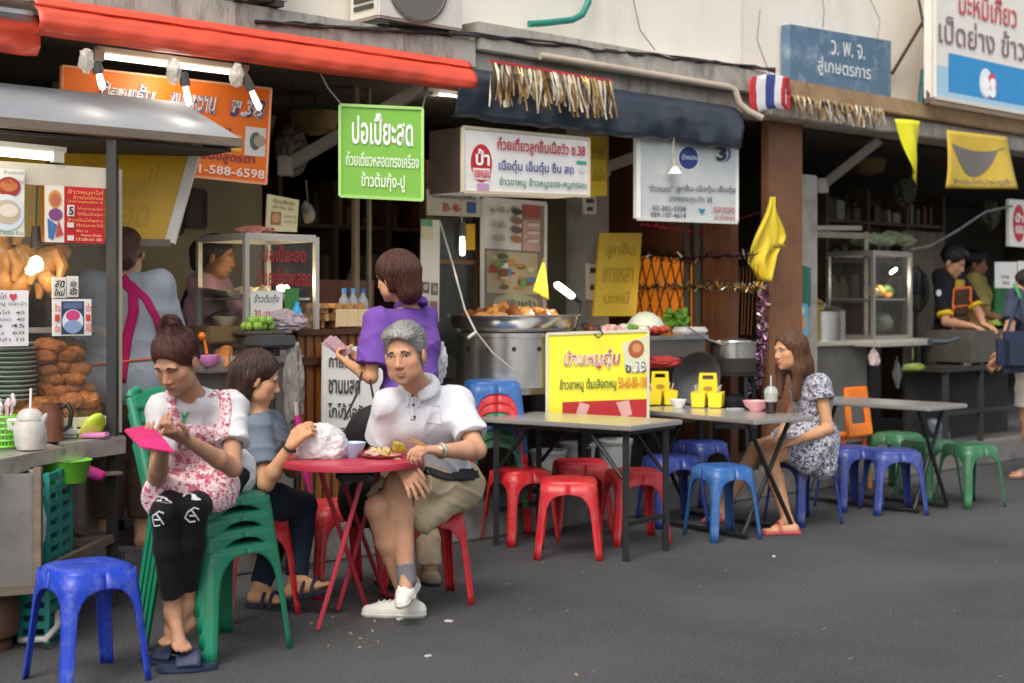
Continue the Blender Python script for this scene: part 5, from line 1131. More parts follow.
# stand below the pot
r = thing('pot_stand', 'low metal bench carrying the steamer drum', 'bench', Fd(S(514, .34), .34, .19))
b = MB(); b.fbox(S(452, .05), S(585, .05), .02, .75, pz0-.04, pz0-.002); b.build('bench_top', M_inox, r)
for x_ in (455, 582):
    for d_ in (.05, .7): b = MB(); s_ = S(x_, .05); b.fbox(s_-.02, s_+.02, d_-.02, d_+.02, .19, pz0-.04); b.build('leg', M_blk, r)
b = MB(); b.fbox(S(452, .05)-.25, S(452, .05)-.02, .1, .5, 1.05, 1.12); b.fbox(S(452, .05)-.23, S(452, .05)-.04, .12, .48, .19, 1.05); tag(b.build('side_counter', mat('dark_counter', (.05, .045, .04), .5, .2, var=.3)), 'dark low counter beside the steamer drum', 'counter')
b = MB(); b.tube([PD(440, 222, .6), PD(452, 262, .5), PD(465, 310, .1), PD(476, 332, -.05), PD(492, 352, -.05), PD(515, 372, -.05)], .006, 6); b.tube([PD(476, 332, -.05), PD(468, 338, -.05)], .01, 6); tag(b.build('power_cable', paint('#c9c4b8'), smooth=True), 'pale power cable looping down before the steamer drum', 'cable')
for i, (x, y, h, lab) in enumerate(((548, 497, .24, 'white bucket nearest the stool stack'), (578, 499, .27, 'white bucket in the middle of three'), (615, 497, .27, 'white bucket behind the yellow sign, nearest the blue stools'))):
    p = PD(x, y, .28); p.z = .2
    r = thing('white_bucket', lab, 'bucket', p, 0, 'white buckets on the pavement')
    b = MB(); b.lathe([(.09, 0), (.115, h), (.122, h), (.122, h+.015), (.108, h+.012), (.1, .03)], p, 24); b.build('bucket', mat('white_hdpe', srgb('#c9d0d4'), .4, var=.1, dirt=srgb('#8a8a84'), dirt_amt=.4), r, smooth=True, auto=40)
    b = MB(); b.tube([p+V((.12*math.cos(t), -.02-.1*math.sin(t), h-.01)) for t in [math.pi*k/10 for k in range(11)]], .004, 5); b.build('handle', M_alu, r)
b = MB(); b.ball(PD(530, 478, .3), .1, 10, (1, 1, .7)); tag(b.build('steel_bowl', M_inox, smooth=True), 'upturned steel bowl on the pavement behind the steel table', 'bowl')
# --- yellow sign
Ys = 8.75
q = [W(547, 334, Ys), W(648, 330.5, Ys+.1), W(648, 421, Ys+.1), W(547, 425, Ys)]
sg = sign('menu_sign', 'bright yellow menu sign with pink Thai title and prices', 'sign', q, '#f2e53a', .02, frame='#cfcdb4', fw=.018,
     rects=[((.15, .755, .99, .97), '#b52a2c'), ((.28, .76, .42, .96), '#d8a8a0', [(.3, 0), (1, .2), (.6, 1), (0, .7)]), ((.68, .76, .84, .96), '#d8a8a0', [(0, .1), (.8, 0), (1, .8), (.4, 1)]), ((.74, .06, .985, .42), '#cfd2b4', [(.0, .2), (1, 0), (1, 1), (.12, 1)]), ((.80, .10, .96, .30), '#a8562c', 'ell'), ((.84, .14, .93, .24), '#c98a5a', 'ell')],
     texts=[('บ้านหมูตุ๋น', (.16, .19, .72, .40), '#e8d8c8', .06, .15), ('บ้านหมูตุ๋น', (.16, .19, .72, .40), '#c03a5a', .022, .15), ('ซ.38', (.77, .34, .975, .46), '#ffffff', .06), ('ซ.38', (.77, .34, .975, .46), '#26304a', .015), ('ข้าวขาหมู ต้มเลือดหมู', (.12, .50, .68, .65), '#2a5a34', .016), ('50-60-80-100', (.70, .50, .985, .63), '#c8692a', .012)])
b = MB(); b.tube([PD(590, 322, .05), W(597, 326, Ys-.02), W(603, 334, Ys-.03), W(598, 338, Ys-.03), W(594, 334, Ys-.02)], .006, 6); tag(b.build('sign_hook', M_blk, smooth=True), 'black wire hook holding up the yellow menu sign', 'hook')
# --- right food counter
fs0, fs1 = S(585, .15), S(707, .15); zf = ZZ(650, 336, .15)
fc_ = thing('food_counter', 'steel food counter with vegetables between the drum and the small pot', 'counter', Fd((fs0+fs1)/2, .4, .19))
b = MB(); b.fbox(fs0, fs1, .13, .75, zf-.03, zf); b.build('top', M_inox, fc_, bevel=.005)
b = MB(); b.fbox(fs0+.02, fs1-.02, .15, .73, ZZ(680, 357, .15), zf-.03); b.build('front', mat('dull_front', (.17, .155, .135), .45, .5, var=.3, dirt=(.06, .05, .04), dirt_amt=.6), fc_)
for s_ in (fs0+.05, fs1-.05):
    for d_ in (.18, .7): b = MB(); b.fbox(s_-.02, s_+.02, d_-.02, d_+.02, .19, ZZ(680, 357, .15)); b.build('leg', M_blk, fc_)
def dish(label, x, y, d, rx, zc, mplate, food, n, sq=(1, 1, .7), fr=.03, name='dish', hh=.03, nm='food_piece'):
    p = PD(x, y, d); p.z = zc; r = thing(name, label, 'dish', p)
    b = MB(); b.lathe([(rx*.6, 0), (rx, hh), (rx+.006, hh+.003), (rx*.9, hh), (rx*.5, .012), (.001, .012)], p, 28, cap=False); b.build('plate', mplate, r, smooth=True, auto=60)
    for i in range(n):
        a = rg.uniform(0, 6.28); q_ = math.sqrt(rg.random())*rx*.75
        b = MB(); b.blob(p+V((q_*math.cos(a), q_*math.sin(a), hh+fr*.4+.02*(1-q_/rx))), fr*rg.uniform(.7, 1.2), rg, sq, .22, 2); b.build(nm, food[i % len(food)], r, smooth=True)
    return r
M_wp = mat('white_melamine', srgb('#d8d5cc'), .3, var=.06); M_redpl = mat('red_melamine', srgb('#a8322c'), .35, var=.1)
F_pink = mat('pink_food', srgb('#c9958c'), .5, var=.3, scale=20); F_wh = mat('white_food', srgb('#d9d2c0'), .6, var=.15, scale=30, bump=.4); F_gr = mat('green_leaf_food', srgb('#6f9a34'), .55, var=.4, scale=14); F_dk = mat('dark_food', srgb('#4a3028'), .5, var=.4)
rr = dish('red dish heaped with a white mound of noodles', 645, 322, .3, .17, zf, M_redpl, [M_redpl], 0)
b = MB(); p = PD(645, 322, .3); p.z = zf+.03; b.lathe([(.14, 0), (.13, .04), (.1, .09), (.05, .125), (.001, .135)], p, 26, wob=.05, cap=False); b.build('noodle_mound', mat('noodle_white', srgb('#d9dcc4'), .6, var=.12, scale=40, bump=.6, bscale=60), rr, smooth=True)
for i in range(16): a = i*.3927; b = MB(); b.ball(p+V((.15*math.cos(a), .15*math.sin(a), .012)), .028, 8); b.build('tomato_slice', mat('tomato', srgb('#b03a26'), .35, var=.25), rr, smooth=True)
dish('plate of pink sliced food near the white noodle mound', 612, 328, .25, .13, zf, M_wp, [F_pink, F_wh], 12)
dish('plate of dark sausages beside the meat tray', 588, 326, .35, .11, zf, M_wp, [F_dk, M_st], 9)
dish('plate of chopped green and white vegetables on the food counter', 632, 333, .2, .12, zf, M_wp, [F_gr, F_wh], 12)
gl = thing('leafy_greens', 'heap of bright green lettuce on the food counter', 'vegetables', PD(676, 330, .35))
for i in range(26):
    p = PD(676, 326, .35); b = MB(); c = p+CU*rg.uniform(-.11, .11)+V((0, rg.uniform(-.06, .06), rg.uniform(-.01, .09)))
    n_ = V((rg.uniform(-1, 1), rg.uniform(-1, 1), rg.uniform(.2, 1))).normalized(); u_ = n_.orthogonal().normalized(); v_ = n_.cross(u_)
    L_ = rg.uniform(.04, .07); ph = rg.uniform(0, 6)
    b.sheet(lambda u, v: c+u_*(u-.5)*L_*1.6+v_*(v-.5)*L_*1.2*(1-.5*(2*u-1)**2)+n_*(.014*math.sin(9*u+ph)*math.sin(7*v+ph)), 7, 6); b.build('leaf', mat('lettuce', srgb('#6aa02a'), .5, var=.3, scale=12), gl, smooth=True, solid=.002, fixn=False)
b = MB(); b.box(PD(690, 332, .2)+V((0, 0, .01)), (.22, .16, .05), Matrix.Rotation(ANG, 3, 'Z'), .015); tag(b.build('white_cloth', mat('rag_white', srgb('#cfcbc4'), .8, var=.2, bump=.5, bscale=30), smooth=True), 'folded white cloth at the end of the food counter', 'cloth')
b = MB(); b.tube([PD(686, 326, .1), PD(709, 340, .05), PD(722, 345, .05)], [.006, .006, .012], 6); tag(b.build('long_ladle', M_inox, smooth=True), 'long steel ladle reaching from the counter into the pot', 'ladle')
# below that counter
r = thing('wok', 'dull grey wok leaning below the food counter', 'wok', PD(690, 405, .1))
b = MB(); b.lathe([(.001, 0), (.08, .012), (.15, .05), (.18, .1), (.184, .1), (.15, .045), (.08, .006)], PD(690, 375, .05), 28, cap=False, M=Matrix.Rotation(R(100), 3, 'X') @ Matrix.Rotation(R(20), 3, 'Y')); b.build('pan', mat('wok_iron', (.2, .195, .19), .4, .7, var=.25), r, smooth=True, auto=60)
b = MB(); b.tube([PD(676, 390, -.02), PD(664, 398, -.05)], .012, 6); b.build('handle', M_woodd, r)
b = MB(); b.crumple(PD(661, 362, .12), .08, 12, (1.7, .5, .5)); tag(b.build('red_rag', mat('red_rag', srgb('#a02c28'), .8, var=.2), smooth=True), 'red rag hanging under the food counter', 'rag')
b = MB(); b.fbox(fs0+.02, fs1+.3, .3, .7, .55, .58); b.fbox(fs0+.02, fs1+.3, .69, .72, .19, 1.0); tag(b.build('lower_shelf', mat('dark_shelf', (.06, .045, .035), .7, var=.4)), 'dark shelf and backing under the food counter', 'shelf')
rg3 = random.Random(9)
for i in range(10):
    s_ = fs0+.1+i*.13; z0 = .581; h = rg3.uniform(.08, .2)
    b = MB(); p = Fd(s_, .45+rg3.uniform(-.08, .08), z0); rr_ = rg3.uniform(.03, .05)
    b.lathe([(rr_, 0), (rr_, h*.7), (rr_*.5, h*.85), (rr_*.5, h)], p, 14)
    tag(b.build('sauce_bottle', paint(rg3.choice(['#5a4030', '#7a6a5a', '#8a8478', '#4a2a22', '#6a5a2a'])), smooth=True), 'dusty sauce bottle on the dark shelf under the food counter', 'bottle', 'sauce bottles under the food counter')
# --- small pot on its stand
pc = PD(733, 372, .12); pr2 = .165
r = thing('soup_pot', 'dark based steel soup pot beside the column on an iron stand', 'pot', pc)
ph = ZZ(733, 343, .12)-pc.z
b = MB(); b.lathe([(pr2*.97, 0), (pr2, ph*.45), (pr2+.001, ph*.5)], pc, 36); b.build('burnt_base', mat('burnt_steel', (.05, .04, .035), .5, .4, var=.3), r, smooth=True, auto=40)
b = MB(); b.lathe([(pr2, ph*.45), (pr2, ph), (pr2+.02, ph+.004), (pr2+.02, ph+.012), (pr2-.015, ph+.006), (pr2-.015, ph*.8), (.001, ph*.8)], pc, 36, cap=False); b.build('pot_wall', M_inox, r, smooth=True, auto=40)
b = MB(); b.lathe([(pr2-.02, ph+.005), (pr2-.03, ph+.02), (.04, ph+.035), (.001, ph+.036)], pc, 28, cap=False); b.build('lid', M_inox, r, smooth=True)
st = thing('pot_stand', 'black iron stand under the small soup pot', 'stand', V((pc.x, pc.y, .19)))
b = MB(); b.lathe([(pr2+.01, -.02), (pr2+.03, -.02), (pr2+.03, -.003), (pr2+.01, -.003)], pc, 24, cap=False); b.build('ring', M_blk, st)
for k in range(4):
    a = k*1.571+.4; b = MB(); b.bar(pc+V((pr2*math.cos(a), pr2*math.sin(a), -.02)), V((pc.x+.2*math.cos(a), pc.y+.2*math.sin(a), .195)), .026); b.build('leg', M_blk, st)
b = MB(); b.lathe([(.06, 0), (.09, .08), (.09, .16), (.05, .2)], V((pc.x, pc.y, .55)), 20); b.build('burner', M_blk, st, smooth=True); b = MB(); b.box(V((pc.x, pc.y, .53)), (.3, .3, .03)); b.build('burner_shelf', M_blk, st)
PW = SP-.1
def PS(x, y, o=.01):                     # the point seen at (x, y) on the wall between the two shops, o in front of it
    k = (x-512)/FPX; Y = (PW-o+KX*UX+KY*UY)/(k*UX+UY); return W(x, y, Y)
# --- lit window, lattice, tinsel
lamp_light(PS(658, 300, .5), 1.5, (1, .55, .2), .15); lw = thing('lit_window', 'orange lit window behind a dark lattice in the panelled wall', 'window', PS(658, 335, 0))
b = MB(); q = [PS(634, 256, .006), PS(692, 258, .006), PS(692, 338, .006), PS(632, 336, .006)]; b.slab(q, .004); b.build('pane', mat('lit_pane', srgb('#e07a1e'), .6, var=.2, scale=2.2, emit=srgb('#f08a24'), estr=.22), lw)
b = MB()
for k in range(7):
    u = k/6; b.tube([q[0].lerp(q[1], u)+V((-UX*.03, -UY*.03, 0)), q[3].lerp(q[2], min(1, u+.3))+V((-UX*.03, -UY*.03, 0))], .006, 4); b.tube([q[0].lerp(q[1], u)+V((.0, -.034, 0)), q[3].lerp(q[2], max(0, u-.3))+V((-UX*.036, -UY*.036, 0))], .006, 4)
b.build('lattice', M_dark, lw)
b = MB(); b.bar(PS(687, 200, .03), PS(687, 345, .03), .05); b.bar(PS(697, 200, .03), PS(697, 345, .03), .045); b.build('mullion', mat('olive_iron', (.045, .04, .022), .6), lw)
b = MB()
for k in range(16): b.tube([PS(704+3.6*k, 262+rg.uniform(-3, 6), .03), PS(702+3.7*k+rg.uniform(-3, 3), 335, .03)], .003, 4)
tag(b.build('bead_curtain', mat('bead_brown', srgb('#5e3a1c'), .4, .2, var=.3)), 'brown bead curtain strands in the dark doorway', 'curtain')
def garland(label, pts, rad, n, ms, seed):
    rng = random.Random(seed); b = MB(); P = [V(p) for p in pts]
    for i in range(n):
        t = rng.random()*(len(P)-1); j = min(len(P)-2, int(t)); c = P[j].lerp(P[j+1], t-j)
        d = V((rng.gauss(0, 1), rng.gauss(0, 1), rng.gauss(0, 1))).normalized(); e = d.cross(V((rng.gauss(0, 1), rng.gauss(0, 1), rng.gauss(0, 1)))).normalized()
        L_ = rad*rng.uniform(.6, 1.2); w = .0045; b.m = rng.randrange(len(ms))
        b.add([c-e*w, c+e*w, c+d*L_+e*w, c+d*L_-e*w], [(0, 1, 2, 3)])
    b.m = 0; b.tube(P, .005, 5)
    return tag(b.build('tinsel_garland', ms, fixn=False), label, 'garland')
Mg = [mat('tin_gold', srgb('#d8b060'), .2, .8, var=.3), mat('tin_silver', srgb('#d9d4cc'), .2, .8, var=.2), mat('tin_dark', srgb('#4a3426'), .3, .6)]
Mp = [mat('tin_purple', srgb('#8a5a9a'), .25, .6, var=.3), mat('tin_silver', None), mat('tin_plum', srgb('#4a2440'), .3, .6), mat('tin_pink', srgb('#c88aa8'), .25, .5)]
garland('gold tinsel garland strung level across the panelled wall', [PS(634, 289, .06), PS(670, 287, .06), PS(710, 286, .06), PS(762, 287, .06)], .05, 420, Mg, 1)
garland('dark tinsel garland strung above the lit window', [PS(634, 254, .06), PS(690, 258, .06), PS(755, 255, .06)], .05, 260, [Mp[2], Mg[2], Mg[1], Mg[2]], 2)
garland('purple and silver tinsel hanging down beside the brown column', [PD(764, 285, .15), PD(762, 330, .15), PD(759, 372, .15), PD(752, 392, .15)], .055, 520, Mp, 3)
garland('magenta tinsel dots along the underside of the grey light box', [PD(640, 224, .5), PD(700, 232, .5), PD(760, 212, .5)], .03, 60, [mat('tin_magenta', srgb('#b02a62'), .3, .5)], 4)
# --- far stall
r = sign('green_book', 'green covered booklet hanging on the grey pier', 'booklet', [PD(796, 263, .26), PD(811, 268, .26), PD(811, 306, .26), PD(796, 300, .26)], '#2a5e50', .05)
sign('picture_card', 'blue picture card with an orange figure below the green booklet', 'card', [PD(795, 302, .26), PD(808, 304, .26), PD(808, 336, .26), PD(793, 334, .26)], '#5aa0c0', .01, rects=[((.25, .3, .8, .9), '#c98a5a', 'ell'), ((.3, .1, .7, .35), '#d9d0b0', 'ell')])
zs_ = ZZ(850, 340, .55)
fsA, fsB = S(800, .45), S(935, .45)
r = thing('stall_table', 'pale topped stall table under the far glass cabinet', 'table', Fd((fsA+fsB)/2, .6, .19))
b = MB(); b.fbox(S(806, .45), fsB-.1, .42, .95, zs_-.04, zs_); b.fbox(S(868, .3), S(930, .3), .2, .5, zs_-.05, zs_-.01); b.build('tabletop', M_alu, r, bevel=.006)
b = MB(); b.fbox(S(806, .45)+.02, S(868, .45), .46, .48, .25, zs_-.04); b.build('front_sheet', mat('zinc_front', (.2, .195, .18), .5, .5, var=.3, dirt=(.07, .06, .05), dirt_amt=.6), r)
for x_ in (808, 870, 926):
    b = MB(); s_ = S(x_, .45); b.fbox(s_-.02, s_+.02, .45, .49, .19, zs_-.04); b.build('leg', M_blk, r)
cabinet('display_cabinet', 'dull glass cabinet of fruit in the far stall with greens on top', S(873, .5), S(910, .5), .5, .95, zs_+.002, ZZ(880, 252, .5), mat('old_alu', (.36, .34, .3), .45, .5, var=.2), .03, (ZZ(880, 300, .5),))
for i in range(12):
    p = PD(868+rg.uniform(0, 24), 296, .68); p.z = ZZ(880, 300, .5)+.05+rg.uniform(0, .05); b = MB(); b.blob(p, .045, rg, (1, 1, .85), .1, 2)
    tag(b.build('fruit', mat('mango_skin', srgb('#b8862a') if i % 2 else srgb('#5a7030'), .45, var=.3) if i % 2 else mat('papaya_skin', srgb('#5a7030'), .45, var=.3), smooth=True), ('ripe yellow mango on the far cabinet shelf' if i % 2 else 'green papaya on the far cabinet shelf'), 'fruit', ('mangoes' if i % 2 else 'papayas')+' in the far cabinet')
b = MB(); b.blob(PD(882, 322, .65), .1, rg, (1, .8, .9), .15, 3); tag(b.build('clear_bag', mat('greenish_bag', srgb('#6a7a68'), .3, var=.3, alpha=.8, bump=.6), smooth=True), 'greenish clear bag low in the far cabinet', 'bag')
for i in range(7):
    p = PD(862+7*i, 240+rg.uniform(-3, 3), .7); b = MB(); b.crumple(p, .085, i+9, (1.2, .9, .6), 1.2, 4); tag(b.build('wrapped_bundle', mat('bundle_green', srgb('#8a9474'), .5, var=.4, scale=14, bump=.6), smooth=True), 'pale green wrapped bundle on top of the far cabinet', 'bundle', 'bundles on the far cabinet')
lamp_light(PD(890, 280, .58), 1.6, (1, .93, .8)); r = thing('clip_lamp', 'small white lamp reflected bright inside the far cabinet', 'lamp', PD(894, 272, .6)); b = MB(); b.tube([PD(891, 273, .6), PD(896, 269, .6)], .014, 8); b.build('bulb', MATS['lamp_soft'], r, smooth=True); b = MB(); b.tube([PD(897, 269, .6), PD(900, 256, .6)], .01, 6); b.build('arm', M_blk, r)
for (x, y, rr_, hh, lab) in ((822, 338, .19, .24, 'steel pot standing on the far stall table'), (812, 335, .1, .3, 'tall yellow lidded pot behind the steel pot')):
    p = PD(x, y, .62); p.z = zs_; r = thing('cooking_pot', lab, 'pot', p)
    b = MB(); b.lathe([(rr_, 0), (rr_, hh), (rr_+.015, hh+.005), (rr_-.01, hh+.01), (rr_-.02, hh-.06), (.001, hh-.06)], p, 30, cap=False); b.build('pot', M_inox if rr_ > .15 else mat('mustard_pot', srgb('#8a7a2a'), .5, .2), r, smooth=True, auto=40)
    b = MB(); b.lathe([(rr_, hh+.012), (rr_*.6, hh+.04), (.03, hh+.05), (.028, hh+.07), (.001, hh+.072)], p, 24, cap=False); b.build('lid', M_inox if rr_ > .15 else MATS['mustard_pot'], r, smooth=True)
b = MB(); b.sheet(lambda u, v: Fd(S(903, 1.15)+(S(945, 1.15)-S(903, 1.15))*u, 1.15+.03*math.sin(26*u), .19+1.9*v), 40, 3); tag(b.build('curtain', mat('drab_curtain', (.17, .145, .11), .8, var=.3), smooth=True, solid=.004), 'drab pleated curtain hanging behind the electric fan', 'curtain')
# fan
r = thing('electric_fan', 'black round electric fan standing beside the far cabinet', 'fan', PD(918, 400, .75))
fcn = PD(917, 290, .75); M_ = Matrix.Rotation(ANG+.25, 3, 'Z') @ Matrix.Rotation(R(90), 3, 'X'); b = MB()
for k in range(28): t = k*.2244; b.tube([fcn+M_ @ V((.03*math.cos(t), .03*math.sin(t), .05)), fcn+M_ @ V((.15*math.cos(t+.2), .15*math.sin(t+.2), .06)), fcn+M_ @ V((.21*math.cos(t+.3), .21*math.sin(t+.3), 0))], .003, 4)
for rr_, zz_ in ((.21, 0), (.15, .06), (.08, .055)): b.tube([fcn+M_ @ V((rr_*math.cos(t*.2244), rr_*math.sin(t*.2244), zz_)) for t in range(29)], .006, 5, cap=False)
b.build('grille', M_blk, r)
for k in range(3): t = k*2.094; b = MB(); b.add([fcn+M_ @ V(p_) for p_ in ((.02*math.cos(t), .02*math.sin(t), .01), (.18*math.cos(t-.35), .18*math.sin(t-.35), .025), (.185*math.cos(t+.35), .185*math.sin(t+.35), -.015), (.03*math.cos(t+.8), .03*math.sin(t+.8), 0))], [(0, 1, 2, 3)]); b.build('blade', mat('fan_blade', (.05, .055, .06), .3, var=.1), r, solid=.004)
b = MB(); b.tube([fcn+M_ @ V((0, 0, -.1)), fcn+M_ @ V((0, 0, .06))], .04, 12); b.tube([fcn+V((0, .05, 0)), V((fcn.x, fcn.y+.05, .25))], .016, 8); b.lathe([(.16, 0), (.16, .03), (.03, .06)], V((fcn.x, fcn.y+.05, .192)), 20); b.build('stand', M_blk, r, smooth=True)
b = MB(); b.bar(PD(805, 234, .6), PD(866, 236, .6), .03, .05); b.bar(PD(866, 232, .6), V((PD(866, 236, .6).x, PD(866, 236, .6).y, .2)), .035); tag(b.build('canopy_rail', mat('rail_grey', (.25, .22, .17), .6, var=.3)), 'bent grey rail framing the far stall opening', 'rail')
b = MB(); b.bar(PD(806, 228, .75), PD(860, 228, .75), .04); tag(b.build('dim_tube', paint('#a8a294')), 'unlit tube lamp across the far stall opening', 'lamp')
b = MB(); b.tube([PD(910, 250, .5), PD(930, 246, .5), PD(955, 232, .45), PD(985, 212, .4), PD(1012, 206, .36)], .012, 6); tag(b.build('wrapped_hose', mat('foil_wrap', srgb('#8a8480'), .35, .5, var=.4, scale=30), smooth=True), 'silvery wrapped cable sloping up above the cooks', 'cable')
# hanging bags under the far table
for i, (x, y, h, c, lab) in enumerate(((874, 352, 20, '#a89a94', 'pinkish clear bag hanging from the far stall table'), (897, 368, 22, '#3a3a3c', 'dark bag hanging from the far stall table'), (913, 360, 26, '#7a8a3a', 'olive green cloth hanging from the far stall table'))):
    b = MB(); b.blob(PD(x, y+h*.3, .2), .06 if i else .07, rg, (.7, .5, 1.8), .2, 3); b.tube([PD(x, y-12, .2), PD(x, y, .2)], .005, 4); tag(b.build('hanging_bag', mat('hang_'+c, srgb(c), .6, var=.3, bump=.4), smooth=True), lab, 'bag')
# cooking cart of the far stall
cs_, ce_ = S(938, .12), S(1040, .12)
r = thing('cooking_cart', 'dark cooking cart with steel sides in front of the two cooks', 'cart', Fd((cs_+ce_)/2, .3, .05))
zk = ZZ(990, 330, .12)
b = MB(); b.fbox(cs_+.42, ce_, .06, .5, zk-.28, zk); b.build('griddle_box', mat('greasy_steel', (.16, .145, .12), .45, .6, var=.35, dirt=(.06, .05, .04), dirt_amt=.6), r, bevel=.006)
b = MB()
for s_ in (cs_+.05, cs_+.62, ce_-.05): b.fbox(s_-.02, s_+.02, .06, .1, .04, zk-.28 if s_ > cs_+.3 else zk-.35); 
for z_ in (.08, .45): b.fbox(cs_+.03, ce_-.03, .065, .095, z_, z_+.03)
b.fbox(cs_, ce_, .05, .5, zk-.345, zk-.30); b.build('frame', mat('cart_iron', (.055, .05, .045), .6, .4, var=.3), r)
b = MB(); b.fbox(cs_+.3, ce_-.1, .12, .5, .10, .13); b.build('lower_shelf', M_blk, r)
b = MB(); b.fbox(cs_+.02, ce_, .44, .47, .13, zk-.36); b.build('back_sheet', mat('sooty_sheet', (.028, .025, .022), .7, var=.4), r)
p = PD(966, 345, .15); p.z = zk-.3
b = MB(); b.lathe([(.05, 0), (.055, .17), (.06, .18)], p, 16); b.tube([p+V((.02, 0, .15)), p+V((.01, .02, .28))], .006, 6); tag(b.build('utensil_can', M_inox, smooth=True), 'steel can with a ladle on the cooking cart', 'can')
b = MB(); b.tube([PD(930, 342, .1), PD(946, 342, .08), PD(958, 338, .1)], [.03, .022, .02], 8); tag(b.build('gas_valve', mat('valve_grey', (.12, .13, .14), .4, .6), smooth=True), 'grey gas valve pipe at the end of the cooking cart', 'valve')
dish('pan of yellow green cooked food in front of the cooks', 1000, 325, .25, .14, zk, M_blk, [mat('omelette', srgb('#a8a03a'), .5, var=.4), F_gr], 10)
b = MB(); b.fbox(S(995, .9), S(1040, .9), .9, .94, 1.05, ZZ(1010, 283, .9)); tag(b.build('plastic_sheet', plastic('green_panel', '#1f8a3c')), 'bright green panel behind the white notices', 'panel')
b = MB(); b.blob(PD(938, 430, .3), .1, rg, (1.3, .8, .7), .2, 3); tag(b.build('ice_bag', mat('blueish_bag', srgb('#7a8590'), .3, var=.3, alpha=.85, bump=.5), smooth=True), 'bluish plastic bag under the far steel table', 'bag')
# --- things on the steel tables
def caddy(px, py, label, rot):
    p = G(px, py, .722); r = thing('condiment_caddy', label, 'caddy', p, 0, 'yellow condiment caddies'); M_ = Matrix.Rotation(rot, 3, 'Z'); Mt = mat('yellow_plastic', srgb('#e8cf1e'), .4, var=.08)
    for i, (a, c) in enumerate(((-.041, -.04), (.041, -.04), (-.041, .04), (.041, .04))):
        b = MB(); o = p+M_ @ V((a, c, 0)); w = .036
        lo = [o+M_ @ V((x*w*.85, y*w*.85, .002)) for x, y in ((-1, -1), (1, -1), (1, 1), (-1, 1))]; hi = [o+M_ @ V((x*w, y*w, .085)) for x, y in ((-1, -1), (1, -1), (1, 1), (-1, 1))]; hi2 = [q+V((0, 0, -.03))+(o-q)*.1 for q in hi]
        b.add(lo+hi+hi2, [(3, 2, 1, 0)]+[(k, (k+1) % 4, 4+(k+1) % 4, 4+k) for k in range(4)]+[(4+k, 4+(k+1) % 4, 8+(k+1) % 4, 8+k) for k in range(4)]+[(8, 9, 10, 11)]); b.build('cup', Mt, r, bevel=.004)
        b = MB(); b.tube([o+V((0, 0, .05)), o+M_ @ V((.02*(1 if i % 2 else -1), .0, .12))], .004, 5); b.build('spoon', M_alu, r)
    b = MB(); o = p+V((0, 0, .0)); pl = [(-.05, .06), (.05, .06), (.042, .185), (-.042, .185)]; ho = [(-.028, .15), (.028, .15), (.026, .172), (-.026, .172)]
    ring = pl+ho; vs = [o+M_ @ V((x, -.004, z)) for x, z in ring]+[o+M_ @ V((x, .004, z)) for x, z in ring]
    fs = [(k, (k+1) % 4, 4+(k+1) % 4, 4+k) for k in range(4)]+[(8+4+k, 8+4+(k+1) % 4, 8+(k+1) % 4, 8+k) for k in range(4)]+[(k, 8+k, 8+(k+1) % 4, (k+1) % 4) for k in range(4)]+[(4+k, 4+(k+1) % 4, 12+(k+1) % 4, 12+k) for k in range(4)]
    b.add(vs, fs); b.build('handle', Mt, r)
    r.scale = (1.32, 1.32, 1.2)
    b = MB(); put_rect(b, [o+M_ @ V((-.03, -.005, .14)), o+M_ @ V((.03, -.005, .14)), o+M_ @ V((.03, -.005, .1)), o+M_ @ V((-.03, -.005, .1))], (0, .1, 1, .9), .002, 'ell'); b.build('emblem', paint('#a8842a'), r)
caddy(660, 404.5, 'yellow condiment caddy nearest the yellow menu sign', .1)
caddy(708, 407, 'yellow condiment caddy nearest the woman in the floral dress', -.25)
def bowl(label, p, rr_, h, m, name='bowl'):
    r = thing(name, label, 'bowl', p); b = MB(); b.lathe([(rr_*.45, 0), (rr_*.5, .008), (rr_*.8, h*.5), (rr_, h), (rr_*.97, h), (rr_*.75, h*.5), (.001, .015)], p, 28, cap=False); b.build('bowl', m, r, smooth=True, auto=60); return r
bowl('small white foam bowl between the yellow caddies', G(678, 408, .722), .055, .055, mat('foam_white', srgb('#e8e6e2'), .5, var=.04))
bowl('pink melamine bowl in front of the woman in the floral dress', G(756, 411, .722), .085, .065, mat('pink_melamine', srgb('#e0a0a4'), .3, var=.06))
p = G(771, 413, .722); r = thing('iced_drink', 'dark iced drink in a clear domed cup with a straw', 'drink', p)
b = MB(); b.lathe([(.032, 0), (.038, .07), (.001, .07)], p, 18); b.build('drink', mat('dark_cola', (.02, .008, .006), .15), r, smooth=True); b = MB(); b.lathe([(.038, .07), (.043, .12), (.045, .125)], p, 18, cap=False); b.lathe([(.045, .125), (.038, .15), (.02, .165)], p, 18, cap=False); b.build('cup', mat('clear_cup', srgb('#c9cfc9'), .15, alpha=.5), r, smooth=True); b = MB(); b.tube([p+V((0, 0, .1)), p+V((.0, 0, .23))], .004, 6); b.build('straw', paint('#c8d4dc'), r)
b = MB(); b.box(G(735, 409, .725), (.1, .07, .01), Matrix.Rotation(.5, 3, 'Z'), .003); tag(b.build('napkin_pack', paint('#aeb4bc')), 'pale flat napkin pack by the pink bowl', 'napkins')
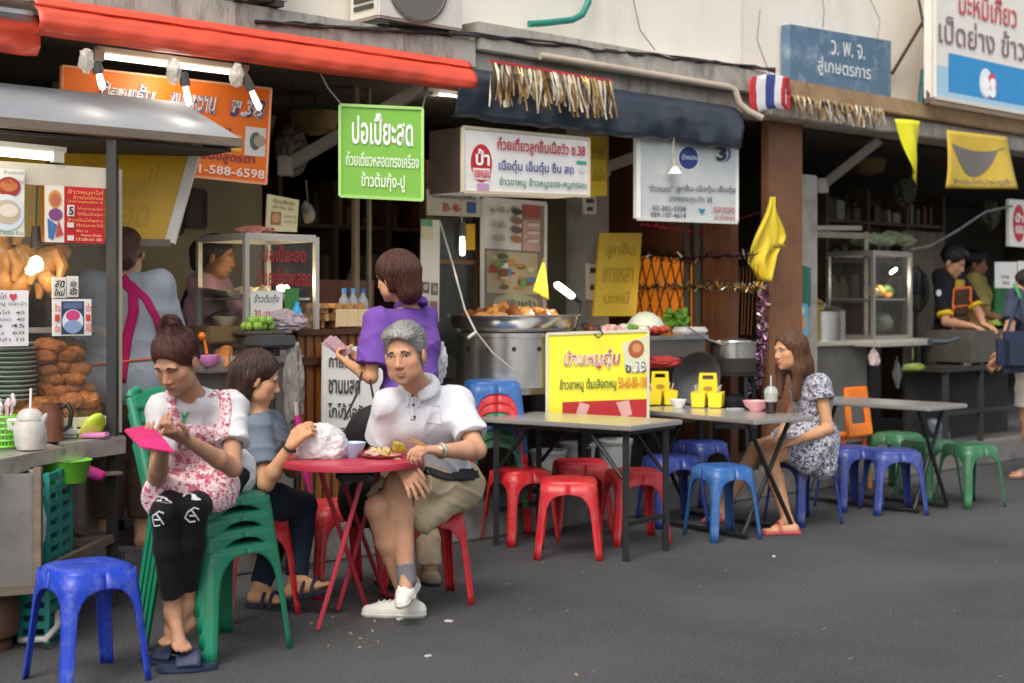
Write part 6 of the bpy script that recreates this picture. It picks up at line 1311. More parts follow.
# --- things on the round red table
zt1 = .723
b = MB(); p = W(322, 442, 6.28); b.crumple(V((p.x, p.y, zt1+.05)), .105, 4, (1.15, .9, .9), .75, 5, zt1); tag(b.build('plastic_bag', M_bag, smooth=True), 'crumpled white plastic bag on the round red table', 'bag')
p = W(352, 452, 6.3); p.z = zt1; bowl('pale blue bowl beside the white plastic bag', p, .062, .065, mat('blue_melamine', srgb('#a9bfdc'), .3, var=.05))
p = W(382, 455, 6.28); p.z = zt1
r = thing('food_plate', 'plate of sliced food in front of the grey haired man', 'plate', p)
b = MB(); b.lathe([(.05, 0), (.085, .012), (.087, .014), (.05, .006), (.001, .006)], p, 26, cap=False); b.build('plate', mat('rose_plate', srgb('#c98a86'), .35), r, smooth=True)
for i in range(10): b = MB(); b.blob(p+V((rg.uniform(-.05, .05), rg.uniform(-.04, .04), .022)), .02, rg, (1.4, 1, .5), .2, 2); b.build('food_piece', [mat('pale_food', None), F_pink, mat('yellow_food', srgb('#c9b83a'), .5, var=.3)][i % 3], r, smooth=True)
b = MB(); b.blob(W(399, 448, 6.22), .03, rg, (1.6, .8, .35), .2, 3); tag(b.build('sauce_sachet', mat('sachet', srgb('#d8d04a'), .35, var=.4, scale=40), smooth=True), 'small yellow and white sachet beside the plate', 'sachet')
b = MB(); p = W(352, 476, 6.2); b.box(p, (.13, .1, .045), Matrix.Rotation(.3, 3, 'Z'), .012); b.build('pouch', M_blk, None) if 0 else tag(b.build('black_pouch', mat('black_nylon', (.012, .012, .014), .6, var=.2)), 'black pouch hanging under the round red table', 'pouch')
r = thing('backpack', 'black bag standing on the red stool behind the round table', 'bag', W(368, 520, 6.72))
b = MB(); b.blob(W(366, 500, 6.75), .15, random.Random(8), (.85, .6, 1.0), .1, 3); b.build('sack', mat('black_cloth', (.012, .012, .013), .8, var=.3, bump=.3), r, smooth=True); b = MB(); b.tube([W(350, 490, 6.66), W(362, 472, 6.64), W(380, 476, 6.64)], .012, 6); b.build('strap', MATS['black_cloth'], r, smooth=True)
# grit and litter on the road
b = MB(); rgl = random.Random(77)
for i in range(60):
    x = rgl.choice([rgl.uniform(300, 420), rgl.uniform(150, 1000)]); y = rgl.uniform(600, 650) if x < 420 else rgl.uniform(540, 680)
    p = G(x, y); b.blob(p+V((0, 0, .004)), rgl.uniform(.003, .008), rgl, (1.4, .9, .4), .3, 1)
tag(b.build('crumbs', mat('crumb', srgb('#8f7a58'), .8, var=.4)), kind='stuff')
for (x, y, lab, w) in ((400, 620, 'scrap of white paper on the road by the white shoe', .03), (449, 622, 'small white paper scrap on the road before the red stool', .035), (428, 657, 'pale bottle cap on the open road', .025), (774, 557, 'tiny white scrap on the road before the pink sandals', .025)):
    b = MB(); b.box(G(x, y)+V((0, 0, .005)), (w, w*.6, .006), Matrix.Rotation(x, 3, 'Z')); tag(b.build('paper_scrap', paint('#c9c6bf')), lab, 'litter')
# ================================================================ people: limbs blended into one smooth skin, clothes as shells over them
def smin(a, b, k):
    if k <= 1e-5: return np.minimum(a, b)
    h = np.clip(.5+.5*(a-b)/k, 0, 1)
    return a*(1-h)+b*h-k*h*(1-h)
def v3(p): return np.array(tuple(p), dtype=np.float32)
def cap(a, b, ra, rb, k=.02): return ('cap', v3(a), v3(b), ra, rb, k)
def cut(a, b, ra, rb, k=.02): return ('cut', v3(a), v3(b), ra, rb, k)       # a limb with a flat end at b
def ell(c, r, M=None, k=.015): return ('ell', v3(c), r, np.array(M if M is not None else Matrix.Identity(3), dtype=np.float32), k)
def sub(c, r, M=None, k=.01): return ('sub', v3(c), r, np.array(M if M is not None else Matrix.Identity(3), dtype=np.float32), k)
def keep(p, n): return ('keep', v3(p), v3(V(n).normalized()))              # keep the side n points away from
class Field:
    def __init__(s, prims, vox, grow=0.0, wr=0.0, wf=22.0, seed=0, pad=.05):
        lo = np.full(3, 1e9); hi = np.full(3, -1e9)
        for p in prims:
            if p[0] in ('cap', 'cut'):
                for q, r in ((p[1], p[3]), (p[2], p[4])): lo = np.minimum(lo, q-r); hi = np.maximum(hi, q+r)
            elif p[0] == 'ell': r = max(p[2]); lo = np.minimum(lo, p[1]-r); hi = np.maximum(hi, p[1]+r)
        lo -= pad+grow; hi += pad+grow
        n = np.ceil((hi-lo)/vox).astype(int)+1
        s.lo = lo.astype(np.float32); s.n = n; s.vox = vox
        F = np.full(n, .3, np.float32)
        ax = [lo[i]+vox*np.arange(n[i], dtype=np.float32) for i in range(3)]
        for p in prims:
            if p[0] == 'keep':
                d = ((ax[0]-p[1][0])*p[2][0])[:, None, None]+((ax[1]-p[1][1])*p[2][1])[None, :, None]+((ax[2]-p[1][2])*p[2][2])[None, None, :]
                F = np.maximum(F, d.astype(np.float32)); continue
            if p[0] in ('cap', 'cut'):
                R_ = max(p[3], p[4]); bl = np.minimum(p[1], p[2])-R_; bh = np.maximum(p[1], p[2])+R_
            else: R_ = max(p[2]); bl = p[1]-R_; bh = p[1]+R_
            m = p[-1]*1.2+.03+grow
            i0 = np.clip(np.floor((bl-m-lo)/vox).astype(int), 0, n-1); i1 = np.clip(np.ceil((bh+m-lo)/vox).astype(int)+1, 1, n)
            sl = tuple(slice(i0[i], i1[i]) for i in range(3))
            X = ax[0][sl[0]][:, None, None]; Y = ax[1][sl[1]][None, :, None]; Z = ax[2][sl[2]][None, None, :]
            if p[0] in ('cap', 'cut'):
                a, b = p[1], p[2]; ba = b-a; L2 = max(1e-9, float(ba.dot(ba)))
                px, py, pz = X-a[0], Y-a[1], Z-a[2]
                t0 = (px*ba[0]+py*ba[1]+pz*ba[2])/L2; t = np.clip(t0, 0, 1)
                d = np.sqrt((px-t*ba[0])**2+(py-t*ba[1])**2+(pz-t*ba[2])**2)-(p[3]+t*(p[4]-p[3]))-grow
                if p[0] == 'cut': d = np.maximum(d, (t0-1)*math.sqrt(L2))
            else:
                M = p[3]; px, py, pz = X-p[1][0], Y-p[1][1], Z-p[1][2]
                u = [(px*M[0, i]+py*M[1, i]+pz*M[2, i]) for i in range(3)]; r = [q+grow for q in p[2]]
                k0 = np.sqrt(sum((u[i]/r[i])**2 for i in range(3))); k1 = np.sqrt(sum((u[i]/r[i]**2)**2 for i in range(3)))
                d = k0*(k0-1)/np.maximum(k1, 1e-6)
            if p[0] == 'sub': F[sl] = -smin(-F[sl], d, p[-1])
            else: F[sl] = smin(F[sl], d.astype(np.float32), p[-1])
        if wr:
            X = ax[0][:, None, None]; Y = ax[1][None, :, None]; Z = ax[2][None, None, :]; f = wf; q = seed
            A = f*(.8*X+.3*Y+.5*Z)+1.6*np.sin(.5*f*Z+q)+1.1*np.sin(.43*f*X-1.3*q)
            B = f*.8*(-.5*X+.4*Y+.9*Z)+1.5*np.sin(.45*f*Y+2*q)+1.2*np.sin(.5*f*X+q)
            mk = .5+.5*np.sin(.33*f*Z+q)*np.sin(.3*f*X+.3*f*Y+2*q)
            wv = (1-np.abs(np.sin(A)))**2.2*mk+(1-np.abs(np.sin(B)))**2.2*(1-mk)+.25*np.sin(.4*f*Z+q)
            F = F-wr*(wv.astype(np.float32)-.3)*np.exp(-(F/.03)**2)
        s.F = F; s.ax = ax
    def carve(s, body, off, hems=None):
        """hollow the cloth where the body runs through it (same spacing not needed: nearest sample)"""
        idx = [np.clip(np.round((s.ax[i]-body.lo[i])/body.vox).astype(int), 0, body.n[i]-1) for i in range(3)]
        inside = [(s.ax[i] >= body.lo[i]) & (s.ax[i] <= body.lo[i]+body.vox*(body.n[i]-1)) for i in range(3)]
        B = body.F[np.ix_(*idx)].copy(); B[~(inside[0][:, None, None] & inside[1][None, :, None] & inside[2][None, None, :])] = .3
        C = -(B-off)
        if hems:
            m = np.zeros(s.F.shape, bool)
            for (p, rad) in hems:
                p = v3(p); m |= ((s.ax[0]-p[0])**2)[:, None, None]+((s.ax[1]-p[1])**2)[None, :, None]+((s.ax[2]-p[2])**2)[None, None, :] < rad*rad
            C = np.where(m, C, -1)
        s.F = np.maximum(s.F, C); return s
    def mesh(s):
        F = s.F; n = F.shape; ins = F < 0
        nx, ny, nz = n; cs = (nx-1, ny-1, nz-1)
        cnt = np.zeros(cs, np.int8); acc = np.zeros(cs+(3,), np.float32)
        c8 = np.zeros(cs, np.int8)
        for a in (0, 1):
            for b in (0, 1):
                for c in (0, 1): c8 += ins[a:a+nx-1, b:b+ny-1, c:c+nz-1]
        act = (c8 > 0) & (c8 < 8); ci = np.argwhere(act)
        vid = np.full(cs, -1, np.int32); vid[act] = np.arange(len(ci))
        acc = np.zeros((len(ci), 3), np.float32); cnt = np.zeros(len(ci), np.float32)
        for ax_ in range(3):
            o1, o2 = [k for k in range(3) if k != ax_]
            for a in (0, 1):
                for b in (0, 1):
                    p0 = ci.copy(); p0[:, o1] += a; p0[:, o2] += b; p1 = p0.copy(); p1[:, ax_] += 1
                    f0 = F[p0[:, 0], p0[:, 1], p0[:, 2]]; f1 = F[p1[:, 0], p1[:, 1], p1[:, 2]]
                    m = (f0 < 0) != (f1 < 0); t = np.where(m, f0/np.where(m, f0-f1, 1), 0)
                    q = p0.astype(np.float32); q[:, ax_] += t
                    acc[m] += (q-ci)[m]; cnt[m] += 1
        vs = (ci+acc/np.maximum(cnt, 1)[:, None])*s.vox+s.lo
        quads = []
        for ax_ in range(3):
            o1, o2 = [(1, 2), (2, 0), (0, 1)][ax_]
            sl0 = [slice(1, -1)]*3; sl0[ax_] = slice(0, n[ax_]-1); sl1 = list(sl0); sl1[ax_] = slice(1, n[ax_])
            A = ins[tuple(sl0)]; B = ins[tuple(sl1)]; e = np.argwhere(A != B)
            if not len(e): continue
            off = np.array([1, 1, 1]); off[ax_] = 0; g = e+off
            fl = A[tuple(e.T)]
            def cell(da, db):
                q = g.copy(); q[:, o1] += da; q[:, o2] += db; return vid[q[:, 0], q[:, 1], q[:, 2]]
            Q = np.stack([cell(-1, -1), cell(0, -1), cell(0, 0), cell(-1, 0)], 1); Q[~fl] = Q[~fl][:, ::-1]
            quads.append(Q)
        Q = np.concatenate(quads); Q = Q[(Q >= 0).all(1)]
        return vs, Q
def fig_mesh(name, vs, Q, m, parent=None, loc=None, vcol=None, relax=1):
    vs = vs.astype(np.float64)
    for _ in range(relax):        # one light smoothing pass
        acc = np.zeros_like(vs); cnt = np.zeros(len(vs))
        for i in range(4):
            np.add.at(acc, Q[:, i], vs[Q[:, (i+1) % 4]]+vs[Q[:, (i-1) % 4]]); np.add.at(cnt, Q[:, i], 2)
        vs = vs*.55+.45*acc/np.maximum(cnt, 1)[:, None]
    o0 = np.array(tuple(loc if loc is not None else wmat(parent).translation))
    me = bpy.data.meshes.new(name); lv = vs-o0
    me.vertices.add(len(lv)); me.vertices.foreach_set('co', lv.astype(np.float32).ravel())
    me.loops.add(Q.size); me.loops.foreach_set('vertex_index', Q.astype(np.int32).ravel())
    me.polygons.add(len(Q)); me.polygons.foreach_set('loop_start', np.arange(0, Q.size, 4, dtype=np.int32)); me.polygons.foreach_set('loop_total', np.full(len(Q), 4, np.int32))
    me.polygons.foreach_set('use_smooth', np.ones(len(Q), bool)); me.update(calc_edges=True); me.validate()
    if vcol is not None:
        ca = me.color_attributes.new('Col', 'FLOAT_COLOR', 'POINT'); ca.data.foreach_set('color', np.concatenate([vcol, np.ones((len(vcol), 1))], 1).astype(np.float32).ravel())
    me.materials.append(m); o = bpy.data.objects.new(name, me); COL.objects.link(o)
    if parent is not None: o.parent = parent
    else: o.location = tuple(o0)
    return o
def frame3(f, upish=(0, 0, 1)):
    f = V(f).normalized(); r = f.cross(V(upish)).normalized(); u = r.cross(f).normalized()
    return Matrix((r, f, u)).transposed()       # columns right, forward, up
def hand(w, d, n, side, s=1.0, curl=(.35, .4, .4, .45), thumb=.5, spread=.0):
    """w wrist, d towards the fingers, n out of the palm; thumb grows from the side d x n * side"""
    w, d, n = V(w), V(d).normalized(), V(n); n = (n-d*n.dot(d)).normalized(); t = d.cross(n)*side; P = []
    for i, (a, L) in enumerate(((.030, .88), (.010, 1.0), (-.011, .94), (-.030, .74))):
        k = w+d*.083*s+t*a*s; P.append(cap(w+t*a*.5*s+d*.008, k, .0165*s, .0115*s, .012))
        q = k; ang = 0
        for j, l in enumerate((.040, .026, .021)):
            ang += curl[i]*(.8, 1.1, .8)[j]
            e = (d+t*spread*(1.5-i)*.25).normalized(); dr = e*math.cos(ang)+n*math.sin(ang); q2 = q+dr*l*L*s
            P.append(cap(q, q2, (.0098, .0088, .0080)[j]*s, (.0088, .0080, .0068)[j]*s, .003)); q = q2
    b = w+d*.02*s+t*.026*s; m = b+(d*.55+t*.6+n*.35*thumb)*.042*s; e = m+(d*.85+t*.15+n*.5*thumb).normalized()*.032*s; z = e+(d*.9-t*.1+n*.5*thumb).normalized()*.024*s
    P += [cap(b, m, .015*s, .0115*s, .01), cap(m, e, .011*s, .0098*s, .003), cap(e, z, .0098*s, .0078*s, .003)]
    return P
def head_prims(c, M, s=1.0, male=False, fat=1.0):
    L = lambda x, y, z: V(c)+M @ V((x, y, z))*s
    E = lambda x, y, z, r, k=.015: ell(L(x, y, z), tuple(q*s for q in r), M, k*s)
    P = [E(0, -.014, .036, (.074, .092, .081)), E(0, .024, -.03, (.061*fat, .064, .083)), E(0, .034, -.076, (.046*fat, .044, .034), .02), E(0, .064, -.098, (.021, .017, .015), .015)]
    for x in (-1, 1):
        P += [E(x*.038, .046, -.024, (.026*fat, .026, .026), .018), E(x*.046*fat, .024, -.066, (.02, .032, .026), .025)]
    P += [E(0, .075, .019, (.05, .013, .011), .015)]
    for x in (-1, 1): P.append(sub(L(x*.032, .1035, .0015), (.018*s, .015*s, .0085*s), M, .009*s))
    if male:
        for x in (-1, 1): P += [sub(L(x*.0275, .0905, -.047), (.0035*s, .008*s, .017*s), M, .006*s), sub(L(x*.030, .0925, -.013), (.015*s, .007*s, .0025*s), M, .005*s)]
    P += [cap(L(0, .081, .008), L(0, .100, -.031), .0065*s, .0115*s, .010*s)]
    for x in (-1, 1): P += [E(x*.0115, .093, -.036, (.009, .0095, .0075), .005), E(x*.0775, -.006, -.012, (.0085, .02, .031), .006)]
    P += [E(0, .088, -.0585, (.022, .0085, .0055), .005), E(0, .0865, -.0695, (.018, .0085, .0065), .005), sub(L(0, .102, -.064), (.021*s, .010*s, .0018*s), M, .002*s)]
    return P
def face_patches(body, c, M, s=1.0, iris='#1c120c', brow='#1a1310', lip=None, open_=1.0, thick=1.0, look=(0, 0), pair=(-1, 1), browz=.0):
    me = body.data; off = wmat(body).translation
    bv = BVHTree.FromPolygons([v.co for v in me.vertices], [list(p.vertices) for p in me.polygons]); f = M @ V((0, 1, 0))
    def hit(x, z, lift):
        o = V(c)+M @ V((x, .2, z))*s-off; h = bv.ray_cast(o, -f)
        if h[0] is None: h = (V(c)+M @ V((x, .08, z))*s-off,)
        return h[0]+f*lift+off
    M_scl = mat('eye_white', srgb('#cfc6bd'), .25, var=0); M_iris = mat('iris_'+iris, srgb(iris), .15, var=0); M_lash = mat('lash', srgb('#17100d'), .6, var=0)
    for sx in pair:
        b = MB(); W_, H_ = .0155, .0052*open_
        def alm(u, v, lift=.0012):
            t = 2*u-1; top = H_*(1-t*t)**.8; x = sx*.0325+W_*t; z = .0015+(-.75*top+1.75*top*v)+sx*t*.0015; return hit(x, z, lift)
        b.sheet(alm, 8, 3); b.m = 1
        r_ = min(.0058, H_*1.12); n0 = []
        for k in range(12):
            a = k*math.pi/6; n0.append(hit(sx*.0325+look[0]*.004+r_*.95*math.cos(a), .002+look[1]*.002+min(r_*math.sin(a), H_*.9), .0018))
        b.add(n0, [list(range(12))]); b.m = 2
        b.sheet(lambda u, v: hit(sx*.0325+(W_+.0015)*(2*u-1), .0015+H_*(1-(2*u-1)**2)**.8*1.0+.0022*v+sx*(2*u-1)*.0015, .0016), 8, 1)
        b.build('eye', [M_scl, M_iris, M_lash], body, smooth=True, fixn=False)
        b = MB(); b.sheet(lambda u, v: hit(sx*(.015+.031*u), .021+browz+.0045*math.sin(math.pi*min(1, u*1.1))*.8-.004*u+(.0042*thick*(1-.55*u))*(v-.5)*2, .0016), 8, 2); b.build('eyebrow', mat('brow_'+brow, srgb(brow), .8, var=.2), body, smooth=True, fixn=False)
    if lip:
        b = MB()
        def lp(u, v):
            t = 2*u-1; w = (1-t*t)**.6; return hit(.0215*t, -.0645+(v-.5)*(.017*w)+.001*abs(t), .0007)
        b.sheet(lp, 8, 4); b.build('lips', mat('lip_'+lip, srgb(lip), .45, var=.1), body, smooth=True, fixn=False)
M_cl = {}
def clothmat(name, h, rough=.85, var=.08, bump=.25, bs=180, **k):
    if name in MATS: return MATS[name]
    return mat(name, srgb(h), rough, var=var, scale=5, bump=bump, bscale=bs, sheen=.03, spec=.25, **k)
def hairmat(name, h):
    if name in MATS: return MATS[name]
    m = mat(name, srgb(h), .42, var=.55, scale=34, stretch=(3, 3, .35), bump=1.0, bscale=46, spec=.5); return m
def limbs(J, w=1.0, skip=()):
    """the whole body below the head from its joints; A and B are the two sides"""
    P = []; hip = V(J['hip']); ch = V(J['chest']); nk = V(J['neck']); lat = (V(J['shB'])-V(J['shA'])).normalized(); hl = (V(J['hipB'])-V(J['hipA'])).normalized()
    bl = lambda t: hip.lerp(ch, t)
    for sg in (-1, 1):
        P += [cap(hip+hl*sg*.055*w, bl(.5)+(hl+lat)*.5*sg*.045*w, .096*w, .086*w, .035), cap(bl(.5)+(hl+lat)*.5*sg*.045*w, ch+lat*sg*.065*w, .088*w, .094*w, .035)]
    P += [cap(ch+lat*-.07*w, ch+lat*.07*w, .09*w, .09*w, .035), cap(nk.lerp(ch, .15), V(J['head'])+V(J['hu'])*-.045, .054*w, .05*w, .025)]
    for s in 'AB':
        sh, el, wr = V(J['sh'+s]), V(J['el'+s]), V(J['wr'+s])
        P += [cap(nk.lerp(ch, .2), sh, .044*w, .046*w, .03), cap(ch.lerp(sh, .35), sh, .078*w, .048*w, .035), cap(sh, el, .046*w, .037*w, .02), cap(el, el.lerp(wr, .3), .039*w, .039*w, .015), cap(el.lerp(wr, .3), wr, .039*w, .0245*w, .015)]
        hp, kn, an = V(J['hip'+s]), V(J['kn'+s]), V(J['an'+s])
        P += [cap(hp, hp.lerp(kn, .5), .092*w, .078*w, .05), cap(hp.lerp(kn, .5), kn, .078*w, .054*w, .03), cap(kn, kn.lerp(an, .35), .053*w, .054*w, .02), cap(kn.lerp(an, .35), an, .054*w, .034*w, .02)]
        if 'toe'+s in J:
            toe = V(J['toe'+s]); d = (toe-an).normalized(); heel = V(J['heel'+s]) if 'heel'+s in J else an-V((0, 0, .045))-V((d.x, d.y, 0)).normalized()*.025
            ball = heel.lerp(toe, .7); side = d.cross(V((0, 0, 1)))
            if side.length < .1: side = hl
            side.normalize()
            P += [cap(an, heel, .032*w, .030*w, .02), cap(an, ball, .032*w, .024*w, .02), cap(heel, ball, .030*w, .026*w, .02)]
            for q in (-1.5, -.5, .5, 1.5): P.append(cap(ball+side*q*.016, toe+side*q*.017-d*abs(q)*.006, .0125, .0095, .006))
    return P
def skin_cols(vs, base, c, M, s, lipc=None, stub=None):
    n = len(vs); col = np.tile(np.array(srgb(base)), (n, 1))
    q = (vs-np.array(tuple(c))) @ np.array(M)/s
    red = np.array([1.12, .88, .84]); 
    ck = np.exp(-(((np.abs(q[:, 0])-.04)/.02)**2+((q[:, 2]+.028)/.02)**2))*(q[:, 1] > .02); ns = np.exp(-((q[:, 0]/.014)**2+((q[:, 2]+.03)/.014)**2))*(q[:, 1] > .06)
    k = np.clip(.5*ck+.4*ns, 0, 1)[:, None]; col = col*(1-k)+col*red*k
    if stub:
        sb = np.exp(-((q[:, 0]/.045)**2+((q[:, 2]+.078)/.026)**2))*(q[:, 1] > .02); k = (.35*sb)[:, None]; col = col*(1-k)+np.array(srgb(stub))*k
    return col
M_skin = mat('skin', (.5, .3, .2), .58, var=.13, scale=22, sss=.15, vcol=True, bump=.08, bscale=160, spec=.3)
def person(label, J, skin, vox, w=1.0, hs=1.0, male=False, extra=(), lip='#8a4a42', eyes=True, fat=1.0, stub=None, open_=.8, brow='#1a1310', thick=1.0, hands=(), pair=(-1, 1), look=(0, 0), group=None, iris='#1c120c'):
    M = frame3(J['hf'], J.get('hup', (0, 0, 1))); J['hu'] = M @ V((0, 0, 1)); c = V(J['head'])
    P = limbs(J, w)+head_prims(c, M, hs, male, fat)+list(extra)
    for h in hands: P += h
    F = Field(P, vox); vs, Q = F.mesh(); vs = vs
    base = V((J['hip'][0], J['hip'][1], float(vs[:, 2].min())))
    o = fig_mesh('person', vs, Q, M_skin, None, base, skin_cols(vs, skin, c, M, hs, None, stub))
    tag(o, label, 'person', group)
    if eyes: face_patches(o, c, M, hs, lip=lip, open_=open_, brow=brow, thick=thick, pair=pair, look=look, iris=iris)
    return o, F, M, c
def wear(name, prims, m, o, vox, wr=.003, wf=22, seed=0, body=None, hems=None, off=.004, grow=0.0):
    f = Field(prims, vox, grow=grow, wr=wr, wf=wf, seed=seed)
    if body is not None: f.carve(body, off, hems)
    vs, Q = f.mesh(); return fig_mesh(name, vs, Q, m, o)
def hair(prims, m, o, vox, wr=.002, wf=60, seed=1, name='hair'):
    f = Field(prims, vox, wr=wr, wf=wf, seed=seed, pad=.03); vs, Q = f.mesh(); return fig_mesh(name, vs, Q, m, o, relax=0)

def strands(ho, flow, n, seed, w=.0024, L=.09, lift=.0016, steps=7):
    """fine locks that follow the hair surface; flow(p) gives the combing direction"""
    rng = random.Random(seed); me = ho.data; off = wmat(ho).translation; vs = [v.co+off for v in me.vertices]; bv = BVHTree.FromPolygons(vs, [list(p.vertices) for p in me.polygons]); b = MB()
    for i in range(n):
        v = me.vertices[rng.randrange(len(vs))]; p = vs[v.index]; P = []; ln = L*rng.uniform(.6, 1.3); lf = lift*rng.uniform(.2, 1.6); ww = w*rng.uniform(.6, 1.3); jit = V((rng.gauss(0, .2), rng.gauss(0, .2), rng.gauss(0, .15)))*ln*.35
        for k in range(steps+1):
            h = bv.find_nearest(p); nn = (p-h[0]); nn = nn.normalized() if nn.length > 1e-5 else v.normal
            if nn.dot(h[1]) < 0: nn = -nn
            nn = h[1]
            d = flow(h[0]).normalized()+jit*3; d = (d-nn*d.dot(nn)); d = d.normalized() if d.length > 1e-4 else V((0, 0, -1)); t = k/steps
            sd_ = nn.cross(d)*ww*(1-.75*t); c = h[0]+nn*(lf*(.3+.7*t)); P += [c-sd_, c+nn*ww*.45, c+sd_]; p = h[0]+d*ln/steps+nn*.001
        m0 = len(b.v); b.v += P
        for k in range(steps):
            for q in (0, 1): b.f.append([m0+3*k+q, m0+3*k+q+1, m0+3*k+q+4, m0+3*k+q+3]); b.mi.append(0)
    o = b.build('hair_strands', me.materials[0], ho, smooth=True, fixn=False); return o
# ---------------------------------------------------------------- helpers that lay strips and prints on a dressed surface
class Surf:
    def __init__(s, *objs):
        vs = []; fs = []
        for o in objs:
            off = wmat(o).translation; n = len(vs); vs += [v.co+off for v in o.data.vertices]; fs += [[i+n for i in p.vertices] for p in o.data.polygons]
        s.b = BVHTree.FromPolygons(vs, fs); s.last = None
    def px(s, x, y, lift=.002):            # the first surface met when looking through (x, y)
        o = V((0, 0, EYE)); d = (W(x, y, 1.0)-o).normalized(); h = s.b.ray_cast(o, d)
        if h[0] is None:
            q = s.last or 6; p = o+d*q; h = s.b.find_nearest(p); 
        else: s.last = (h[0]-o).length
        n = h[1]; n = -n if n.dot(d) > 0 else n
        return h[0]+n*lift
    def near(s, p, lift=.002):
        h = s.b.find_nearest(V(p)); n = h[1]; n = -n if n.dot(V(p)-h[0]) < 0 else n; return h[0]+n*lift
    def ray(s, p, d, lift=.002):
        h = s.b.ray_cast(V(p), V(d).normalized())
        if h[0] is None: return s.near(p, lift)
        return h[0]-V(d).normalized()*lift
def strap(name, surf, path, wpx, m, parent, lift=.004, th=.004, n=16):
    """a band following pixels of a path over a surface"""
    P = []
    for i in range(n+1):
        t = i/n*(len(path)-1); j = min(len(path)-2, int(t)); f = t-j
        x = path[j][0]*(1-f)+path[j+1][0]*f; y = path[j][1]*(1-f)+path[j+1][1]*f
        dx = path[j+1][0]-path[j][0]; dy = path[j+1][1]-path[j][1]; L = math.hypot(dx, dy); P.append((x, y, -dy/L, dx/L))
    b = MB(); b.sheet(lambda u, v: surf.px(P[round(u*n)][0]+P[round(u*n)][2]*(v-.5)*wpx, P[round(u*n)][1]+P[round(u*n)][3]*(v-.5)*wpx, lift), n, 3)
    return b.build(name, m, parent, smooth=True, solid=th, auto=70, fixn=False)
def patch(name, surf, x0, y0, x1, y1, m, parent, lift=.004, nu=8, nv=8, th=.0):
    b = MB(); b.sheet(lambda u, v: surf.px(x0+(x1-x0)*u, y0+(y1-y0)*v, lift), nu, nv); return b.build(name, m, parent, smooth=True, solid=th, fixn=False)
def print_text(surf, body, x0, y0, x1, y1, m, parent, lift=.003, bold=.02, shear=0):
    vs, fs = text_geo(body, bold, shear); xs = [p[0] for p in vs]; ys = [p[1] for p in vs]; b = MB()
    b.add([surf.px(x0+(p[0]-min(xs))/(max(xs)-min(xs))*(x1-x0), y1-(p[1]-min(ys))/(max(ys)-min(ys))*(y1-y0), lift) for p in vs], fs); return b.build('lettering', m, parent, fixn=False)
def torso(J, w=1.0, low=0.0):
    hip = V(J['hip']); ch = V(J['chest']); nk = V(J['neck']); lat = (V(J['shB'])-V(J['shA'])).normalized(); hl = (V(J['hipB'])-V(J['hipA'])).normalized(); P = []
    bl = lambda t: hip.lerp(ch, t)
    for sg in (-1, 1):
        P += [cap(bl(low)+hl*sg*.055*w, bl(.5)+(hl+lat)*.5*sg*.045*w, .098*w, .088*w, .035), cap(bl(.5)+(hl+lat)*.5*sg*.045*w, ch+lat*sg*.065*w, .09*w, .095*w, .035)]
    P += [cap(ch+lat*-.07*w, ch+lat*.07*w, .091*w, .091*w, .035), cap(nk.lerp(ch, .26), nk.lerp(ch, .5), .05*w, .075*w, .03)]
    for s in 'AB':
        sh = V(J['sh'+s]); P += [cap(nk.lerp(ch, .28), sh, .045*w, .047*w, .03), cap(ch.lerp(sh, .35), sh, .079*w, .049*w, .035)]
    return P
def sleeves(J, t=.6, r0=.05, r1=.058, w=1.0, sides='AB'):
    return [cut(V(J['sh'+s]), V(J['sh'+s]).lerp(V(J['el'+s]), t), r0*w, r1*w, .03) for s in sides]
def legsof(J, t0=1.0, t1=.8, g=.0, w=1.0, sides='AB', flare=0.0):
    P = []; hip = V(J['hip'])
    for s in sides:
        hp, kn, an = V(J['hip'+s]), V(J['kn'+s]), V(J['an'+s])
        P += [cap(hip, hp, .1*w, .1*w, .05)]
        if t0 < 1: P += [cap(hp, hp.lerp(kn, t0*.5), .094*w+g, .082*w+g, .05), cut(hp.lerp(kn, t0*.5), hp.lerp(kn, t0), .082*w+g, (.07+flare)*w+g, .03)]
        else:
            P += [cap(hp, hp.lerp(kn, .5), .093*w+g, .08*w+g, .05), cap(hp.lerp(kn, .5), kn, .08*w+g, .056*w+g, .03), cap(kn, kn.lerp(an, .35), .055*w+g, .055*w+g, .02), cut(kn.lerp(an, .35), kn.lerp(an, t1), .055*w+g, .043*w+g, .02)]
    return P
def shoe(o, heel, toe, an, m_up, m_sole, up=None, r=.036, name='shoe', lace=None):
    heel, toe, an = V(heel), V(toe), V(an); d = (toe-heel).normalized(); up = (V(up) if up is not None else V((0, 0, 1))); up = (up-d*up.dot(d)).normalized(); L = (toe-heel).length
    c = [cap(heel+up*.03, heel.lerp(toe, .6)+up*.024, r, r, .02), cap(heel.lerp(toe, .6)+up*.024, toe-d*.02+up*.02, r, r*.8, .02), cap(heel+up*.035+d*.03, an, .036, .036, .025), cap(heel.lerp(toe, .35)+up*.045, heel.lerp(toe, .75)+up*.03, .028, .026, .02)]
    sh = wear(name, c+[keep(heel+up*.006, -up)], m_up, o, .005, wr=.001)
    so_ = Field(c+[keep(heel+up*.018, up), keep(heel-up*.004, -up)], .005, grow=.004); vs, Q = so_.mesh(); fig_mesh('sole', vs, Q, m_sole, sh)
    if lace:
        s_ = Surf(sh)
        for k in range(4):
            a = heel.lerp(toe, .42+.1*k); side = d.cross(up); b = MB(); b.tube([s_.ray(a+up*.15+side*q, -up, .003) for q in (-.022, -.008, .008, .022)], .0045, 5); b.build('lace', lace, sh, smooth=True)
    return sh
SK1, SK2, SK3, SK4 = '#b18468', '#c09072', '#c4936f', '#a07050'
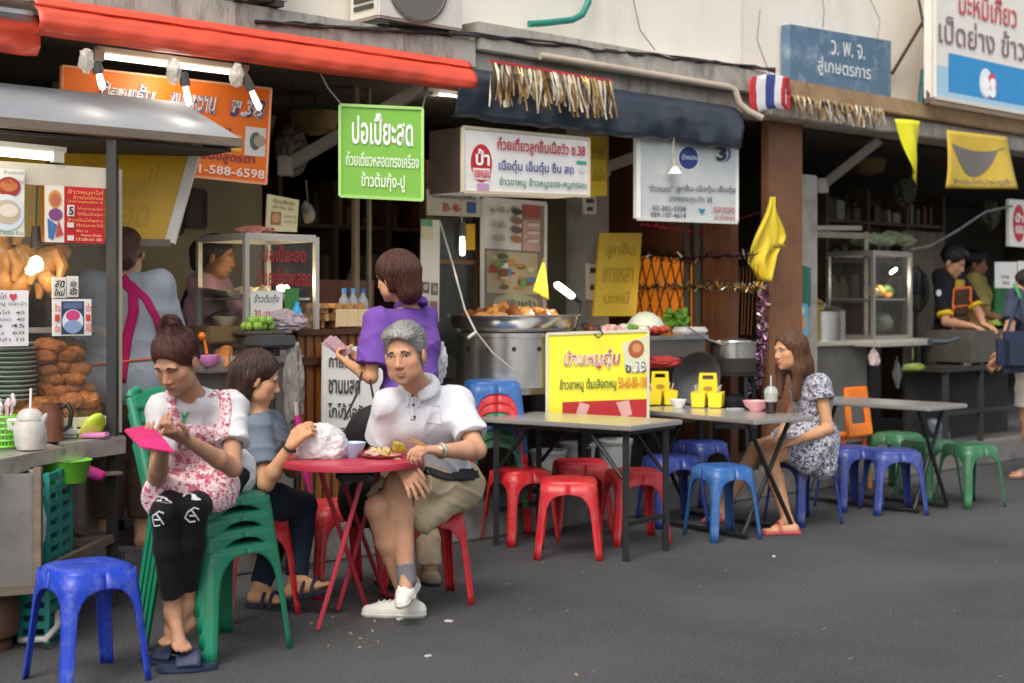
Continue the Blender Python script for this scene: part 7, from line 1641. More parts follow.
B_hair = hairmat('hair_brown', '#3a2019'); B_black = hairmat('hair_black', '#120d0c'); B_grey = hairmat('hair_grey', '#a3a19d'); B_red = hairmat('hair_reddish', '#4a241c'); B_long = hairmat('hair_long_brown', '#5c3b24')
def headL(c, M, s=1.0): return lambda x, y, z: V(c)+M @ V((x, y, z))*s
W_shirt = clothmat('white_cotton', '#cccacc')
# ================================================================ woman in the apron
J = dict(hip=W(214, 470, 5.86), hipA=W(200, 471, 5.80), hipB=W(231, 471, 5.90), chest=W(200, 425, 5.60), neck=W(193, 394, 5.47), head=W(176, 361, 5.38), hf=(-.09, -.26, -.165),
         shA=W(164, 410, 5.47), shB=W(231, 408, 5.58), elA=W(157, 477, 5.42), wrA=W(164, 449, 5.20), elB=W(233, 468, 5.42), wrB=W(184, 438, 5.20),
         knA=W(165, 512, 5.40), knB=W(194, 508, 5.44), anA=W(173, 612, 5.50), anB=W(186, 603, 5.56), toeA=W(184, 651, 5.42), heelA=W(172, 630, 5.53), toeB=W(163, 645, 5.48), heelB=W(196, 619, 5.60))
hB = hand(J['wrB'], W(158, 427, 5.10)-J['wrB'], (-.25, -.1, .9), -1, .92, (.7, .75, .8, .85), .6)
hA = hand(J['wrA'], W(146, 434, 5.07)-J['wrA'], (.3, .2, .9), 1, .92, (.5, .55, .6, .65), .6)
o, F, M, c = person('seated young woman in a pink floral apron looking down at a phone', J, SK1, .0047, w=.87, hands=(hA, hB), open_=.22, lip='#9c5a50', look=(0, -.5))
L = headL(c, M)
h_ = hair([ell(L(0, -.016, .040), (.083, .101, .090), M), cap(L(0, -.06, .02), L(0, -.08, -.03), .06, .045), cap(L(0, -.03, .12), L(0, -.035, .135), .05, .043, .012), sub(L(0, .085, -.040), (.071, .075, .098), M, .012), sub(L(0, .03, -.10), (.085, .06, .07), M, .02)], B_red, o, .0055)
bun = L(0, -.03, .14); strands(h_, lambda p: (bun-p), 900, 1, L=.1)
ts = wear('t_shirt', torso(J, .9)+[cap(V(J['hip']), V(J['hipB'])+V((0, 0, .0)), .098, .095, .04)]+sleeves(J, .62, .047, .056), W_shirt, o, .006, .010, 32, 1, F, [(J['shA'].lerp(J['elA'], .62), .1), (J['shB'].lerp(J['elB'], .62), .1)], .003, grow=.012)
M_leg = clothmat('black_leggings', '#101012', .8)
lg = wear('leggings', legsof(J, 1, .84, 0, .86), M_leg, o, .006, .003, 34, 2, grow=.006)
# floral apron: pink ground with red and white blots
def floral(name, base, cols, sc):
    m = mat(name, srgb(base), .85, var=.06, sheen=.2); nt = m.node_tree; N = nt.nodes; Lk = nt.links; b = N['Principled BSDF']; src = b.inputs['Base Color'].links[0].from_socket
    tc = N.new('ShaderNodeTexCoord')
    for k, (h, s_, th) in enumerate(cols):
        v = N.new('ShaderNodeTexVoronoi'); v.inputs['Scale'].default_value = sc*s_; v.inputs['Randomness'].default_value = 1
        mp = N.new('ShaderNodeMapping'); mp.inputs['Location'].default_value = (k*3.7, k*1.9, k*5.1); Lk.new(tc.outputs['Object'], mp.inputs['Vector'])
        n = N.new('ShaderNodeTexNoise'); n.inputs['Scale'].default_value = sc*1.7; Lk.new(mp.outputs[0], n.inputs['Vector'])
        ad = N.new('ShaderNodeMixRGB'); ad.inputs['Fac'].default_value = .04; Lk.new(mp.outputs[0], ad.inputs['Color1']); Lk.new(n.outputs['Color'], ad.inputs['Color2']); Lk.new(ad.outputs[0], v.inputs['Vector'])
        r = N.new('ShaderNodeMapRange'); r.inputs['From Min'].default_value = th; r.inputs['From Max'].default_value = th*.8; Lk.new(v.outputs['Distance'], r.inputs['Value'])
        x = N.new('ShaderNodeMixRGB'); x.inputs['Color2'].default_value = (*srgb(h), 1); Lk.new(r.outputs[0], x.inputs['Fac']); Lk.new(src, x.inputs['Color1']); src = x.outputs[0]
    Lk.new(src, b.inputs['Base Color']); return m
M_apron = floral('floral_apron', '#e3c2c6', [('#c4687c', 1.0, .42), ('#b03a52', 1.7, .36), ('#e9dcd8', 1.3, .36), ('#8a5a86', 2.1, .30), ('#9a3540', 2.6, .28)], 26)
fr = (V(J['hf'])); fwd = V((-.25, -.95, -.1)).normalized()
ap = wear('apron', torso(J, .9)+[cap(V(J['hip'])+V((-.02, -.06, .0)), V(J['knA']).lerp(V(J['hipA']), .25)+V((-.02, 0, .02)), .105, .085, .05), cap(V(J['hip'])+V((.0, -.06, .0)), V(J['knB']).lerp(V(J['hipB']), .3)+V((.02, 0, .02)), .105, .085, .05), cap(V(J['hipB'])+V((.02, -.03, .0)), V(J['hipB'])+V((.05, -.12, -.03)), .09, .08, .05),
     keep(V(J['chest'])+V((0, 0, -.02)), (0, .25, 1)), keep(V(J['chest'])+V((0, .05, 0)), (.1, 1, .15)), keep(V(J['knA'])+V((0, 0, -.045)), (0, .2, -1)), keep(V(J['knA']).lerp(V(J['hipA']), .17), (0, -1, -.25))], M_apron, o, .006, .006, 30, 4, grow=.02)
s1 = Surf(ts, ap)
strap('apron_strap', s1, [(219, 388), (225, 398), (226, 412), (222, 436)], 11, M_apron, o); strap('apron_strap', s1, [(170, 387), (172, 405), (176, 420), (180, 440)], 9, M_apron, o)
strap('apron_band', s1, [(176, 432), (190, 436), (208, 437), (226, 428)], 16, M_apron, o)
print_text(s1, 'W', 163, 414, 171, 428, paint('#2f6fa8'), ts); print_text(s1, 'Y', 178, 412, 190, 424, paint('#2f9a5a'), ts)
s2 = Surf(lg)
M_pr = paint('#d9d9dc')
for (x, y) in ((163, 500), (192, 497)):
    b = MB(); b.add([s2.px(x+8*math.cos(t)*(1+.3*math.sin(3*t)), y+3.6*math.sin(t+.6), .0025) for t in [k*.5236 for k in range(12)]], [list(range(12))]); b.build('bone_print', M_pr, lg, fixn=False)
for (x, y, k) in ((153, 516, 1), (188, 512, 1)):
    b = MB()
    for seg in (((0, 0), (7, -5), (12, -3)), ((0, 0), (-3, 6), (2, 11), (8, 10)), ((2, 4), (9, 4)), ((4, -2), (8, 3), (12, 9))): b.tube([s2.px(x+q[0]*.9, y+q[1]*.9, .002) for q in seg], .0028, 5)
    b.build('bone_print', M_pr, lg)
r = thing('phone', 'phone in a bright pink flip case held by the apron woman', 'phone', W(143, 431, 5.06)); M_pk = mat('pink_case', srgb('#c01f68'), .4, var=.1)
pq = [W(124, 429, 5.13), W(151, 424, 5.17), W(163, 437, 5.02), W(134, 440, 4.99)]
b = MB(); b.slab(pq, .012, n=(pq[3]-pq[0]).cross(pq[1]-pq[0]).normalized()); b.build('case', M_pk, r, bevel=.003)
b = MB(); b.slab([pq[3], pq[2], pq[2]+V((.05, -.03, -.05)), pq[3]+V((.03, -.03, -.02))], .004); b.build('flap', M_pk, r)
for (x, y, rot, lab) in ((166, 664, 2.7, 'navy sandal on the road, farther of the pair under the apron woman'), (187, 671, 3.35, 'navy sandal on the road, nearer of the pair under the apron woman')):
    p = G(x, y); r = thing('sandal', lab, 'sandal', p, 0, 'navy sandals'); Mx = Matrix.Rotation(rot, 3, 'Z')
    b = MB(); n_ = 22; pl = [(.115*math.cos(t), (.042+.010*math.cos(t))*math.sin(t)) for t in [2*math.pi*k/n_ for k in range(n_)]]
    vs = [p+Mx @ V((a, q, .002)) for a, q in pl]+[p+Mx @ V((a*1.03, q*1.05, .024)) for a, q in pl]; b.add(vs, [list(range(n_))[::-1], list(range(n_, 2*n_))]+[(i, (i+1) % n_, n_+(i+1) % n_, n_+i) for i in range(n_)]); b.build('sole', mat('navy_foam', srgb('#27364e'), .7, var=.15), r, bevel=.005)
    b = MB(); b.sheet(lambda u, v: p+Mx @ V((-.05+.09*v, -.05+.1*u, .03+.05*math.sin(math.pi*u)*(1-.45*v))), 12, 6); b.build('upper_band', mat('sandal_band', srgb('#2c3350'), .6, var=.5, scale=60), r, smooth=True, solid=.006, auto=80)
# ================================================================ grey haired man
J = dict(hip=W(441, 486, 6.68), hipA=W(424, 487, 6.62), hipB=W(459, 486, 6.72), chest=W(424, 420, 6.44), neck=W(419, 388, 6.38), head=W(405, 355, 6.24), hf=(-.24, -.95, -.10), hup=(-.10, 0, 1),
         shA=W(390, 405, 6.34), shB=W(456, 402, 6.46), elA=W(377, 454, 6.45), wrA=W(401, 466, 6.20), elB=W(477, 450, 6.28), wrB=W(439, 451, 6.10),
         knA=W(378, 508, 6.27), knB=W(398, 484, 6.32), anA=W(408, 600, 6.42), anB=W(406, 572, 6.28), toeA=W(370, 612, 6.42), heelA=W(416, 610, 6.45), toeB=W(403, 604, 6.17), heelB=W(411, 582, 6.36))
hA = hand(J['wrA'], W(419, 490, 6.12)-J['wrA'], (-.3, .8, -.4), 1, 1.06, (.25, .25, .3, .3), .4, .5)
hB = hand(J['wrB'], W(413, 448, 6.02)-J['wrB'], (.1, .25, -.9), -1, 1.02, (.6, .75, .8, .85), .9)
o, F, M, c = person('grey haired man in a white polo shirt sitting cross legged', J, SK2, .0047, w=1.06, hs=1.09, male=True, hands=(hA, hB), fat=1.0, open_=.55, brow='#3d3733', thick=1.3, lip='#a8705f', stub='#8d7a70')
L = headL(c, M, 1.09); s_ = 1.09
h_ = hair([ell(L(0, -.022, .050), (.084*s_, .098*s_, .088*s_), M), ell(L(.005, .045, .088), (.064*s_, .045*s_, .032*s_), M, .03), ell(L(-.02, .055, .082), (.05*s_, .034*s_, .026*s_), M, .02), cap(L(0, -.06, .02), L(0, -.075, -.05), .065, .05), sub(L(0, .085, -.020), (.070*s_, .075*s_, .098*s_), M, .008), sub(L(0, .03, -.09), (.09, .06, .07), M, .015)], B_grey, o, .0055, wr=.003, wf=75)
frt = L(-.03, .09, .1); strands(h_, lambda p: (p-frt)+V((0, 0, .02)), 900, 2, L=.06, lift=.004)
nkp = V(J['neck'])
M_pol = clothmat('white_polo', '#d0d0d6', bump=.35, bs=120)
ps = wear('polo_shirt', torso(J, 1.06, .02)+sleeves(J, .74, .05, .064), M_pol, o, .006, .013, 28, 3, F, [(J['shA'].lerp(J['elA'], .74), .11), (J['shB'].lerp(J['elB'], .74), .11)], .003, grow=.015)
s3 = Surf(ps)
ax_n = (V(c)-nkp).normalized(); fw = V((-.2, -1, -.1)).normalized(); rt = fw.cross(V((0, 0, 1))).normalized()
ring = [nkp+V((0, 0, .012))+(fw*math.cos(t)*.072+rt*math.sin(t)*.07)+V((0, 0, .026*(-math.cos(t)))) for t in [R(a) for a in range(22, 339, 9)]]
cl_ = [cap(ring[i], ring[i+1], .0105, .0105, .02) for i in range(len(ring)-1)]+[cap(q+V((0, 0, 0)), q+V((0, 0, -.02))+(q-nkp).normalized()*.012, .010, .010, .02) for q in ring]
for e in (ring[0], ring[-1]):
    q = s3.near(e+fw*.03+V((0, 0, -.05)), .004); cl_ += [cap(e, q, .0105, .007, .01)]
wear('collar', cl_, M_pol, o, .005, .0)
b = MB(); b.sheet(lambda u, v: s3.px(409+4.5*u+(v*1.2), 390+30*v, .0025), 3, 12); b.build('placket', M_pol, ps, smooth=True, solid=.003, fixn=False)
for (x, y) in ((412, 396), (413, 405), (414.3, 417)): b = MB(); b.ball(s3.px(x, y, .005), .0062, 8, (1, .6, 1)); b.build('button', paint('#2c2c34'), ps, smooth=True)
b = MB()
for q0, q1 in (((425, 404), (440, 406)), ((440, 406), (441, 424)), ((441, 424), (426, 422)), ((426, 422), (425, 404))): b.tube([s3.px(q0[0]+(q1[0]-q0[0])*t, q0[1]+(q1[1]-q0[1])*t, .002) for t in (0, .33, .66, 1)], .0016, 4)
b.build('pocket_seam', M_pol, ps)
M_khaki = clothmat('khaki_cotton', '#a8977c', .85, bump=.35, bs=90)
st_ = wear('shorts', legsof(J, .8, 1, .012, 1.02, flare=.022)+[cap(V(J['hipB'])+V((0, -.05, -.0)), W(423, 520, 6.38), .085, .055, .05)], M_khaki, o, .006, .011, 30, 5, F, [(V(J['hipA']).lerp(V(J['knA']), .8), .11), (V(J['hipB']).lerp(V(J['knB']), .8), .11)], .004, grow=.008)
b = MB(); s4 = Surf(st_, ps)
strap('belt', s4, [(425, 470), (445, 477), (462, 478), (478, 474)], 7, M_blk, o, .004); b = MB(); p = s4.px(461, 474, .015); b.box(p, (.125, .035, .055), Matrix.Rotation(.25, 3, 'Z'), .012); tag(b.build('phone_pouch', mat('black_nylon', None), o, smooth=True))
b = MB(); w0 = V(J['wrB']); dv_ = (V(J['elB'])-w0).normalized(); w0 = w0+dv_*.012; q1 = dv_.orthogonal().normalized(); q2 = dv_.cross(q1); b.tube([w0+(q1*math.cos(t)+q2*math.sin(t))*.0315 for t in [k*.3927 for k in range(17)]], .006, 6, cap=False); b.ball(w0+V((0, -.03, .008)), .017, 8, (1, .5, 1)); b.build('wrist_watch', mat('watch_steel', (.6, .57, .5), .25, .9), o, smooth=True)
M_canvas = clothmat('white_canvas', '#dcd9d0', bump=.2); M_rub = mat('white_rubber', srgb('#cfccc2'), .5, var=.1, dirt=srgb('#8a857a'), dirt_amt=.5); M_lace = paint('#f0eeea')
shoe(o, G(418, 617), G(364, 616), V(J['anA']), M_canvas, M_rub, r=.039, lace=M_lace)
shoe(o, W(413, 590, 6.40), W(402, 608, 6.15), V(J['anB']), M_canvas, M_rub, up=(-.25, -.6, .75), r=.039, lace=M_lace)
M_sock = clothmat('grey_sock', '#6f6f72')
for s in 'AB':
    kn, an = V(J['kn'+s]), V(J['an'+s]); wear('sock', [cut(an+(an-kn).normalized()*.035, an.lerp(kn, .10), .044, .043, .01)], M_sock, o, .005, .001)
b = MB(); b.tube([W(424, 444, 6.0), W(408, 438, 5.98)], .004, 6); b.tube([W(426, 446, 6.0), W(409, 441, 5.98)], .004, 6); tag(b.build('chopsticks', paint('#b88a4a')), 'pair of wooden chopsticks in the hand of the grey haired man', 'chopsticks')
def standing(base, f, h, turn=None, tilt=-.12):
    f = V((f[0], f[1], 0)).normalized(); r = f.cross(V((0, 0, 1))); k = h/1.65; b = V(base)
    P = lambda a, g, z: b+r*a*k+f*g*k+V((0, 0, z*k))
    hf = V(turn) if turn else f+V((0, 0, tilt))
    J = dict(hip=P(0, 0, .88), hipA=P(-.085, 0, .87), hipB=P(.085, 0, .87), chest=P(0, .02, 1.22), neck=P(0, .01, 1.40), head=P(0, .045, 1.535), hf=hf,
             shA=P(-.165, 0, 1.355), shB=P(.165, 0, 1.355), elA=P(-.20, .02, 1.08), elB=P(.20, .02, 1.08), wrA=P(-.18, .16, .90), wrB=P(.18, .16, .90),
             knA=P(-.09, .03, .48), knB=P(.09, .03, .48), anA=P(-.09, -.02, .085), anB=P(.09, -.02, .085), heelA=P(-.09, -.06, .03), heelB=P(.09, -.06, .03), toeA=P(-.1, .16, .022), toeB=P(.1, .16, .022))
    return J, P, r, f
# ================================================================ woman in the grey T-shirt
J = dict(hip=W(247, 500, 6.47), hipA=W(247, 501, 6.38), hipB=W(249, 500, 6.56), chest=W(262, 446, 6.44), neck=W(258, 412, 6.45), head=W(258, 378, 6.42), hf=(.92, .16, -.28),
         shA=W(257, 428, 6.31), shB=W(270, 424, 6.58), elA=W(266, 484, 6.2), wrA=W(291, 445, 6.16), elB=W(292, 470, 6.6), wrB=W(304, 441, 6.42),
         knA=W(303, 506, 6.6), knB=W(285, 512, 6.75), anA=W(296, 578, 6.5), anB=W(260, 586, 6.6), heelA=W(290, 592, 6.5), toeA=W(329, 584, 6.42), heelB=W(254, 597, 6.6), toeB=W(284, 602, 6.55))
hA = hand(J['wrA'], W(306, 428, 6.15)-J['wrA'], (.5, .75, -.3), 1, .92, (.5, .6, .7, .8), .6); hB = hand(J['wrB'], W(318, 430, 6.35)-J['wrB'], (.2, -.8, -.4), -1, .92)
o, F, M, c = person('woman in a grey T-shirt with a dark bob eating at the red table', J, SK3, .0055, w=.9, hands=(hA, hB), open_=.5, lip='#a8655a', pair=(1,))
L = headL(c, M)
cr_ = L(0, -.03, .16); h_ = hair([ell(L(0, -.018, .040), (.085, .102, .092), M), cap(L(0, -.06, .0), L(0, -.062, -.085), .075, .062, .03), cap(L(.06, -.035, -.01), L(.058, -.04, -.10), .034, .026, .03), cap(L(-.06, -.035, -.01), L(-.058, -.04, -.10), .034, .026, .03), sub(L(0, .088, -.035), (.075, .078, .102), M, .012), sub(L(.075, .06, -.05), (.03, .055, .07), M, .012)], B_hair, o, .0055); strands(h_, lambda p: (p-cr_)*.6+V((0, 0, -.12)), 900, 3, L=.15)
wear('t_shirt', torso(J, .92)+sleeves(J, .70, .049, .058), clothmat('grey_marl', '#66707e', bump=.3), o, .006, .011, 32, 6, F, [(J['shA'].lerp(J['elA'], .70), .1)], .003, grow=.012)
wear('jeans', legsof(J, 1, .97), clothmat('dark_denim', '#232a3a', bump=.3), o, .006, .004, 34, 7, grow=.008)
b = MB(); w0 = V(J['wrA']); dv_ = (V(J['elA'])-w0).normalized(); q1 = dv_.orthogonal().normalized(); q2 = dv_.cross(q1); b.tube([w0+dv_*.015+(q1*math.cos(t)+q2*math.sin(t))*.029 for t in [k*.3927 for k in range(17)]], .006, 6, cap=False); b.build('bracelet', M_blk, o, smooth=True)
M_navys = mat('navy_strap', srgb('#23283c'), .6, var=.2)
for s in 'AB':
    h_, t_ = V(J['heel'+s]), V(J['toe'+s]); d = (t_-h_).normalized(); q = h_.lerp(t_, .5)+V((0, 0, -.034))
    b = MB(); b.bar(h_-d*.03+V((0, 0, -.036)), t_+d*.02+V((0, 0, -.028)), .085, .024); sd_ = b.build('sandal', M_navys, o, bevel=.008)
    b = MB(); sdv = d.cross(V((0, 0, 1))).normalized()
    for g_ in (.42, .68): ctr = h_.lerp(t_, g_); b.tube([ctr+sdv*.046*math.cos(t)+V((0, 0, -.026+.062*math.sin(t))) for t in [R(a) for a in range(0, 181, 20)]], .009, 6)
    b.build('band', M_navys, sd_, smooth=True)
# ================================================================ woman in the purple polo shirt
bs = W(412, 585, 7.1); bs.z = 0
J, P, r, f = standing(bs, (-.58, .81), 1.63, turn=(-.82, .50, -.18)); J['head'] = W(395, 277, 7.08)
J.update(shA=W(377, 321, 7.02), shB=W(424, 319, 7.22), elA=W(371, 377, 6.96), wrA=W(349, 364, 7.14), elB=W(424, 372, 7.42), wrB=W(364, 359, 7.36))
hA = hand(J['wrA'], W(334, 355, 7.22)-J['wrA'], (.3, .5, .7), 1, .92, (.7, .8, .9, 1.0), .5); hB = hand(J['wrB'], W(342, 352, 7.28)-J['wrB'], (0, -.6, .6), -1, .92, (.5, .6, .7, .8))
o, F, M, c = person('standing woman in a purple polo shirt counting pink banknotes', J, SK3, .006, w=.87, hands=(hA, hB), lip='#a8655a', pair=(-1,), open_=.6)
L = headL(c, M)
cr_ = L(0, -.03, .16); h_ = hair([ell(L(0, -.020, .040), (.095, .112, .098), M), cap(L(0, -.065, .01), L(0, -.07, -.085), .083, .064, .03), cap(L(-.06, -.02, .02), L(-.068, -.015, -.06), .035, .02, .03), cap(L(.06, -.02, .02), L(.068, -.015, -.06), .035, .02, .03), sub(L(0, .092, -.035), (.075, .078, .098), M, .012), sub(L(-.09, .012, -.045), (.022, .022, .04), M, .008)], B_red, o, .006); strands(h_, lambda p: (p-cr_)*.6+V((0, 0, -.12)), 900, 4, L=.15)
M_pur = clothmat('purple_pique', '#6f4a9e', bump=.3)
pp = wear('polo_shirt', torso(J, .9, -.16)+sleeves(J, .78, .056, .068)+[cap(V(J['hip'])+r*-.06, V(J['hip'])+r*.06, .125, .125, .05)], M_pur, o, .0065, .012, 28, 8, F, [(J['shA'].lerp(J['elA'], .78), .1)], .003, grow=.015)
nkp = V(J['neck']); ring = [nkp+V((0, 0, .022))+f*math.cos(t)*.066+r*math.sin(t)*.066+V((0, 0, .018*(-math.cos(t)))) for t in [R(a) for a in range(25, 336, 15)]]
wear('collar', [cap(ring[i], ring[i+1], .011, .011, .01) for i in range(len(ring)-1)]+[cap(q, q+V((0, 0, -.022))+(q-nkp).normalized()*.014, .010, .009, .01) for q in ring], M_pur, o, .005, 0)
wear('trousers', legsof(J, 1, .97, .008), clothmat('beige_trousers', '#a8987e'), o, .007, .005, 30, 9, grow=.01)
M_tan = mat('tan_shoe', srgb('#8a7660'), .7, var=.2)
for s in 'AB': shoe(o, V(J['heel'+s])+V((0, 0, -.03)), V(J['toe'+s])+V((0, 0, -.02)), V(J['an'+s]), M_tan, mat('dark_sole', (.03, .028, .026), .8), r=.04)
M_note = mat('pink_banknote', srgb('#d9b4bc'), .7, var=.2, scale=60)
for i, q in enumerate(([(321, 344), (331, 335), (349, 351), (341, 357)], [(324, 340), (336, 336), (352, 352), (343, 358)])):
    b = MB(); b.slab([W(x, y, 7.2-.01*i+.04*(k > 1)) for k, (x, y) in enumerate(q)], .002); tag(b.build('banknote', M_note), 'pale pink banknote held by the purple shirted woman', 'banknote', 'banknotes in hand')
hbp = W(366, 428, 6.86); r_ = thing('handbag', 'black handbag hanging at the arm of the purple shirted woman', 'handbag', hbp-V((0, 0, .1)))
b = MB(); b.blob(hbp, .125, random.Random(15), (1.2, .5, .75), .08, 3); b.build('sack', MATS['black_cloth'], r_, smooth=True)
b = MB(); b.tube([W(344, 420, 6.86), W(356, 396, 6.88), W(362, 372, 6.9)], .006, 6); b.tube([W(378, 418, 6.84), W(373, 396, 6.86), W(370, 380, 6.9)], .006, 6); b.build('strap', M_blk, r_, smooth=True)
b = MB(); b.crumple(W(438, 362, 7.3), .09, 8, (.5, .4, 1.2)); tag(b.build('shopping_bag', M_bag, smooth=True), 'white plastic shopping bag behind the purple shirted woman', 'bag')
# ================================================================ vendor behind the cart
bs = W(126, 400, 7.12); bs.z = .2
J, P, r, f = standing(bs, (-.12, .99), 1.56, tilt=-.35); J.update(elA=P(-.23, .06, 1.06), elB=P(.23, .06, 1.06), wrA=P(-.15, .28, 1.0), wrB=P(.13, .28, .98))
hA = hand(J['wrA'], f*.9+V((0, 0, -.2)), (0, 0, -1), -1); hB = hand(J['wrB'], f*.9+V((0, 0, -.2)), (0, 0, -1), 1)
o, F, M, c = person('vendor in a pale blue shirt with crossed magenta apron straps seen from behind', J, SK3, .007, w=1.15, hands=(hA, hB), eyes=False)
L = headL(c, M); hair([ell(L(0, -.018, .040), (.088, .104, .092), M), cap(L(0, -.06, .02), L(0, -.08, -.06), .075, .06, .03), sub(L(0, .09, -.035), (.074, .078, .1), M, .012)], B_red, o, .007)
bsht = wear('shirt', torso(J, 1.2, -.1)+sleeves(J, .9, .062, .07)+[cap(V(J['hip'])+r*-.07, V(J['hip'])+r*.07, .13, .13, .05)], clothmat('pale_blue_shirt', '#9ba2ac', bump=.3), o, .007, .009, 26, 10, grow=.018)
wear('breeches', legsof(J, 1, .86, .02), clothmat('brown_breeches', '#4c3a30'), o, .008, .004, 26, 11, grow=.012)
sf = Surf(bsht); M_mag = clothmat('magenta_strap', '#b01f5e')
strap('apron_strap', sf, [(122, 278), (133, 292), (134, 310), (127, 340), (121, 382)], 10, M_mag, o, .006, .008, 24); strap('apron_strap', sf, [(130, 284), (145, 298), (156, 318), (160, 334)], 7, M_mag, o, .006, .008, 16)
b = MB(); b.tube([sf.px(90+4.4*i, 366-.5*i, .008) for i in range(17)], .006, 6); b.build('apron_string', paint('#d86a3a'), o, smooth=True)
# ================================================================ vendor in the mauve shirt behind the glass cabinet
Y6 = PD(206, 300, .82).y; bs = W(206, 400, Y6); bs.z = .19
J, P, r, f = standing(bs, (.92, -.1), 1.60, tilt=-.2)
J.update(shA=P(-.16, .02, 1.35), shB=P(.16, .02, 1.35), elB=P(.2, .16, 1.12), wrB=P(.14, .40, 1.13), elA=P(-.2, .16, 1.12), wrA=P(-.1, .38, 1.12), head=P(0, .07, 1.52))
hB = hand(J['wrB'], f+V((0, 0, -.05)), (0, 0, -1), -1); hA = hand(J['wrA'], f+V((0, 0, -.05)), (0, 0, -1), 1)
o, F, M, c = person('vendor in a mauve shirt working behind the glass cabinet', J, SK4, .007, w=1.0, hands=(hA, hB), lip='#8e5548', pair=(1,), open_=.6)
L = headL(c, M); hair([ell(L(0, -.022, .040), (.086, .104, .09), M), ell(L(0, -.115, .01), (.06, .055, .065), M, .02), cap(L(0, -.06, .0), L(0, -.1, -.06), .06, .05, .03), sub(L(0, .09, -.04), (.08, .08, .1), M, .012)], B_black, o, .007)
wear('shirt', torso(J, 1.04, -.1)+sleeves(J, .75, .056, .064), clothmat('mauve_shirt', '#a67f8c'), o, .007, .006, 28, 12, grow=.014)
wear('trousers', legsof(J, 1, .97), clothmat('dark_trousers', '#20181a'), o, .008, .003, 26, 13, grow=.01)
b = MB(); b.tube([P(.05, -.07, 1.38), P(.15, -.11, 1.2), P(.17, -.06, 1.0)], .014, 6); b.build('apron_strap', paint('#241a20'), o, smooth=True)
# ================================================================ woman in the floral dress
J = dict(hip=W(812, 438, 9.15), hipA=W(814, 440, 9.05), hipB=W(809, 438, 9.25), chest=W(812, 398, 9.14), neck=W(805, 376, 9.12), head=W(789, 350, 9.08), hf=(-.86, -.46, -.10),
         shA=W(820, 385, 8.99), shB=W(803, 383, 9.27), elA=W(828, 429, 8.95), wrA=W(796, 441, 8.82), elB=W(790, 420, 9.3), wrB=W(778, 440, 9.05),
         knA=W(769, 457, 8.92), knB=W(757, 448, 9.2), anA=W(787, 519, 8.80), anB=W(722, 511, 9.22), heelA=G(794, 529, .03), toeA=G(766, 531, .022), heelB=G(728, 517, .03), toeB=G(707, 520, .022))
hA = hand(J['wrA'], W(777, 445, 8.80)-J['wrA'], (-.1, .3, -.9), -1, .95, (.2, .25, .3, .35)); hB = hand(J['wrB'], W(765, 443, 8.98)-J['wrB'], (0, 0, -1), 1, .95, (.2, .25, .3, .35))
o, F, M, c = person('long haired woman in a floral dress sitting sideways at the steel table', J, SK3, .0065, w=.95, hs=1.04, hands=(hA, hB), lip='#a85f56', pair=(-1,), open_=.65)
L = headL(c, M)
cr_ = L(0, -.03, .16); h_ = hair([ell(L(0, -.018, .042), (.086, .104, .094), M), cap(L(0, -.06, .0), L(0, -.085, -.12), .08, .075, .04), cap(L(0, -.08, -.1), L(.0, -.09, -.24), .078, .06, .04), cap(L(-.068, -.01, .03), L(-.078, -.005, -.12), .028, .034, .03), cap(L(-.078, -.005, -.12), L(-.07, .035, -.30), .034, .022, .03), cap(L(.068, -.01, .03), L(.078, .01, -.12), .028, .034, .03), cap(L(.078, .01, -.12), L(.06, .06, -.29), .034, .022, .03), sub(L(0, .085, -.035), (.066, .078, .100), M, .012), sub(L(0, .075, -.12), (.055, .05, .07), M, .015)], B_long, o, .006, wr=.003, wf=70); strands(h_, lambda p: (p-cr_)*.6+V((0, 0, -.12)), 900, 5, L=.16)
M_dress = floral('floral_dress', '#a9aab6', [('#3e4258', 1.0, .42), ('#6a5a5a', 1.6, .38), ('#d2d2da', 1.9, .36), ('#2c3048', 2.2, .40)], 27)
wear('dress', torso(J, 1.0)+sleeves(J, .32, .056, .068)+[cap(V(J['hip']), V(J['hipA']).lerp(V(J['knA']), .45), .115, .10, .05), cap(V(J['hip']), V(J['hipB']).lerp(V(J['knB']), .45), .115, .10, .05), cap(V(J['hip'])+V((.05, .0, -.0)), W(822, 466, 9.02), .115, .085, .05), cap(W(818, 446, 8.98), W(806, 464, 8.92), .09, .06, .05)], M_dress, o, .0065, .008, 30, 14, F, [(J['shA'].lerp(J['elA'], .32), .09)], .003, grow=.01)
M_ff = mat('pink_flipflop', srgb('#b8545c'), .6, var=.15)
for s in 'AB':
    h_, t_ = V(J['heel'+s]), V(J['toe'+s]); d = (t_-h_).normalized(); d.z = 0; sdv = d.cross(V((0, 0, 1))).normalized(); b = MB()
    a0 = h_-d*.035; a1 = t_+d*.025; b.bar(V((a0.x, a0.y, .012)), V((a1.x, a1.y, .012)), .09, .022); sl_ = b.build('sandal', M_ff, o, bevel=.008)
    b = MB(); ctr = h_.lerp(t_, .55); b.tube([V((ctr.x, ctr.y, 0))+sdv*.05*math.cos(t)+V((0, 0, .02+.055*math.sin(t))) for t in [R(a) for a in range(0, 181, 20)]], .008, 6); b.build('band', M_ff, sl_, smooth=True)
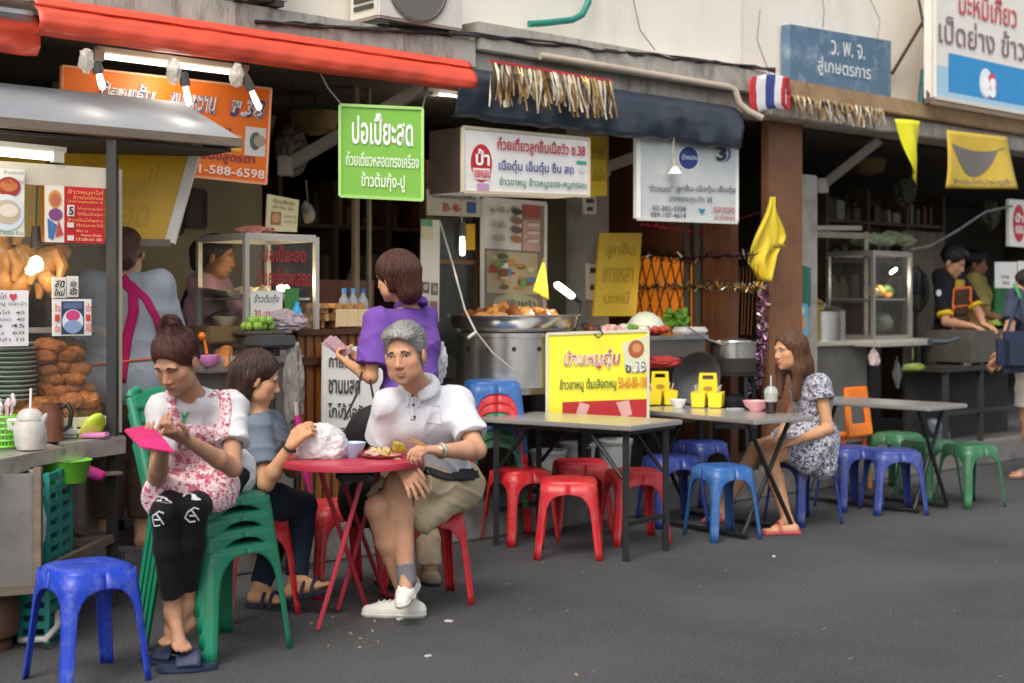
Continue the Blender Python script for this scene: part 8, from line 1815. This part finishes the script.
# ================================================================ the two cooks
Y8 = PD(950, 300, .62).y; bs = W(949, 400, Y8); bs.z = .19
J, P, r, f = standing(bs, (.62, -.55), 1.76, turn=(.62, -.45, -.35)); J['head'] = W(953, 262, Y8-.1)
J.update(elA=P(-.21, .14, 1.06), wrA=P(-.05, .40, 1.02), elB=P(.23, .04, 1.05), wrB=P(.12, .30, .96))
J['elB'] = W(946, 322, Y8-.32); J['wrB'] = W(972, 326, Y8-.55); J['elA'] = W(978, 312, Y8-.05); J['wrA'] = W(983, 324, Y8-.45)
hA = hand(J['wrA'], V((.5, -.6, -.25)), (0, 0, -1), 1); hB = hand(J['wrB'], V((.9, -.3, -.25)), (0, 0, -1), -1)
o, F, M, c = person('cook in a black and yellow shirt with orange edged apron', J, SK2, .008, w=1.05, hs=1.16, hands=(hA, hB), lip='#a8685a', open_=.4)
L = headL(c, M, 1.16); k_ = 1.16
hair([ell(L(0, -.015, .050), (.092*k_, .105*k_, .092*k_), M), ell(L(.0, .045, .085), (.06*k_, .05*k_, .04*k_), M, .03), sub(L(0, .09, -.035), (.072*k_, .075*k_, .1*k_), M, .012), sub(L(0, .03, -.1), (.09*k_, .06*k_, .07*k_), M, .015)], B_black, o, .007, wr=.01, wf=60)
ck = wear('shirt', torso(J, 1.1, -.1)+sleeves(J, .80, .06, .068), clothmat('black_sport', '#16151a'), o, .008, .007, 26, 15, grow=.014)
for s in 'AB':
    e0 = V(J['sh'+s]).lerp(V(J['el'+s]), .76); e1 = V(J['sh'+s]).lerp(V(J['el'+s]), .88); wear('cuff', [cut(e0, e1, .070, .072, .01)], clothmat('yellow_cuff', '#d8b82a'), o, .007, 0)
sf = Surf(ck); M_or = paint('#e0662a'); M_apr = clothmat('brown_apron', '#4a3626')
patch('yellow_front', sf, 955, 280, 964, 296, clothmat('yellow_front', '#b8982a'), o, .006)
patch('apron', sf, 953, 290, 969, 316, M_apr, o, .010, th=.004)
for path in ([(953, 289), (970, 288)], [(953, 289), (952, 304), (953, 318)], [(970, 288), (971, 302), (970, 316)], [(953, 307), (971, 305)]): strap('apron_edge', sf, path, 2.2, M_or, o, .014, .004, 10)
wear('trousers', legsof(J, 1, .97), clothmat('dark_trousers', None), o, .009, .003, 26, 16, grow=.012)
b = MB(); wa = P(0, .14, .95); b.sheet(lambda u, v: P(-.17+.34*u, .155-.05*(2*u-1)**2, 1.02-.5*v), 8, 8); b.build('apron_skirt', M_apr, o, smooth=True, solid=.005)
b = MB()
for a in (-.17, .17): b.tube([P(a, .11, 1.02), P(a, .115, .8), P(a*.98, .12, .54)], .012, 6)
b.build('apron_edge', M_or, o, smooth=True)
b = MB(); b.add([sf.px(939+2.6*math.cos(t), 293+3.4*math.sin(t), .004) for t in [k*.628 for k in range(10)]], [list(range(10))]); b.build('sleeve_badge', paint('#d8dce4'), o, fixn=False)
Y9 = PD(978, 300, .95).y; bs = W(976, 400, Y9); bs.z = .19
J, P, r, f = standing(bs, (.75, -.35), 1.74, turn=(.85, -.30, -.12)); J['head'] = W(975, 264, Y9-.05); J.update(elB=P(.22, .1, 1.05), wrB=P(.14, .32, .98))
hA = hand(J['wrA'], f, (0, 0, -1), 1); hB = hand(J['wrB'], f, (0, 0, -1), -1)
o, F, M, c = person('cook in a faded yellow shirt half hidden behind the other cook', J, SK4, .009, w=1.05, hs=1.14, hands=(hA, hB), lip='#8e5548', open_=.5)
L = headL(c, M, 1.14); hair([ell(L(0, -.018, .046), (.088*1.14, .104*1.14, .088*1.14), M), sub(L(0, .09, -.035), (.082, .086, .114), M, .012), sub(L(0, .03, -.1), (.1, .07, .08), M, .015)], B_black, o, .008)
wear('shirt', torso(J, 1.1, -.1)+sleeves(J, .8, .06, .066), clothmat('yellow_olive', '#b8a860'), o, .009, .006, 26, 17, grow=.014)
wear('trousers', legsof(J, 1, .97), clothmat('dark_trousers', None), o, .01, .003, 26, 18, grow=.012)
# ================================================================ passer-by at the edge
bs = W(1032, 478, 11.46); bs.z = 0
J, P, r, f = standing(bs, (-.85, .35), 1.66); J.update(elA=P(-.22, .06, 1.06), wrA=P(-.16, .26, .98), elB=P(.21, .05, 1.06), wrB=P(.15, .25, .95))
J['shA'] = W(1016, 297, 11.3); J['elA'] = W(1009, 330, 11.15); J['wrA'] = W(1003, 352, 11.1)
hA = hand(J['wrA'], V((-.3, .2, -.7)), (0, .8, 0), -1); hB = hand(J['wrB'], V((-.5, .2, -.6)), (0, .6, -.4), 1)
o, F, M, c = person('passer-by in a dark blue top and white shorts carrying a navy bag', J, SK2, .008, w=1.05, hands=(hA, hB), lip='#a8685a', open_=.6)
L = headL(c, M); hair([ell(L(0, -.018, .040), (.088, .104, .092), M), cap(L(0, -.06, .0), L(0, -.075, -.1), .075, .06, .03), sub(L(0, .09, -.035), (.074, .078, .1), M, .012)], B_black, o, .008)
wear('top', torso(J, 1.1, -.1)+sleeves(J, .75, .056, .064), clothmat('dark_blue_top', '#3a4254'), o, .008, .006, 26, 19, grow=.014)
wear('shorts', legsof(J, .78, 1, .012, 1.02, flare=.012), clothmat('white_shorts', '#cfc8bd'), o, .008, .006, 26, 20, grow=.012)
b = MB(); b.tube([W(1014, 284, 11.2), W(1018, 292, 11.16), W(1022, 302, 11.16)], .012, 6); b.build('lanyard', paint('#2f9a4a'), o, smooth=True)
for s in 'AB':
    h_, t_ = V(J['heel'+s]), V(J['toe'+s]); b = MB(); b.bar(V((h_.x, h_.y, .012))-f*.02, V((t_.x, t_.y, .012))+f*.02, .09, .024); sl_ = b.build('sandal', mat('blue_sandal', srgb('#6a5048'), .7), o, bevel=.008)
    b = MB(); ctr = h_.lerp(t_, .5); b.tube([V((ctr.x, ctr.y, 0))+r*.05*math.cos(t)+V((0, 0, .025+.06*math.sin(t))) for t in [R(a) for a in range(0, 181, 20)]], .012, 6); b.build('band', paint('#3f7ab8'), sl_, smooth=True)
p = W(1017, 352, 11.0); rr = thing('shoulder_bag', 'navy shoulder bag hanging from the passer-by at the picture edge', 'bag', p-V((0, 0, .2)))
b = MB(); b.box(p, (.36, .15, .32), Matrix.Rotation(.3, 3, 'Z'), .06); b.build('sack', mat('navy_bag', srgb('#232c42'), .6, var=.25, bump=.3), rr, smooth=True); b = MB(); b.tube([W(1006, 335, 11.0), W(1014, 310, 11.1), W(1020, 290, 11.2)], .014, 6); b.tube([W(1028, 335, 11.0), W(1022, 310, 11.1), W(1021, 290, 11.2)], .014, 6); b.build('strap', MATS['navy_bag'], rr, smooth=True)
